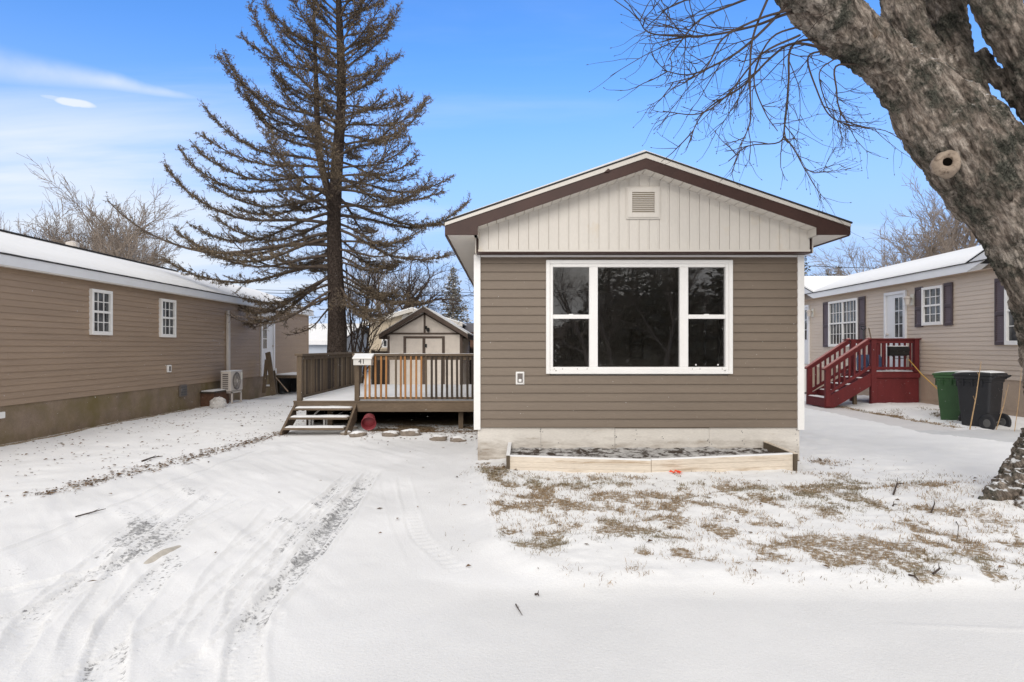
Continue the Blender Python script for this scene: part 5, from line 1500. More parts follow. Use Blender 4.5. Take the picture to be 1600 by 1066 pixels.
t = MB(); t.box(XA - 0.25, XA - 0.17, YA + 0.3, YA + 0.38, 0.0, 0.72); t.build('support_post', M['deck_wood'], rs)
# mailbox of the right house
mb2 = thing('mailbox', 'black metal mailbox hung on the red railing of the right house', 'mailbox', (9.72, YA - 0.1, 1.3))
x0_, x1_ = (1388 - 792) * .01587, (1417.5 - 792) * .01587
t = MB(); t.prism([(YA - 0.17, 1.36), (YA - 0.02, 1.33), (YA - 0.02, 1.545), (YA - 0.12, 1.56), (YA - 0.17, 1.50)], 0, x0_, x1_); t.build('box', M['black_metal'], mb2, bevel=0.012)
t = MB(); t.prism([(YA - 0.18, 1.455), (YA - 0.185, 1.50), (YA - 0.12, 1.575), (YA - 0.02, 1.556), (YA - 0.02, 1.547), (YA - 0.12, 1.562), (YA - 0.172, 1.50)], 0, x0_ - 0.008, x1_ + 0.008); t.build('lid', M['black_metal'], mb2)
t = MB(); t.tube([(x0_ + 0.05, YA - 0.15, 1.35), (x0_ + 0.08, YA - 0.17, 1.28), (x1_ - 0.08, YA - 0.17, 1.28), (x1_ - 0.05, YA - 0.15, 1.35)], 0.008, 6); t.build('paper_hook', M['black_metal'], mb2)
t = MB(); t.box(x0_, x1_, YA - 0.115, YA - 0.03, 1.576, 1.59); t.build('snow_cover', M['snow'], mb2)
# snow shovels on the landing
def shovel(foot, top, mat, lab):
    s = thing('snow_shovel', lab, 'shovel', foot)
    f = Vector(foot); tp = Vector(top); d = (tp - f).normalized()
    t = MB(); t.tube([tuple(f + d * 0.3), tuple(tp)], 0.016, 8); t.build('shaft', M['black_plastic'] if 'grip' in lab else M['deck_wood'], s)
    if 'grip' in lab:
        t = MB(); u = Vector((1, 0, 0)); t.tube([tuple(tp), tuple(tp - u * 0.06 + d * 0.05), tuple(tp - u * 0.06 + d * 0.11), tuple(tp + u * 0.06 + d * 0.11), tuple(tp + u * 0.06 + d * 0.05), tuple(tp)], 0.014, 6); t.build('grip', M['black_plastic'], s)
    t = MB(); n = 8; vs = []
    for j in range(5):
        for i in range(n + 1):
            a = (i / n - 0.5) * 2
            p = f + d * (0.42 * j / 4) + Vector((a * (0.20 if j < 4 else 0.15), -0.05 * (1 - a * a) + 0.03 * (j / 4), 0))
            vs.append(tuple(p))
    fs = []
    for j in range(4):
        for i in range(n): q = j * (n + 1) + i; fs.append((q, q + 1, q + n + 2, q + n + 1))
    t.add(vs, fs); bl = t.build('blade', mat, s, smooth=True)
    sm = bl.modifiers.new('thick', 'SOLIDIFY'); sm.thickness = 0.008
shovel((9.20, 16.45, 0.97), (9.36, 16.8, 2.0), M['blue_plastic'], 'blue bladed snow shovel with a black grip standing on the red landing')
shovel((9.48, 16.35, 0.97), (9.50, 16.8, 2.06), M['blue_plastic'], 'snow shovel with a plain wooden shaft leaning on the red landing railing')

# wheeled bins
def wheelie(loc, rotz, mat, lab, s=1.0):
    b = thing('wheeled_bin', lab, 'bin', loc, rotz, 'wheeled bins beside the right house', local=True)
    hw0, hd0, hw1, hd1, ht = 0.205, 0.26, 0.265, 0.345, 0.93
    # body: tapered hollow box, front is -y, wheels at +y
    def ring(w, d, z, y0=0.0, n=5, r=0.05):
        pts = []
        for cx, cy, a0 in ((w - r, d - r, 0), (-w + r, d - r, 90), (-w + r, -d + r, 180), (w - r, -d + r, 270)):
            for k in range(n): a = R(a0 + 90 * k / (n - 1)); pts.append((cx + r * cos(a), cy + r * sin(a) + y0, z))
        return pts
    rings = [ring(hw0 - .01, hd0 - .01, 0.03), ring(hw0, hd0, 0.05), ring(hw0 + .012, hd0 + .02, 0.30), ring(hw0 + .016, hd0 + .028, 0.31), ring(hw1 - 0.012, hd1 - 0.015, 0.83), ring(hw1, hd1, 0.84), ring(hw1 + 0.004, hd1 + 0.004, ht - 0.05), ring(hw1 + 0.028, hd1 + 0.028, ht - 0.045), ring(hw1 + 0.028, hd1 + 0.028, ht), ring(hw1 - 0.01, hd1 - 0.01, ht), ring(hw0, hd0, 0.08)]
    n = len(rings[0]); t = MB(); vs = [p for r in rings for p in r]
    fs = [tuple(range(n))[::-1], tuple((len(rings) - 1) * n + k for k in range(n))]
    for i in range(len(rings) - 1):
        for k in range(n): fs.append((i * n + k, i * n + (k + 1) % n, (i + 1) * n + (k + 1) % n, (i + 1) * n + k))
    t.add(vs, fs); t.build('body', mat, b)
    t = MB()
    for x in (-0.16, 0.16): t.box(x - 0.012, x + 0.012, -hd1 - 0.03, -hd1 + 0.03, 0.74, ht - 0.05)
    for y in (-0.18, 0.0, 0.18):
        t.box(-hw1 - 0.024, -hw1 + 0.02, y - 0.012, y + 0.012, 0.76, ht - 0.05); t.box(hw1 - 0.02, hw1 + 0.024, y - 0.012, y + 0.012, 0.76, ht - 0.05)
    t.build('rim_rib', mat, b)
    t = MB(); vs = []; nn = 10
    prof = [(-hd1 - 0.05, ht + 0.004), (-hd1 - 0.045, ht + 0.035), (-0.2, ht + 0.06), (0.1, ht + 0.075), (hd1 + 0.02, ht + 0.06), (hd1 + 0.03, ht + 0.006)]
    t.prism(prof, 0, -hw1 - 0.035, hw1 + 0.035); t.build('lid', mat if 'green' in lab else M['black_plastic'], b, bevel=0.012)
    t = MB(); t.prism([(-hd1 - 0.02, ht + 0.045), (-hd1 - 0.01, ht + 0.055), (-0.2, ht + 0.082), (0.1, ht + 0.098), (hd1 - 0.02, ht + 0.082), (hd1 - 0.01, ht + 0.066), (0.1, ht + 0.077), (-0.2, ht + 0.062)], 0, -hw1 + 0.01, hw1 - 0.01); t.build('snow_cover', M['snow'], b, bevel=0.01)
    t = MB(); t.tube([(-hw1 + 0.02, hd1 + 0.02, ht - 0.02), (-hw1 + 0.02, hd1 + 0.10, ht + 0.02), (hw1 - 0.02, hd1 + 0.10, ht + 0.02), (hw1 - 0.02, hd1 + 0.02, ht - 0.02)], 0.016, 8); t.build('handle', M['black_plastic'], b)
    t = MB(); t.tube([(-0.30, hd0 + 0.02, 0.14), (0.30, hd0 + 0.02, 0.14)], 0.012, 8); t.build('axle', M['screw'], b)
    for x in (-0.27, 0.27):
        Mw = Matrix.Rotation(R(90), 3, 'Y')
        t = MB(); t.lathe([(0.03, -0.028), (0.13, -0.028), (0.15, -0.018), (0.15, 0.018), (0.13, 0.028), (0.03, 0.028)], (x, hd0 + 0.03, 0.14), 24, Mw); w = t.build('wheel', M['black_plastic'], b, smooth=False)
        t = MB(); t.lathe([(0.001, -0.034), (0.06, -0.034), (0.07, -0.03), (0.07, 0.03), (0.06, 0.034), (0.001, 0.034)], (x, hd0 + 0.03, 0.14), 16, Mw); t.build('hub', M['screw'], w)
    b.scale = (0.84 * s, 0.84 * s, s)
    return b
wheelie((8.98, 12.15, -0.0), R(205), M['black_plastic'], 'black wheeled bin with a snowy lid, the nearer of the two by the right house', 1.08)
wheelie((9.02, 12.82, 0.0), R(212), M['green_plastic'], 'green wheeled bin behind the black one beside the right house', 1.06)
# snow heap and cord
t = MB(); t.tube([P(1420, 562, 15.8), P(1440, 585, 14.8), P(1468, 611, 13.6), P(1490, 622, 13.0)], 0.011, 6); tag(t.build('cord', M['yellow_cord']), 'yellow cord stretched from the red landing post down to the bins', 'cord')
# dry stalks in front of the bins
for (b_, t_, r, lab) in (((1515, 666, 11.8), (1533, 565, 11.7), 0.011, 'thick dry straw stalk leaning right in front of the black bin'),
                         ((1556, 669, 11.7), (1576, 600, 11.7), 0.007, 'thin dry stalk at the right side of the black bin'),
                         ((1585, 671, 11.5), (1596, 575, 11.5), 0.006, 'thinnest dry stalk between the black bin and the big trunk')):
    a = Vector(P(*b_)); a.z = gz(a.x, a.y) - 0.02; c = Vector(P(*t_)); k = (a + c) / 2 + Vector((0.015, 0, 0))
    t = MB(); t.tube([tuple(a), tuple(k), tuple(c)], [r, r * 0.85, r * 0.4], 6)
    d = (c - a)
    for q in (0.45, 0.62, 0.8):
        p = a + d * q; t.tube([tuple(p), tuple(p + Vector((0.03 * random.choice((-1, 1)), 0, 0.07)))], r * 0.35, 4)
    tag(t.build('dry_stalk', M['straw']), lab, 'dry stalk', 'dry stalks by the bins')

# ------------------------------------------------------------------ shed behind the deck
YS_ = 20.0; k_ = YS_ / 1000
sx0, sx1 = (605.3 - 792) * k_, (722 - 792) * k_
shed = thing('garden_shed', 'small off-white shed with brown trim and double doors behind the deck', 'shed', ((sx0 + sx1) / 2, YS_, 0))
ax = (663.5 - 792) * k_; YSB = 24.0; ez = 1.99
zr = lambda x: 2.80 - 0.615 * abs(x - ax)
t = MB(); t.prism([(sx0, 0.0), (sx1, 0.0), (sx1, zr(sx1) - 0.06), (ax, zr(ax) - 0.1), (sx0, zr(sx0) - 0.06)], 1, YS_, YSB); t.build('wall', M['shed_white'], shed)
for s in (-1, 1):
    xe = ax + s * 1.37
    t = MB(); t.prism([(xe, zr(xe) - 0.05), (xe, zr(xe)), (ax, zr(ax)), (ax, zr(ax) - 0.05)], 1, YS_ - 0.30, YSB + 0.2); t.build('roof', M['shingle'], shed)
    t = MB(); t.prism([(xe, zr(xe) - 0.13), (xe, zr(xe) - 0.002), (ax, zr(ax) - 0.002), (ax, zr(ax) - 0.15)], 1, YS_ - 0.33, YS_ - 0.301); t.build('rake_trim', M['shed_trim'], shed)
    t = MB(); t.prism([(xe, zr(xe) - 0.10), (xe, zr(xe) - 0.052), (ax, zr(ax) - 0.052), (ax, zr(ax) - 0.11)], 1, YS_ - 0.30, YS_ - 0.02); t.build('soffit', M['shed_trim'], shed)
    t = MB(); t.box(min(xe, xe - s * 0.03), max(xe, xe - s * 0.03), YS_ - 0.3, YSB + 0.2, zr(xe) - 0.15, zr(xe) - 0.05); t.build('fascia', M['shed_trim'], shed)
    t = MB(); t.prism([(xe - s * 0.02, zr(xe) + 0.01), (xe - s * 0.02, zr(xe) + 0.05), (ax, zr(ax) + 0.04), (ax, zr(ax) + 0.002)], 1, YS_ - 0.2, YSB + 0.15); t.build('snow_cover', M['snow_roof'], shed)
t = MB(); yf = YS_ - 0.025
for a, b, c, d in ((sx0, sx0 + 0.07, 0, 1.9), (sx1 - 0.07, sx1, 0, 1.96), (sx0 + 0.07, sx1 - 0.07, 1.955, 2.01), (ax - 0.03, ax + 0.03, 2.012, 2.70)):
    t.box(a, b, yf, YS_ - 0.001, c, d)
t.prism([(sx0 - 0.03, zr(sx0) - 0.13), (ax, zr(ax) - 0.17), (ax, zr(ax) - 0.22), (sx0 - 0.03, zr(sx0) - 0.19)], 1, yf, YS_ - 0.001)
t.prism([(sx1 + 0.03, zr(sx1) - 0.13), (ax, zr(ax) - 0.17), (ax, zr(ax) - 0.22), (sx1 + 0.03, zr(sx1) - 0.19)], 1, yf, YS_ - 0.001)
t.box(sx1 + 0.001, sx1 + 0.02, YS_, YS_ + 0.07, 0, 1.95); t.box(sx1 + 0.001, sx1 + 0.02, YSB - 0.1, YSB, 0, 1.9); t.box(sx1 + 0.001, sx1 + 0.02, YS_ + 0.07, YSB - 0.1, 1.84, 1.92)
t.build('trim', M['shed_trim'], shed)
dx0, dx1, dxm = (630.5 - 792) * k_, (695 - 792) * k_, (662.5 - 792) * k_
t = MB(); yd = YS_ - 0.03
t.box(dx0, dx0 + 0.085, yd, YS_ - 0.001, 0.25, 1.90); t.box(dx1 - 0.085, dx1, yd, YS_ - 0.001, 0.25, 1.90); t.box(dx0 + 0.085, dx1 - 0.085, yd, YS_ - 0.001, 1.83, 1.90)
t.build('door_frame', M['shed_trim'], shed)
for a, b in ((dx0 + 0.087, dxm - 0.046), (dxm + 0.046, dx1 - 0.087)):
    t = MB(); t.box(a, b, YS_ - 0.018, YS_ - 0.001, 0.27, 1.825); d = t.build('door', M['shed_white'], shed)
    if a > dxm: t = MB(); t.box(a - 0.02, a + 0.05, YS_ - 0.05, YS_ - 0.019, 1.55, 1.66); t.build('handle', M['black_metal'], d)
t = MB(); t.box(dxm - 0.045, dxm + 0.045, YS_ - 0.035, YS_ - 0.001, 0.27, 1.828); t.build('astragal', M['shed_trim'], shed)
t = MB(); x = (669 - 792) * k_; t.box(x - 0.03, x + 0.03, YS_ - 0.08, YS_, 2.06, 2.13); t.lathe([(0.02, 0.0), (0.05, 0.05), (0.05, 0.11), (0.02, 0.13)], (x + 0.01, YS_ - 0.11, 2.03), 10); t.lathe([(0.02, 0.0), (0.04, 0.04), (0.04, 0.09), (0.02, 0.1)], (x - 0.06, YS_ - 0.10, 2.12), 10); t.build('floodlight', M['black_metal'], shed)

# fence behind the shed
def fence(x0, x1, y, h, lab):
    f = thing('wooden_fence', lab, 'fence', ((x0 + x1) / 2, y, 0))
    x = x0
    t = MB()
    while x < x1:
        t.box(x, min(x + 0.138, x1), y, y + 0.02, 0.0, h + random.uniform(-0.012, 0.012)); x += 0.142
    t.build('board_panel', M['dark_wood'], f)
    t = MB(); t.box(x0 - 0.02, x1 + 0.02, y - 0.03, y + 0.05, h + 0.014, h + 0.05); t.build('cap_rail', M['deck_wood_h'], f)
    for xx in (x0 + 0.05, (x0 + x1) / 2, x1 - 0.05): t = MB(); t.box(xx - 0.045, xx + 0.045, y - 0.05, y - 0.001, 0, h); t.build('post', M['dark_wood'], f)
fence(-5.15, -3.6, 24.3, 1.42, 'dark board fence showing left of the shed behind the deck')
fence(-1.75, -0.75, 24.3, 1.52, 'dark board fence showing right of the shed next to the middle house')

# houses far behind
def gable_house(name, lab, x0, x1, y0, y1, ze, pitch, wall, roof, over=0.3, axis='y', snow=True, trim=None):
    h = thing(name, lab, 'house', ((x0 + x1) / 2, y0, 0))
    if axis == 'y':
        xm = (x0 + x1) / 2; zp = ze + (x1 - x0) / 2 * pitch
        t = MB(); t.prism([(x0, 0), (x1, 0), (x1, ze), (xm, zp), (x0, ze)], 1, y0, y1); t.build('wall', wall, h)
        for xe in (x0 - over, x1 + over):
            z_ = ze - over * pitch
            t = MB(); t.prism([(xe, z_ + 0.02), (xe, z_ + 0.10), (xm, zp + 0.10), (xm, zp + 0.02)], 1, y0 - over, y1 + over); t.build('roof', roof, h)
            t = MB(); t.prism([(xe, z_ - 0.06), (xe, z_ + 0.095), (xm, zp + 0.095), (xm, zp - 0.06)], 1, y0 - over - 0.03, y0 - over - 0.001); t.build('rake_trim', trim or M['fascia_white'], h)
            if snow: t = MB(); t.prism([(xe, z_ + 0.105), (xe, z_ + 0.17), (xm, zp + 0.17), (xm, zp + 0.105)], 1, y0 - over, y1 + over); t.build('snow_cover', M['snow_roof'], h)
    else:
        ym = (y0 + y1) / 2; zp = ze + (y1 - y0) / 2 * pitch
        t = MB(); t.prism([(y0, 0), (y1, 0), (y1, ze), (ym, zp), (y0, ze)], 0, x0, x1); t.build('wall', wall, h)
        for ye in (y0 - over, y1 + over):
            z_ = ze - over * pitch
            t = MB(); t.prism([(ye, z_ + 0.02), (ye, z_ + 0.10), (ym, zp + 0.10), (ym, zp + 0.02)], 0, x0 - over, x1 + over); t.build('roof', roof, h)
            if snow: t = MB(); t.prism([(ye, z_ + 0.105), (ye, z_ + 0.16), (ym, zp + 0.16), (ym, zp + 0.105)], 0, x0 - over, x1 + over); t.build('snow_cover', M['snow_roof'], h)
            t = MB(); d = -0.03 if ye < y0 else 0.03; t.box(x0 - over, x1 + over, min(ye, ye + d), max(ye, ye + d), z_ - 0.1, z_ + 0.1); t.build('fascia', trim or M['fascia_white'], h)
    return h
ch = gable_house('house', 'cream sided house with a round gable vent peeking over the shed from behind', -6.9, -2.5, 32, 42, 2.72, 0.30, M['siding_cream'], M['shingle'], trim=M['white_vinyl'])
t = MB(lambda x, y, z: (-5.05 + x, 31.98 - z, 3.03 + y)); t.lathe([(0.19, 0.0), (0.19, 0.05), (0.13, 0.05), (0.13, 0.01), (0.001, 0.01)], (0, 0, 0), 20); t.build('gable_vent', M['white_vinyl'], ch)
t = MB(); t.box(-6.25, -5.1, 31.94, 31.99, 1.55, 2.22); w = t.build('window', M['white_trim'], ch)
t = MB(); t.box(-6.15, -6.0, 31.93, 31.94, 1.6, 2.15); t.box(-5.9, -5.2, 31.93, 31.94, 1.6, 2.15); t.build('pane', M['pane'], w)
t = MB(); t.box(-5.95, -4.6, 31.2, 31.6, 1.9, 1.96); t.box(-5.95, -4.6, 31.2, 31.6, 1.961, 2.1); aw = t.build('awning', M['snow_roof'], ch)
gable_house('house', 'low brown house with a dark grey roof just right of the shed', -2.55, 6.0, 33, 38, 2.30, 0.20, M['brown_brick'], M['grey_roof'], axis='x', snow=False, trim=M['brown_metal'])
gable_house('house', 'pale blue low building with snow on its roof, far left behind the spruce', -13.2, -9.0, 34, 44, 1.85, 0.20, M['pale_blue'], M['shingle'], axis='x')
gable_house('house', 'white low building with a snowy roof glimpsed between the spruce trunk and the saplings', -9.6, -7.9, 46, 52, 1.75, 0.2, M['fascia_white'], M['shingle'], axis='x')

# ------------------------------------------------------------------ power lines
def cable(px0, py0, px1, py1, Y0, Y1, sag, r, lab):
    a = Vector(P(px0, py0, Y0)); b = Vector(P(px1, py1, Y1)); pts = []
    for i in range(25):
        t = i / 24; p = a.lerp(b, t); p.z -= sag * 4 * t * (1 - t); pts.append(tuple(p))
    m = MB(); m.tube(pts, r, 5); tag(m.build('power_line', M['wire']), lab, 'cable')
cable(60, 436, 1000, 452, 42, 42, 0.5, 0.016, 'upper thin black power line crossing behind the spruce')
cable(60, 440, 1000, 456, 40, 40, 0.5, 0.020, 'lower thicker black power line crossing behind the spruce')
cable(1190, 412, 1720, 416, 38, 38, 0.25, 0.018, 'black power line crossing the sky above the roof of the right house')

# ------------------------------------------------------------------ trees
def rot_about(v, axis, ang):
    return Matrix.Rotation(ang, 3, axis) @ v


def grow(mbs, start, d, L, r, lev, maxlev, rng, nch, spread, up, lratio, wig=0.18, nside=(7, 6, 5, 4, 3, 3), rmin=0.008, t0=0.3, bend=0.0):
    """recursive branch: tapered wandering path with children along it"""
    n = [7, 6, 5, 4, 3, 3][lev]
    pts = [Vector(start)]; dirs = []; dv = Vector(d).normalized()
    for i in range(n):
        dv = (dv + Vector((rng.gauss(0, wig), rng.gauss(0, wig), rng.gauss(0, wig) + up * 0.5)) * (1.0 if lev else 0.5)).normalized()
        pts.append(pts[-1] + dv * (L / n)); dirs.append(dv.copy())
    taper = 0.42 if lev == 0 else 0.25
    rad = [max(rmin * 0.7, r * (1 - (1 - taper) * i / n)) for i in range(n + 1)]
    mbs[0 if lev == 0 else 1].tube([tuple(p) for p in pts], rad, nside[lev], cap=False)
    if lev >= maxlev: return
    k = nch[lev]
    for c in range(k):
        t = t0 + (1 - t0) * (c + rng.uniform(0.1, 0.9)) / k if lev else t0 + (1 - t0) * ((c + rng.uniform(0.2, 0.8)) / k) ** 0.8
        i = min(n - 1, int(t * n)); p = pts[i].lerp(pts[i + 1], t * n - i)
        base = dirs[i]
        ax = base.orthogonal().normalized(); ax = rot_about(ax, base, rng.uniform(0, 2 * pi) if lev else (c * 2.4 + rng.uniform(-.5, .5)))
        nd = rot_about(base, ax, R(rng.uniform(*spread)))
        grow(mbs, p, nd, L * lratio * rng.uniform(0.7, 1.2) * (1 - 0.35 * t), max(rmin, rad[i] * rng.uniform(0.45, 0.68)), lev + 1, maxlev, rng, nch, spread, up, lratio, wig, nside, rmin, 0.15, bend)
    if lev:
        nd = (dirs[-1] + Vector((rng.gauss(0, .2), rng.gauss(0, .2), rng.gauss(0, .2)))).normalized()
        grow(mbs, pts[-1], nd, L * lratio, rad[-1], lev + 1, maxlev, rng, nch, spread, up, lratio, wig, nside, rmin, 0.15, bend)


def bare_tree(name, seed, H_, loc, label, cat='tree', group=None, nch=(12, 7, 5, 4), maxlev=4, spread=(25, 55), up=0.08, lratio=0.58, r=None, mat=None, rmin=0.0075, t0=0.25, trunk=0.42, lean=(0, 0), wig=0.15):
    rng = random.Random(seed)
    a, b = MB(), MB()
    grow((a, b), (0, 0, -0.1), (lean[0], lean[1], 1), H_ * trunk, r or H_ * 0.0125, 0, maxlev, rng, nch, spread, up, lratio, wig, rmin=rmin, t0=t0)
    root = thing(name, label, cat, loc, 0, group, local=True)
    a.build('trunk', mat or M['twig_far'], root, smooth=True, recalc=False); b.build('crown', mat or M['twig_far'], root, smooth=True, recalc=False)
    return root


def place_copy(src, loc, rotz, s, label, group=None):
    c = copy_tree(src); c.location = loc; c.rotation_euler = (0, 0, rotz); c.scale = (s, s, s); c['label'] = label
    if group: c['group'] = group
    return c


GT = 'bare trees behind the roofs'
b1 = bare_tree('bare_tree', 4, 10.0, (P(120, 0, 40)[0], 40, 0), 'bare tree with the tallest slender crown above the left roof', group=GT, spread=(20, 44), up=0.12)
b2 = bare_tree('bare_tree', 9, 9.0, (P(72, 0, 38)[0], 38, 0), 'bare rounded tree left of the tallest one above the left roof', group=GT, nch=(12, 7, 5, 4), spread=(28, 55))
b3 = bare_tree('bare_tree', 15, 9.5, (P(205, 0, 37)[0], 37, 0), 'bare spreading tree above the left roof, nearest the spruce', group=GT, spread=(22, 48), t0=0.2)
for b_, k_2 in ((b1, 1.55), (b2, 1.80), (b3, 1.85)): b_.scale = (k_2,) * 3
place_copy(b3, (P(165, 0, 42)[0], 42, 0), 1.9, 1.95, 'bare tree between the tallest and the spreading one above the left roof')
place_copy(b2, (P(10, 0, 46)[0], 46, 0), 2.2, 1.95, 'bare low tree at the very left edge above the roof')
place_copy(b1, (P(-25, 0, 40)[0], 40, 0), 4.1, 1.6, 'bare tree cut by the left edge of the photo above the roof')
place_copy(b1, (P(238, 0, 55)[0], 55, 0), 3.1, 1.25, 'pale distant bare tree showing under the lower left spruce branches')
place_copy(b1, (P(38, 0, 39)[0], 39, 0), 0.7, 1.5, 'bare tree second from the left edge above the roof')
place_copy(b2, (P(183, 0, 43)[0], 43, 0), 5.2, 1.95, 'bare tree filling the gap left of the spreading one above the left roof')
b4 = bare_tree('bare_tree', 23, 10.5, (P(1412, 0, 42)[0], 42, 0), 'bare broad tree above the right roof, in the middle of its row', group=GT, nch=(12, 7, 5, 4), spread=(25, 52), t0=0.15)
b4.scale = (1.78,) * 3
place_copy(b4, (P(1360, 0, 44)[0], 44, 0), 2.0, 1.5, 'bare low tree at the left end of the row above the right roof')
place_copy(b2, (P(1455, 0, 40)[0], 40, 0), 1.0, 1.72, 'bare brownish tree right of the broad one above the right roof')
b5 = place_copy(b1, (P(1490, 0, 44)[0], 44, 0), 5.0, 2.35, 'tall bare tree beside the leaning trunk above the right roof')
place_copy(b3, (P(1517, 0, 46)[0], 46, 0), 0.4, 2.15, 'pale bare tree partly hidden by the leaning trunk above the right roof')
# the big spreading tree behind the shed and saplings by the deck
dk = bare_tree('bare_tree', 31, 11.0, (P(602, 0, 33)[0], 33, 0), 'dark forked bare tree spreading wide behind the shed', nch=(11, 6, 5, 4), spread=(30, 65), up=0.05, r=0.24, trunk=0.36, lratio=0.62, mat=M['twig_dark'], t0=0.40, lean=(0.1, 0), rmin=0.008, wig=0.2)
dk.scale = (1.18,) * 3
place_copy(b3, (P(597, 0, 40)[0], 40, 0), 0.9, 1.35, 'pale bare tree left of the dark forked tree behind the shed')
GS = 'saplings beside the deck'
for i, (px, y, h, lean, lab) in enumerate([
        (541, 19.0, 4.2, (-0.04, 0), 'slender bare sapling nearest the spruce trunk'),
        (553, 19.4, 3.9, (0.07, 0), 'slender bare sapling second from the spruce trunk'),
        (562, 20.2, 3.6, (0.16, 0), 'bare sapling leaning right over the deck rail'),
        (556, 20.5, 4.4, (0.02, 0), 'tallest bare sapling between the spruce and the shed'),
        (546, 21.0, 3.8, (0.12, 0), 'forked thin sapling behind the others beside the deck')]):
    bare_tree('sapling', 50 + i, h * 1.6, (P(px, 0, y)[0], y, 0), lab, 'sapling', GS, nch=(9, 5, 3), maxlev=3, spread=(14, 38), up=0.14, r=0.045, rmin=0.006, lean=lean, trunk=0.62, lratio=0.42, mat=M['twig_dark'], t0=0.12, wig=0.11)


def conifer(name, seed, H_, w, loc, label, group=None, dens=1.0, snow=0.25, col=((0.045, 0.055, 0.035), (0.10, 0.10, 0.065)), rows=None):
    rng = random.Random(seed); a, b = MB(), MB(); cols = []
    a.tube([(0, 0, -0.1), (0, 0, H_ * 0.5), (0, 0, H_)], [H_ * 0.022, H_ * 0.012, 0.01], 7)
    nb = int(90 * dens)
    quads = []
    for i in range(nb):
        f = (i + rng.random()) / nb
        z = H_ * (0.10 + 0.89 * f); L = w * (1 - f) ** 0.85 * rng.uniform(0.72, 1.12) + 0.06
        az = i * 2.4 + rng.uniform(-.4, .4); el = R(-16 + 42 * f + rng.uniform(-8, 8))
        d = Vector((cos(az) * cos(el), sin(az) * cos(el), sin(el)))
        a.tube([(0, 0, z), tuple(Vector((0, 0, z)) + d * L * 0.6 + Vector((0, 0, -0.04 * L))), tuple(Vector((0, 0, z)) + d * L + Vector((0, 0, 0.05 * L)))], [0.03, 0.018, 0.006], 3, cap=False)
        n = int(16 * L / w * dens) + 6
        for k in range(n):
            t = rng.uniform(0.15, 1.0); c = Vector((0, 0, z)) + d * L * t + Vector((rng.gauss(0, .06), rng.gauss(0, .06), rng.gauss(0, .04) - 0.06 * L * sin(t * pi))) * max(0.5, w / 1.4)
            side = Vector((-sin(az), cos(az), 0)); out = (d * rng.uniform(0.4, 1) + side * rng.choice((-1, 1)) * rng.uniform(.3, 1) + Vector((0, 0, rng.uniform(-.5, .1)))).normalized()
            s = rng.uniform(0.13, 0.30) * w * 0.55 * (0.6 + 0.6 * (1 - f)); wd = s * rng.uniform(0.16, 0.34)
            nrm = out.cross(Vector((rng.gauss(0, 1), rng.gauss(0, 1), rng.gauss(0, 1)))).normalized() * wd
            b.add([tuple(c - nrm), tuple(c + out * s * 0.5 - nrm * 1.2), tuple(c + out * s), tuple(c + out * s * 0.5 + nrm * 1.2)], [(0, 1, 2), (0, 2, 3)])
            m_ = rng.random(); v = rng.uniform(0.7, 1.25)
            cc = [(col[0][q] * (1 - m_) + col[1][q] * m_) * v for q in range(3)]
            if rng.random() < snow: cc = [0.62, 0.63, 0.65]
            cols += [cc] * 4
    root = thing(name, label, 'tree', loc, 0, group, local=True)
    a.build('trunk', M['spruce_branch'], root, recalc=False); b.build('foliage', M['tinted'], root, recalc=False, color=np.array(cols))
    return root


x, y, z = P(708, 500, 46)
conifer('fir_tree', 3, 7.35, 1.8, (x, y, 0.0), 'snow dusted grey green conifer standing right of the shed roof', dens=2.3, snow=0.30, col=((0.13, 0.125, 0.10), (0.24, 0.22, 0.18)))
GC = 'distant conifers beyond the right house'
c1 = conifer('pine_tree', 5, 9.2, 2.0, (P(1295, 0, 62)[0], 62, 0), 'dark conifer with the pointed top, second from the left above the right roof', GC, 1.9, 0.10)
place_copy(c1, (P(1283, 0, 62)[0], 64, 0), 1.0, 0.96, 'dark conifer left of the pointed one above the right roof')
place_copy(c1, (P(1310, 0, 62)[0], 62, 0), 2.0, 1.03, 'tallest conifer of the small row above the right roof')
place_copy(c1, (P(1326, 0, 64)[0], 64, 0), 3.0, 0.92, 'brownish conifer right of the tallest one above the right roof')
place_copy(c1, (P(1338, 0, 66)[0], 66, 0), 4.0, 0.90, 'rightmost conifer of the small row above the right roof')
place_copy(c1, (P(1252, 0, 50)[0], 50, 0), 5.0, 1.0, 'conifer half hidden by the white corner of the middle house')

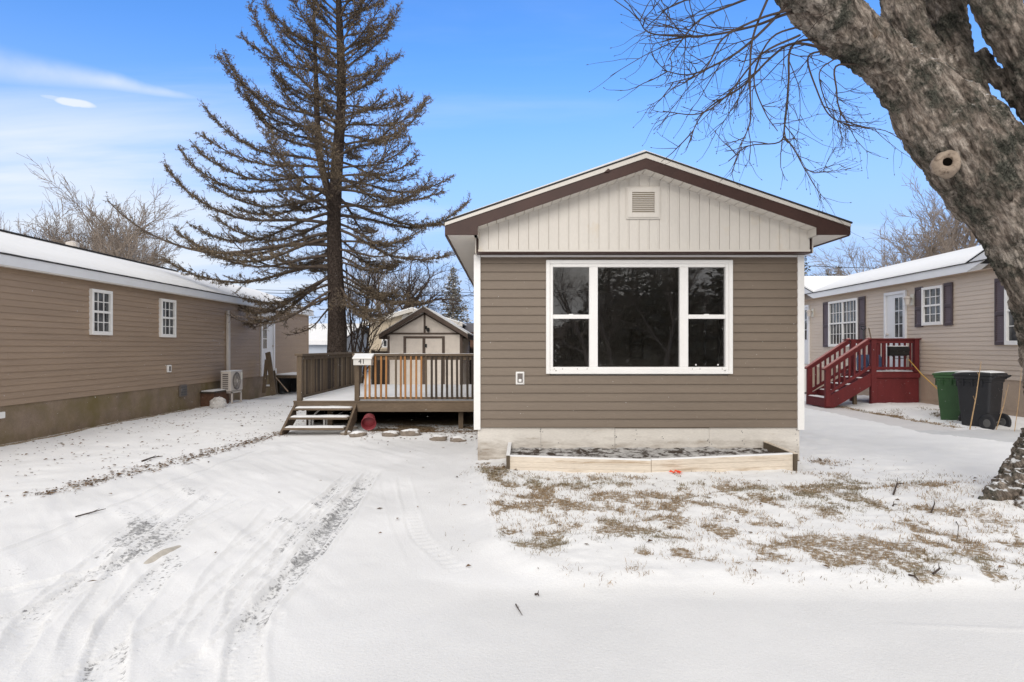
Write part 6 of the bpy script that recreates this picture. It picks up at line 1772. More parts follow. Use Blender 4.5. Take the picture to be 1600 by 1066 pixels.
# ------------------------------------------------------------------ the big thinning spruce
def big_spruce():
    rng = random.Random(12)
    TX, TY = P(522, 0, 18)[0], 18.0
    root = thing('spruce_tree', 'tall sparse brown spruce with upturned branches behind the deck', 'tree', (TX, TY, 0), local=True)
    tr = MB(); br = MB(); Ht = 15.5
    hz = np.linspace(-0.2, Ht, 60)
    rr = np.interp(hz, [-0.2, 0.4, 1.5, 4, 7.7, 11.3, 15.5], [0.40, 0.31, 0.265, 0.21, 0.14, 0.085, 0.01])
    ox = 0.06 * np.sin(hz * 0.9) + 0.015 * hz
    path = np.stack([ox, 0.05 * np.cos(hz * 0.7), hz], 1)
    n = 22
    tr.tube(path, rr, n)
    V = tr.v[0]
    k = fbm(np.arctan2(V[:, 1], V[:, 0] - ox.repeat(n)) * 2.2, V[:, 2] * 1.4, 5, 4) - 0.5
    c = np.stack([ox.repeat(n), 0.05 * np.cos(hz * 0.7).repeat(n)], 1)
    V[:, :2] = c + (V[:, :2] - c) * (1 + 0.42 * k[:, None])
    tr.build('trunk', M['spruce_bark'], root, smooth=True)
    fork = MB()
    fz = np.linspace(5.2, 12.4, 26)
    fork.tube(np.stack([0.01 * fz - 0.10 - 0.40 * sstep(5.2, 7.4, fz) - 0.08 * (fz - 7.4).clip(0) * 0.5, -0.12 + 0 * fz, fz], 1), np.interp(fz, [5.2, 7, 12.4], [0.11, 0.095, 0.015]), 9)
    fork.build('second_stem', M['spruce_bark'], root, smooth=True)
    nd_v = []; nd_f = 0; ncol = []
    def needles(p, q, cnt, spread):
        nonlocal nd_f
        for _ in range(cnt):
            t = rng.random(); c = p.lerp(q, t)
            o = Vector((rng.gauss(0, 1), rng.gauss(0, 1), rng.gauss(0, 1) * 0.7 - 0.35)).normalized()
            s = rng.uniform(0.022, 0.055) * spread; w = rng.uniform(0.005, 0.010)
            sd = o.orthogonal().normalized() * w
            nd_v.extend([tuple(c - sd), tuple(c + sd), tuple(c + o * s + sd * 0.5), tuple(c + o * s - sd * 0.5)])
            m = rng.random(); v = rng.uniform(0.6, 1.3)
            ncol.extend([((0.160 + 0.085 * m) * v, (0.128 + 0.060 * m) * v, (0.090 + 0.038 * m) * v)] * 4)
    Lleft = lambda z: np.interp(z, [2.6, 3.4, 4.3, 5.2, 6.2, 7.4, 8.6, 9.8, 11.0, 13, 15.4], [1.7, 3.7, 4.9, 4.9, 4.0, 3.3, 2.6, 2.0, 1.7, 1.1, 0.15])
    Lright = lambda z: np.interp(z, [2.6, 3.4, 4.3, 5.2, 6.2, 7.4, 8.6, 9.8, 11.0, 13, 15.4], [1.5, 2.3, 2.4, 3.4, 3.6, 2.5, 1.8, 1.9, 1.5, 0.9, 0.12])
    NB = 170
    for i in range(NB):
        f = (i + rng.uniform(0, 0.9)) / NB
        z = 2.75 + 12.4 * f ** 1.05
        az = i * 2.39996 + rng.uniform(-.45, .45); az -= 0.42 * sin(2 * az)
        ca = cos(az)
        side = 0.5 - 0.5 * ca            # 1 = left
        L = (Lleft(z) * 1.12 * side + Lright(z) * 1.10 * (1 - side)) * rng.uniform(0.65, 1.10)
        if abs(ca) < 0.5: L *= 0.85
        dead = (z < 4.6 and rng.random() < 0.45)
        el0 = R(np.interp(z, [2.7, 4.5, 7, 10, 15], [-12, -2, 20, 40, 58]) + rng.gauss(0, 10) - (8 if ca > 0 else 0))
        tip = R(np.interp(z, [2.7, 5, 9, 15], [40, 45, 34, 20]) + rng.uniform(-12, 14))
        n = 14; p = Vector((np.interp(z, hz, ox), 0, z)); pts = [p.copy()]; dirs = []
        a2 = az
        for k2 in range(n):
            t = k2 / n
            el = el0 - R(14) * sin(pi * min(1, t * 1.7)) * (1 if z < 8 else 0.4) + tip * max(0, (t - 0.35) / 0.65) ** 1.6
            a2 += rng.gauss(0, 0.07)
            d = Vector((cos(a2) * cos(el), sin(a2) * cos(el), sin(el)))
            p = p + d * (L / n); pts.append(p.copy()); dirs.append(d)
        r0 = 0.013 + 0.0078 * L
        br.tube([tuple(q) for q in pts], [r0 * (1 - 0.85 * (j / n)) + 0.004 for j in range(n + 1)], 5, cap=False)
        ns = int(L * 14) + 4
        if dead: ns = int(ns * 0.45)
        for j in range(ns):
            t = 0.16 + 0.84 * (j + rng.random()) / ns
            i0 = min(n - 1, int(t * n)); q = pts[i0].lerp(pts[i0 + 1], t * n - i0); d = dirs[i0]
            sgn = 1 if j % 2 else -1
            lat = d.cross(Vector((0, 0, 1))).normalized() * sgn
            sl = (0.16 + 0.75 * (1 - abs(t - 0.45) ** 1.3) * 0.62 * min(1, L / 3.2)) * rng.uniform(0.6, 1.3) * (1.05 - 0.5 * t)
            v = (d * rng.uniform(0.6, 1.1) + lat * rng.uniform(0.35, 1.0) + Vector((0, 0, rng.uniform(-0.45, 0.30)))).normalized()
            sp = [q]; dd = v
            for k3 in range(4):
                dd = (dd + Vector((rng.gauss(0, .10), rng.gauss(0, .10), rng.gauss(0, .08) + 0.10))).normalized(); sp.append(sp[-1] + dd * sl / 4)
            br.tube([tuple(s_) for s_ in sp], [0.011, 0.009, 0.007, 0.005, 0.003], 3, cap=False)
            full = (0.35 if dead else 1.0) * np.interp(t, [0.15, 0.45, 1], [0.35, 0.9, 1.15])
            for k3 in range(4): needles(sp[k3], sp[k3 + 1], int(sl * 13 * full), 1.2)
            nt_ = int(4 + sl * 9)
            for k4 in range(nt_):
                tt = rng.uniform(0.2, 1.0); i1 = min(3, int(tt * 4)); q2 = sp[i1].lerp(sp[i1 + 1], tt * 4 - i1)
                o = (dd + Vector((rng.gauss(0, .7), rng.gauss(0, .7), rng.gauss(-.25, .5)))).normalized()
                e = q2 + o * rng.uniform(0.06, 0.20)
                br.tube([tuple(q2), tuple(e)], [0.0045, 0.0025], 3, cap=False)
                needles(q2, e, int(5.5 * full + rng.random()), 1.15)
    # dead snags low on the trunk
    for i in range(26):
        z = rng.uniform(2.0, 6.5); az = rng.uniform(0, 2 * pi); L = rng.uniform(0.3, 1.1)
        d = Vector((cos(az), sin(az), rng.uniform(-.5, .2))); q = Vector((np.interp(z, hz, ox), 0, z)); e = q + d * L
        br.tube([tuple(q), tuple(q.lerp(e, .5) + Vector((0, 0, .04))), tuple(e)], [0.014, 0.009, 0.003], 4, cap=False)
    br.build('branches', M['spruce_branch'], root, recalc=False, smooth=True)
    nv = np.array(nd_v); m = MB(); 
    me = bpy.data.meshes.new('needles'); nq = len(nv) // 4
    me.vertices.add(len(nv)); me.vertices.foreach_set('co', nv.ravel())
    me.loops.add(len(nv)); me.loops.foreach_set('vertex_index', np.arange(len(nv), dtype=np.int32))
    me.polygons.add(nq); me.polygons.foreach_set('loop_start', np.arange(0, len(nv), 4, dtype=np.int32))
    me.update(calc_edges=True); me.validate()
    at = me.color_attributes.new('tint', 'FLOAT_COLOR', 'POINT'); c4 = np.ones((len(nv), 4)); c4[:, :3] = np.array(ncol); at.data.foreach_set('color', c4.ravel())
    me.materials.append(M['tinted']); o = bpy.data.objects.new('foliage', me); COL.objects.link(o); o.parent = root


big_spruce()

# ------------------------------------------------------------------ the leaning maple on the right
def maple():
    TZ = 6.25
    root = thing('maple_tree', 'huge leaning lichen covered tree with drooping twigs at the right edge', 'tree', (5.6, 6.3, 0), local=False)
    bm_ = MB()
    def limb(pts, n=26):
        """pts: (px, py, half width px, distance)"""
        p3 = [np.array(P(a, b, y)) for a, b, w, y in pts]; rad = [w * y / 1000 * 0.93 * cos(math.atan((a - 792) / 1000)) for a, b, w, y in pts]
        q = np.concatenate([np.array(p3), np.array(rad)[:, None]], 1)
        pp = np.vstack([2 * q[0] - q[1], q, 2 * q[-1] - q[-2]]); out = []
        for i in range(1, len(pp) - 2):
            L = np.linalg.norm(pp[i + 1, :3] - pp[i, :3]); t = np.linspace(0, 1, max(3, int(L / 0.05)), endpoint=False)[:, None]
            out.append(0.5 * (2 * pp[i] + (pp[i + 1] - pp[i - 1]) * t + (2 * pp[i - 1] - 5 * pp[i] + 4 * pp[i + 1] - pp[i + 2]) * t ** 2 + (3 * pp[i] - pp[i - 1] - 3 * pp[i + 1] + pp[i + 2]) * t ** 3))
        out.append(q[-1:]); q = np.concatenate(out)
        bm_.tube(q[:, :3], np.maximum(q[:, 3], 0.02), n)
        return q
    limb([(1702, 830, 150, TZ), (1702, 775, 122, TZ), (1698, 700, 100, TZ), (1688, 630, 90, TZ), (1677, 560, 83, TZ), (1647, 430, 83, TZ), (1585, 325, 83, TZ), (1520, 245, 82, TZ), (1478, 195, 76, TZ), (1436, 140, 58, TZ - .02), (1393, 101, 40, TZ - .05), (1345, 66, 40, TZ - .15), (1299, 25, 45, TZ - .3), (1255, -40, 54, TZ - .5), (1180, -130, 56, TZ - .7), (1080, -260, 50, TZ - .9)])
    limb([(1560, 320, 56, TZ + .02), (1510, 230, 46, TZ + .08), (1464, 140, 37, TZ + .14), (1432, 65, 29, TZ + .18), (1408, 0, 29, TZ + .2), (1390, -90, 30, TZ + .22), (1350, -250, 32, TZ + .16)])
    limb([(1630, 400, 60, TZ + .12), (1580, 320, 48, TZ + .16), (1540, 235, 33, TZ + .2), (1509, 140, 29, TZ + .22), (1492, 70, 27, TZ + .24), (1477, 0, 27, TZ + .24), (1450, -110, 34, TZ + .3), (1440, -260, 30, TZ + .4)])
    limb([(1740, 560, 66, TZ + .1), (1732, 420, 62, TZ + .05), (1708, 300, 54, TZ), (1662, 200, 46, TZ - .1), (1610, 100, 42, TZ - .15), (1574, 40, 39, TZ - .2), (1550, -10, 38, TZ - .25), (1500, -120, 40, TZ - .3), (1470, -260, 36, TZ - .4)])
    limb([(1522, 88, 20, TZ + .18), (1548, 112, 19, TZ + .12), (1580, 136, 19, TZ + .02), (1625, 178, 22, TZ - .06)], 16)
    limb([(1760, 560, 70, TZ + .3), (1790, 380, 60, TZ + .5), (1830, 200, 50, TZ + .7), (1850, 0, 45, TZ + .8), (1880, -200, 40, TZ + 1)])
    # root flares
    for pts in ([(1660, 700, 70, TZ), (1612, 752, 48, TZ - .1), (1572, 775, 26, TZ - .18), (1530, 783, 9, TZ - .2)],
                [(1680, 700, 60, TZ), (1640, 775, 46, TZ - .3), (1600, 812, 26, TZ - .5), (1560, 835, 10, TZ - .6)],
                [(1690, 700, 60, TZ), (1700, 800, 45, TZ - .4), (1700, 850, 20, TZ - .7)]):
        limb(pts, 14)
    tr = bm_.build('trunk', M['maple_bark'], root, smooth=True)
    rmod = tr.modifiers.new('weld', 'REMESH'); rmod.mode = 'VOXEL'; rmod.voxel_size = 0.013; rmod.use_smooth_shade = True
    dg = bpy.context.evaluated_depsgraph_get(); dg.update()
    me = bpy.data.meshes.new_from_object(tr.evaluated_get(dg)); tr.modifiers.clear(); old = tr.data; tr.data = me; bpy.data.meshes.remove(old)
    nv = len(me.vertices); V = np.empty(nv * 3); me.vertices.foreach_get('co', V); V = V.reshape(-1, 3)
    N = np.empty(nv * 3); me.vertex_normals.foreach_get('vector', N); N = N.reshape(-1, 3)
    # bark relief: broad lumps, furrows running along the lean of the trunk, small flakes
    d0 = np.array([-0.52, 0.0, 0.854]); e0 = np.array([0.854, 0.0, 0.52])
    A_ = V @ e0; B_ = V[:, 1]; C0 = V @ d0
    lump = fbm3(V * 3.2, 3, 3) - 0.5
    fur = fbm3(np.stack([A_ * 13, B_ * 13, C0 * 3.0], 1) + 1.2 * fbm3(V * 5, 9, 2)[:, None], 5, 3); fur = 1 - np.abs(2 * fur - 1) * 2.2
    flake = fbm3(np.stack([A_ * 30, B_ * 30, C0 * 14], 1), 7, 3) - 0.5
    zone_ = sstep(0.40, 0.58, fbm3(V * 1.9 + 3, 13, 3))
    disp = 0.075 * lump + (0.018 + 0.040 * zone_) * np.clip(fur, -0.9, 1) + 0.045 * flake - 0.008
    V = V + N * disp[:, None]
    me.vertices.foreach_set('co', V.ravel()); me.update()
    me.polygons.foreach_set('use_smooth', np.ones(len(me.polygons), bool))
    # knot hole
    kp = Vector(P(1481, 252, TZ - 0.415)); nrm = Vector((-0.35, -0.93, 0.05)).normalized()
    Mk = nrm.to_track_quat('Z', 'Y').to_matrix()
    t = MB(); 
    prof = [(0.118, -0.12), (0.112, -0.05), (0.098, -0.012), (0.076, 0.006), (0.056, 0.0), (0.043, -0.02), (0.038, -0.06), (0.036, -0.10)]
    t.lathe(prof, tuple(kp), 26, Mk)
    V = t.v[0]; rel = V - np.array(kp); V[:] = np.array(kp) + rel * (1 + 0.55 * (fbm(V[:, 0] * 10, V[:, 2] * 10, 6, 3) - 0.5))[:, None]
    kn = t.build('knot', M['knot'], root, smooth=True)
    t = MB(); t.lathe([(0.050, -0.028), (0.02, -0.034), (0.001, -0.034)], tuple(kp), 16, Mk); t.build('hole', M['cavity_shade'], kn)  # flat near-black disc, the depth of the hole painted as colour
    # drooping twigs
    tw = MB(); rng = random.Random(41)
    def path3(pix, y0, y1):
        n = len(pix); return [Vector(P(a, b, y0 + (y1 - y0) * i / (n - 1))) for i, (a, b) in enumerate(pix)]
    def smooth(pts, per=5):
        q = np.array([tuple(p) for p in pts]); pp = np.vstack([2 * q[0] - q[1], q, 2 * q[-1] - q[-2]]); out = []
        for i in range(1, len(pp) - 2):
            t = np.linspace(0, 1, per, endpoint=False)[:, None]
            out.append(0.5 * (2 * pp[i] + (pp[i + 1] - pp[i - 1]) * t + (2 * pp[i - 1] - 5 * pp[i] + 4 * pp[i + 1] - pp[i + 2]) * t ** 2 + (3 * pp[i] - pp[i - 1] - 3 * pp[i + 1] + pp[i + 2]) * t ** 3))
        out.append(q[-1:]); return np.concatenate(out)
    def twig(p, d, L, r, lev):
        n = 6; pts = [p]; 
        for k in range(n):
            f = k / n
            d = (d + Vector((rng.gauss(0, .11), rng.gauss(0, .11), rng.gauss(0, .10) - 0.05 * (1 - f) + 0.24 * f * f))).normalized()
            pts.append(pts[-1] + d * L / n)
        tw.tube([tuple(q) for q in pts], [r * (1 - 0.6 * k / n) for k in range(n + 1)], 4 if lev < 2 else 3, cap=False)
        if lev < 2:
            for c in range([4, 3, 2][lev]):
                t = rng.uniform(0.2, 0.95); i = min(n - 1, int(t * n)); q = pts[i].lerp(pts[i + 1], t * n - i)
                nd = (pts[i + 1] - pts[i]).normalized()
                nd = (nd + Vector((rng.gauss(0, .55), rng.gauss(0, .55), rng.gauss(-.05, .5)))).normalized()
                twig(q, nd, L * rng.uniform(0.35, 0.65), max(0.0022, r * 0.62), lev + 1)
        else:
            e = pts[-1]; dd = (pts[-1] - pts[-2]).normalized()
            tw.tube([tuple(e - dd * 0.004), tuple(e + dd * 0.006), tuple(e + dd * 0.014)], [0.002, 0.0034, 0.001], 4, cap=False)
    mains = [
        ([(1262, 18), (1228, 22), (1180, 40), (1110, 55), (1050, 56), (1012, 50), (997, 28)], 5.9, 5.4, 0.016),
        ([(1240, -5), (1200, 40), (1155, 80), (1110, 105), (1074, 117), (1035, 110)], 5.8, 5.2, 0.015),
        ([(1330, 80), (1292, 76), (1240, 68), (1205, 90), (1160, 135), (1112, 165), (1090, 190), (1075, 227)], 6.1, 5.4, 0.016),
        ([(1330, 80), (1272, 62), (1236, 75), (1232, 130), (1226, 195), (1218, 222), (1170, 228), (1138, 252)], 6.1, 5.4, 0.014),
        ([(1224, 212), (1240, 232), (1256, 262), (1266, 278)], 5.5, 5.4, 0.008), ([(1256, 262), (1272, 270), (1290, 268)], 5.42, 5.35, 0.005),
        ([(1345, 100), (1306, 104), (1307, 140), (1310, 165), (1322, 188), (1352, 200), (1376, 202)], 6.1, 5.6, 0.010),
        ([(1330, 80), (1285, 80), (1262, 92), (1276, 140), (1296, 180), (1330, 196), (1368, 200)], 6.1, 5.5, 0.011),
        ([(1215, -20), (1150, 5), (1095, 30), (1060, 70), (1044, 95)], 5.7, 5.2, 0.013),
        ([(1205, -15), (1176, 60), (1172, 130), (1172, 190), (1155, 230)], 5.7, 5.3, 0.012),
        ([(1190, -40), (1140, -20), (1085, -5), (1050, 10), (1028, 20)], 5.6, 5.1, 0.012),
        ([(1252, 40), (1205, 60), (1178, 120), (1195, 175), (1215, 205)], 5.8, 5.4, 0.010),
        ([(1235, 15), (1185, 30), (1130, 60), (1098, 112), (1040, 132)], 5.75, 5.15, 0.013),
        ([(1250, 55), (1190, 85), (1135, 150), (1092, 178), (1036, 174)], 5.8, 5.3, 0.011),
        ([(1330, 80), (1300, 95), (1280, 115), (1290, 160), (1302, 182), (1310, 190)], 6.1, 5.6, 0.007),
    ]
    for pix, y0, y1, r in mains:
        sp = smooth(path3(pix, y0, y1)); n = len(sp)
        tw.tube(sp, np.linspace(r, 0.0035, n), 5, cap=False)
        k = max(5, int(len(pix) * 1.9))
        for c in range(k):
            t = rng.uniform(0.22, 0.98); i = min(n - 2, int(t * n)); q = Vector(sp[i]); d = Vector(sp[i + 1] - sp[i]).normalized()
            nd = (d + Vector((rng.gauss(0, .5), rng.gauss(0, .5), rng.gauss(-.1, .5)))).normalized()
            twig(q, nd, rng.uniform(0.25, 0.75) * (0.6 if q.z < 3.9 else 1.15), max(0.0030, r * 0.36), 1)
    tw.build('twigs', M['twig_dark'], root, recalc=False, smooth=True)
    # a small one in the fork
    return root


maple()

# fallen sticks on the snow
def stick(px, py, px2, py2, r, h, lab):
    a = Vector((*G(px, py), 0)); b = Vector((*G(px2, py2), 0)); a.z = gz(a.x, a.y) + r; b.z = gz(b.x, b.y) + r
    k = (a + b) / 2; k.z += h; k += Vector((random.uniform(-.02, .02), random.uniform(-.02, .02), 0))
    m = MB(); m.tube([tuple(a), tuple(a.lerp(k, .5)), tuple(k), tuple(k.lerp(b, .5) + Vector((0, 0, h * .15))), tuple(b)], [r, r * .9, r * .8, r * .6, r * .35], 6)
    d = (b - a); m.tube([tuple(k), tuple(k + d * 0.18 + Vector((0, 0.02, h * 0.8 + 0.01)))], [r * .5, r * .2], 4)
    tag(m.build('stick', M['twig_dark']), lab, 'stick', 'fallen sticks on the lawn')
stick(1396, 784, 1413, 769, 0.010, 0.045, 'crooked dark stick rising from the snow in front of the leaning trunk')
stick(1395, 800, 1402, 798, 0.008, 0.01, 'short dark stick below the crooked one on the lawn')
stick(1458, 910, 1470, 899, 0.008, 0.02, 'reddish brown stick near the road edge on the right')
stick(1420, 908, 1436, 915, 0.007, 0.01, 'dark curved twig lying by the road edge left of the reddish stick')
stick(1455, 812, 1460, 800, 0.007, 0.03, 'stub of twig standing in the lawn right of the crooked stick')
stick(806, 938, 816, 955, 0.0045, 0.006, 'lone thin twig on the smooth road snow in the foreground')
stick(118, 810, 165, 798, 0.007, 0.006, 'long thin stick on the snow in the left driveway')
stick(222, 726, 254, 717, 0.012, 0.012, 'brown stick lying beside the dirt line left of the driveway')
stick(836, 924, 842, 926, 0.007, 0.008, 'small dark crumb of bark on the road below the lawn edge')
stick(1494, 826, 1496, 850, 0.004, 0.03, 'thin upright twig in the snow at the far right of the lawn')
# narrow snow bank with dirt in the driveway
bk2 = MB(); vs = []; fs = []
a = G(222, 882); b = G(282, 850)
for j in range(15):
    t = j / 14; cx = a[0] + (b[0] - a[0]) * t; cy = a[1] + (b[1] - a[1]) * t; hgt = 0.035 * sin(pi * t) ** 0.6
    dx, dy = b[0] - a[0], b[1] - a[1]; L = math.hypot(dx, dy); nx2, ny2 = -dy / L, dx / L
    for q in range(7):
        u = (q - 3) / 3; wv = 0.06 * (0.4 + 0.6 * sin(pi * t))
        vs.append((cx + nx2 * u * wv, cy + ny2 * u * wv, gz(cx, cy) - 0.01 + hgt * (1 - u * u) * (0.8 + 0.4 * vnoise(np.array([t * 9.0]), np.array([u * 2.0]), 3)[0])))
for j in range(14):
    for q in range(6): c = j * 7 + q; fs.append((c, c + 1, c + 8, c + 7))
bk2.add(vs, fs)
M['dirty_snow'] = surf('dirty_snow', (0.55, 0.51, 0.45), 0.9, 0.2, 14, bump=0.5, bscale=50)
tag(bk2.build('snow_lump', M['dirty_snow'], smooth=True), 'small ridge of dirty compacted snow between the tyre tracks', 'snow lump')

# ------------------------------------------------------------------ woods across the road, behind the camera (seen only mirrored in the front window)
GW = 'woods across the road'
w1 = conifer('pine_tree', 61, 8.0, 2.3, (9.0, -17, 0), 'dark conifer across the road, mirrored in the right part of the front window', GW, 1.7, 0.0, col=((0.12, 0.125, 0.10), (0.24, 0.22, 0.17)))
rw_ = random.Random(6)
for i in range(20):
    x = -11 + i * 1.45 + rw_.uniform(-.5, .5); y = rw_.uniform(-24, -17)
    s = rw_.uniform(0.85, 1.25) if x > 4.5 else rw_.uniform(0.30, 0.46)
    place_copy(w1, (x, y, 0), rw_.uniform(0, 6), s, 'dark conifer across the road, seen only as a reflection in the front window')
nq = 26000
qx = RNG.uniform(-34, 34, nq); qy = RNG.uniform(-34, -26, nq)
top = 2.0 + 1.5 * fbm(qx * 0.35, qx * 0, 201, 3) + 2.6 * sstep(3, 9, qx)
qz = top * RNG.random(nq) ** 0.8
qs = RNG.uniform(0.10, 0.26, nq)
A_ = RNG.normal(size=(nq, 3, 3)); Qm, _ = np.linalg.qr(A_)
cor = np.array([[-1, -.5, 0], [0.2, -.7, 0], [1, .1, 0], [-0.1, .7, 0]])
V = np.einsum('mij,kj->mki', Qm, cor) * qs[:, None, None] + np.stack([qx, qy, qz], 1)[:, None, :]
me = bpy.data.meshes.new('woods')
me.vertices.add(nq * 4); me.vertices.foreach_set('co', V.ravel()); me.loops.add(nq * 4); me.loops.foreach_set('vertex_index', np.arange(nq * 4, dtype=np.int32))
me.polygons.add(nq); me.polygons.foreach_set('loop_start', np.arange(0, nq * 4, 4, dtype=np.int32)); me.update(calc_edges=True); me.validate()
cv = np.ones((nq, 4, 4)); cv[:, :, :3] = (np.array([0.42, 0.36, 0.31]) * RNG.uniform(0.6, 1.3, nq)[:, None])[:, None, :]
at = me.color_attributes.new('tint', 'FLOAT_COLOR', 'POINT'); at.data.foreach_set('color', cv.ravel())
me.materials.append(M['tinted']); o = bpy.data.objects.new('woods', me); COL.objects.link(o)
tag(o, 'brown undergrowth of the woods across the road, seen only in the window reflection', 'woods', kind='stuff')
w1['label'] = 'dark conifer across the road, seen only as a reflection in the front window'
wb = bare_tree('bare_tree', 71, 11, (-1.5, -13, 0), 'bare tree across the road, seen only as a reflection in the front window', group=GW, mat=M['twig_far'], spread=(25, 55), nch=(10, 5, 4, 3), rmin=0.008, r=0.12, t0=0.15)
for i in range(9):
    place_copy(wb, (-9 + i * 2.1 + rw_.uniform(-.6, .6), rw_.uniform(-18, -11), 0), rw_.uniform(0, 6), rw_.uniform(0.8, 1.2), 'bare tree across the road, seen only as a reflection in the front window', GW)

# ------------------------------------------------------------------ falling snow
def snowfall():
    n = 9000
    Yv = 3.0 + 12.0 * RNG.random(n) ** 0.75
    Xv = RNG.uniform(-0.95, 0.95, n) * Yv; Zv = RNG.uniform(0.1, 6.5, n)
    keep = Zv < H + 0.13 * Yv; Yv, Xv, Zv = Yv[keep], Xv[keep], Zv[keep]
    # none inside the houses
    keep = ~((Yv > 8.2) & (Xv > -0.9) & (Xv < 4.5)); Xv, Yv, Zv = Xv[keep], Yv[keep], Zv[keep]
    keep = (Xv > -7.6) & (Xv < 9.4) & ~((Xv > 7.7) & (Yv > 15.5)); Xv, Yv, Zv = Xv[keep], Yv[keep], Zv[keep]
    m = len(Xv)
    oc = np.array([[1, 0, 0], [-1, 0, 0], [0, 1, 0], [0, -1, 0], [0, 0, 1], [0, 0, -1]], float)
    s = RNG.uniform(0.0012, 0.0027, m)
    A = RNG.normal(size=(m, 3, 3)); Qm, _ = np.linalg.qr(A)
    sc = np.stack([RNG.uniform(0.7, 1.5, m), RNG.uniform(0.6, 1, m), RNG.uniform(0.4, 0.8, m)], 1) * s[:, None]
    V = np.einsum('mij,kj->mki', Qm, oc * 1.0)
    V = np.einsum('mij,mkj->mki', Qm, oc[None] * sc[:, None, :]) + np.stack([Xv, Yv, Zv], 1)[:, None, :]
    tri = np.array([[0, 2, 4], [2, 1, 4], [1, 3, 4], [3, 0, 4], [2, 0, 5], [1, 2, 5], [3, 1, 5], [0, 3, 5]])
    F = (np.arange(m) * 6)[:, None, None] + tri[None]
    me = bpy.data.meshes.new('falling_snow')
    me.vertices.add(m * 6); me.vertices.foreach_set('co', V.ravel())
    me.loops.add(m * 24); me.loops.foreach_set('vertex_index', F.ravel().astype(np.int32))
    me.polygons.add(m * 8); me.polygons.foreach_set('loop_start', np.arange(0, m * 24, 3, dtype=np.int32))
    me.update(calc_edges=True); me.validate()
    me.materials.append(M['snow']); o = bpy.data.objects.new('falling_snow', me); COL.objects.link(o)
    tag(o, 'white snowflakes drifting down through the air', 'snowfall', kind='stuff')


snowfall()

# ------------------------------------------------------------------ sky and light
SUN_EL, SUN_AZ = R(26), R(188)          # azimuth measured from +Y clockwise: the sun stands behind the camera, to the left
w = bpy.data.worlds.new('World'); SC.world = w; w.use_nodes = True
nt = w.node_tree; bg = nt.nodes['Background']
sky = node(nt, 'ShaderNodeTexSky'); sky.sky_type = 'NISHITA'; sky.sun_disc = False
sky.sun_elevation = SUN_EL; sky.sun_rotation = SUN_AZ; sky.air_density = 1.0; sky.dust_density = 0.3; sky.ozone_density = 2.0
tc = node(nt, 'ShaderNodeTexCoord')
sep = node(nt, 'ShaderNodeSeparateXYZ'); nt.links.new(tc.outputs['Generated'], sep.inputs[0])


def mth(op, a, b=None, c=None, clamp=False):
    m = nt.nodes.new('ShaderNodeMath'); m.operation = op; m.use_clamp = clamp
    for i, v in enumerate((a, b, c)):
        if v is None: continue
        if isinstance(v, bpy.types.NodeSocket): nt.links.new(v, m.inputs[i])
        else: m.inputs[i].default_value = v
    return m.outputs[0]


def smap(v, a, b, o0=0.0, o1=1.0):
    m = nt.nodes.new('ShaderNodeMapRange'); m.interpolation_type = 'SMOOTHSTEP'
    nt.links.new(v, m.inputs[0]); m.inputs[1].default_value = a; m.inputs[2].default_value = b; m.inputs[3].default_value = o0; m.inputs[4].default_value = o1
    return m.outputs[0]


dx, dy, dz = sep.outputs
# cloud layer coordinates: direction projected on a high plane
zz = mth('ADD', mth('MAXIMUM', dz, 0.0), 0.10)
cx = mth('DIVIDE', dx, zz); cy = mth('DIVIDE', dy, zz)
cmb = nt.nodes.new('ShaderNodeCombineXYZ'); nt.links.new(cx, cmb.inputs[0]); nt.links.new(cy, cmb.inputs[1])
mp = node(nt, 'ShaderNodeMapping'); mp.inputs['Rotation'].default_value = (0, 0, R(-30)); mp.inputs['Scale'].default_value = (0.35, 1.5, 1); nt.links.new(cmb.outputs[0], mp.inputs[0])
n1 = node(nt, 'ShaderNodeTexNoise', Scale=1.1, Detail=7.0, Roughness=0.55, Distortion=0.5); nt.links.new(mp.outputs[0], n1.inputs[0])
n2 = node(nt, 'ShaderNodeTexNoise', Scale=0.8, Detail=5.0); nt.links.new(cmb.outputs[0], n2.inputs[0])
# how much cloud: pale towards the horizon, more on the left, added fill overcast outside the view
low = smap(dz, 0.34, 0.06)
left = smap(dx, 0.10, -0.60)
lowleft = mth('MULTIPLY', smap(dz, 0.44, 0.18), left)
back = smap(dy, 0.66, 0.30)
cov = mth('ADD', mth('MULTIPLY', low, 0.13), mth('MULTIPLY', lowleft, 0.52))
cl = mth('ADD', cov, mth('MULTIPLY', mth('SUBTRACT', n1.outputs[0], 0.5), 1.3))
cl = mth('MULTIPLY', smap(cl, 0.05, 0.95), 0.92)
n3s = node(nt, 'ShaderNodeTexNoise', Scale=7.0, Detail=5.0); nt.links.new(tc.outputs['Generated'], n3s.inputs[0])
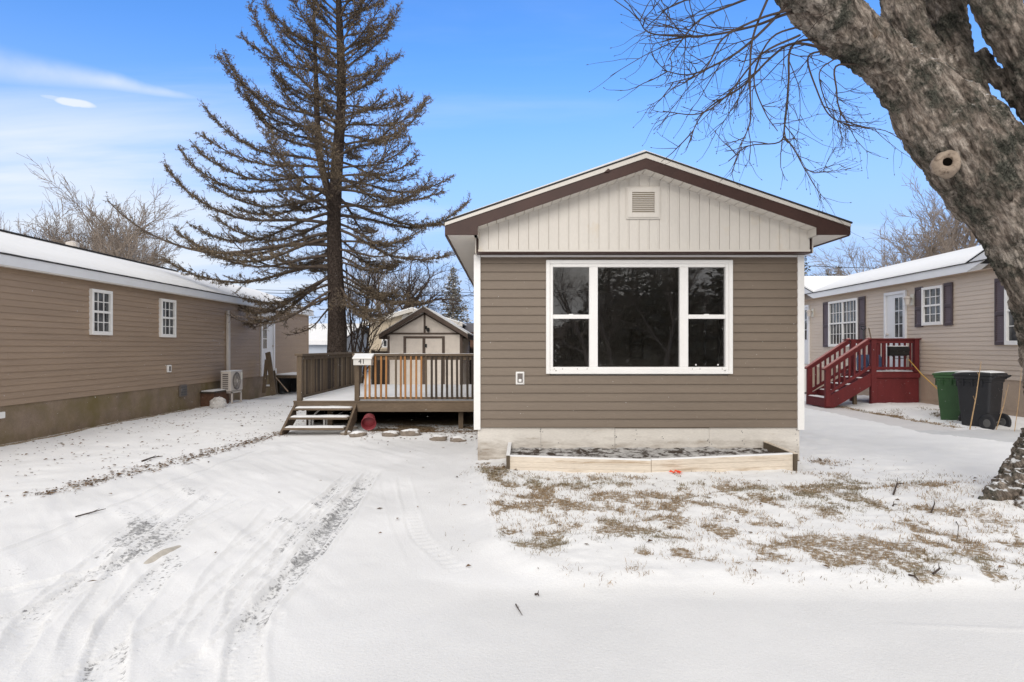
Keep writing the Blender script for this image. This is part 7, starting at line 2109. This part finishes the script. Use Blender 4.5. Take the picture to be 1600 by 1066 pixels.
# one long thin streak high on the left
d1 = Vector(((-60 - 792) / 1000, 1, (543 - 92) / 1000)).normalized(); d2 = Vector(((330 - 792) / 1000, 1, (543 - 158) / 1000)).normalized()
nn = d1.cross(d2).normalized()
dot = nt.nodes.new('ShaderNodeVectorMath'); dot.operation = 'DOT_PRODUCT'; nt.links.new(tc.outputs['Generated'], dot.inputs[0]); dot.inputs[1].default_value = tuple(nn)
sd = mth('ABSOLUTE', mth('ADD', dot.outputs['Value'], mth('MULTIPLY', mth('SUBTRACT', n3s.outputs[0], 0.5), 0.022)))
n4s = node(nt, 'ShaderNodeTexNoise', Scale=14.0, Detail=5.0); nt.links.new(tc.outputs['Generated'], n4s.inputs[0])
wid = smap(dx, -0.36, -0.66, 0.006, 0.034)
st_ = mth('SUBTRACT', 1.0, mth('DIVIDE', sd, wid), clamp=True)
streak = mth('MULTIPLY', mth('MULTIPLY', smap(st_, 0.0, 1.0), smap(dx, -0.375, -0.46)), mth('MULTIPLY', smap(dy, 0.3, 0.5), mth('MULTIPLY', n4s.outputs[0], 0.85)))
# a small bright puff below it
def puff(px, py, sx_, sy_, amt):
    c = Vector(((px - 792) / 1000, 1, (543 - py) / 1000)).normalized()
    r = Vector((1, 0, -0.16)).normalized(); r = (r - c * r.dot(c)).normalized(); u = c.cross(r)
    o = []
    for v, s in ((r, sx_), (u, sy_)):
        q = nt.nodes.new('ShaderNodeVectorMath'); q.operation = 'DOT_PRODUCT'; nt.links.new(tc.outputs['Generated'], q.inputs[0]); q.inputs[1].default_value = tuple(v)
        o.append(mth('POWER', mth('DIVIDE', q.outputs['Value'], s), 2.0))
    e = mth('SUBTRACT', 1.0, mth('ADD', o[0], o[1]))
    e = mth('ADD', e, mth('MULTIPLY', mth('SUBTRACT', n3.outputs[0], 0.5), 1.6))
    return mth('MULTIPLY', mth('MULTIPLY', smap(e, 0.0, 0.8), amt), smap(dy, 0.2, 0.4))
n3 = node(nt, 'ShaderNodeTexNoise', Scale=26.0, Detail=5.0); nt.links.new(tc.outputs['Generated'], n3.inputs[0])
p1 = puff(118, 161, 0.030, 0.0065, 0.85); p2 = puff(78, 152, 0.018, 0.004, 0.5); p3 = puff(205, 187, 0.034, 0.004, 0.28)
tot = mth('MAXIMUM', mth('MAXIMUM', cl, streak), mth('MAXIMUM', p1, mth('MAXIMUM', p2, p3)))
vis = mth('MINIMUM', tot, 1.0)
# unseen cloud deck added overhead, behind and beside the view as fill light
fill_deck = mth('MAXIMUM', back, smap(dz, 0.50, 0.68))
fill_ov = mth('MULTIPLY', fill_deck, mth('ADD', 0.78, mth('MULTIPLY', n2.outputs[0], 0.3)), clamp=True)
SKYK = 0.12
skc = nt.nodes.new('ShaderNodeMix'); skc.data_type = 'RGBA'; skc.blend_type = 'MULTIPLY'; skc.inputs[0].default_value = 1.0
nt.links.new(sky.outputs[0], skc.inputs[6]); skc.inputs[7].default_value = (0.46, 0.80, 1.22, 1)
hz_ = nt.nodes.new('ShaderNodeMix'); hz_.data_type = 'RGBA'; nt.links.new(mth('MULTIPLY', smap(dz, 0.46, 0.05), 0.95), hz_.inputs[0]); nt.links.new(skc.outputs[2], hz_.inputs[6]); hz_.inputs[7].default_value = (2.25, 3.0, 4.6, 1)
mixn = nt.nodes.new('ShaderNodeMix'); mixn.data_type = 'RGBA'
nt.links.new(vis, mixn.inputs[0]); nt.links.new(hz_.outputs[2], mixn.inputs[6]); mixn.inputs[7].default_value = (4.45, 4.65, 4.85, 1)
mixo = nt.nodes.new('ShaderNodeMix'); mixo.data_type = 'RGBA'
nt.links.new(fill_ov, mixo.inputs[0]); nt.links.new(mixn.outputs[2], mixo.inputs[6]); mixo.inputs[7].default_value = (4.9, 4.75, 4.55, 1)
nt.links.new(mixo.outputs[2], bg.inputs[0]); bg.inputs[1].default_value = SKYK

sd_ = bpy.data.lights.new('sun', 'SUN'); sun = bpy.data.objects.new('sun', sd_); COL.objects.link(sun)
sd_.energy = 0.95; sd_.angle = R(32); sd_.color = (1.0, 0.94, 0.86)
sv = Vector((sin(SUN_AZ) * cos(SUN_EL), cos(SUN_AZ) * cos(SUN_EL), sin(SUN_EL)))
sun.rotation_euler = sv.to_track_quat('Z', 'Y').to_euler()

SC.view_settings.view_transform = 'Standard'; SC.view_settings.look = 'None'
SC.view_settings.exposure = 0.80; SC.view_settings.gamma = 1.0; SC.view_settings.use_curve_mapping = False
SC.cycles.max_bounces = 6; SC.cycles.transparent_max_bounces = 8
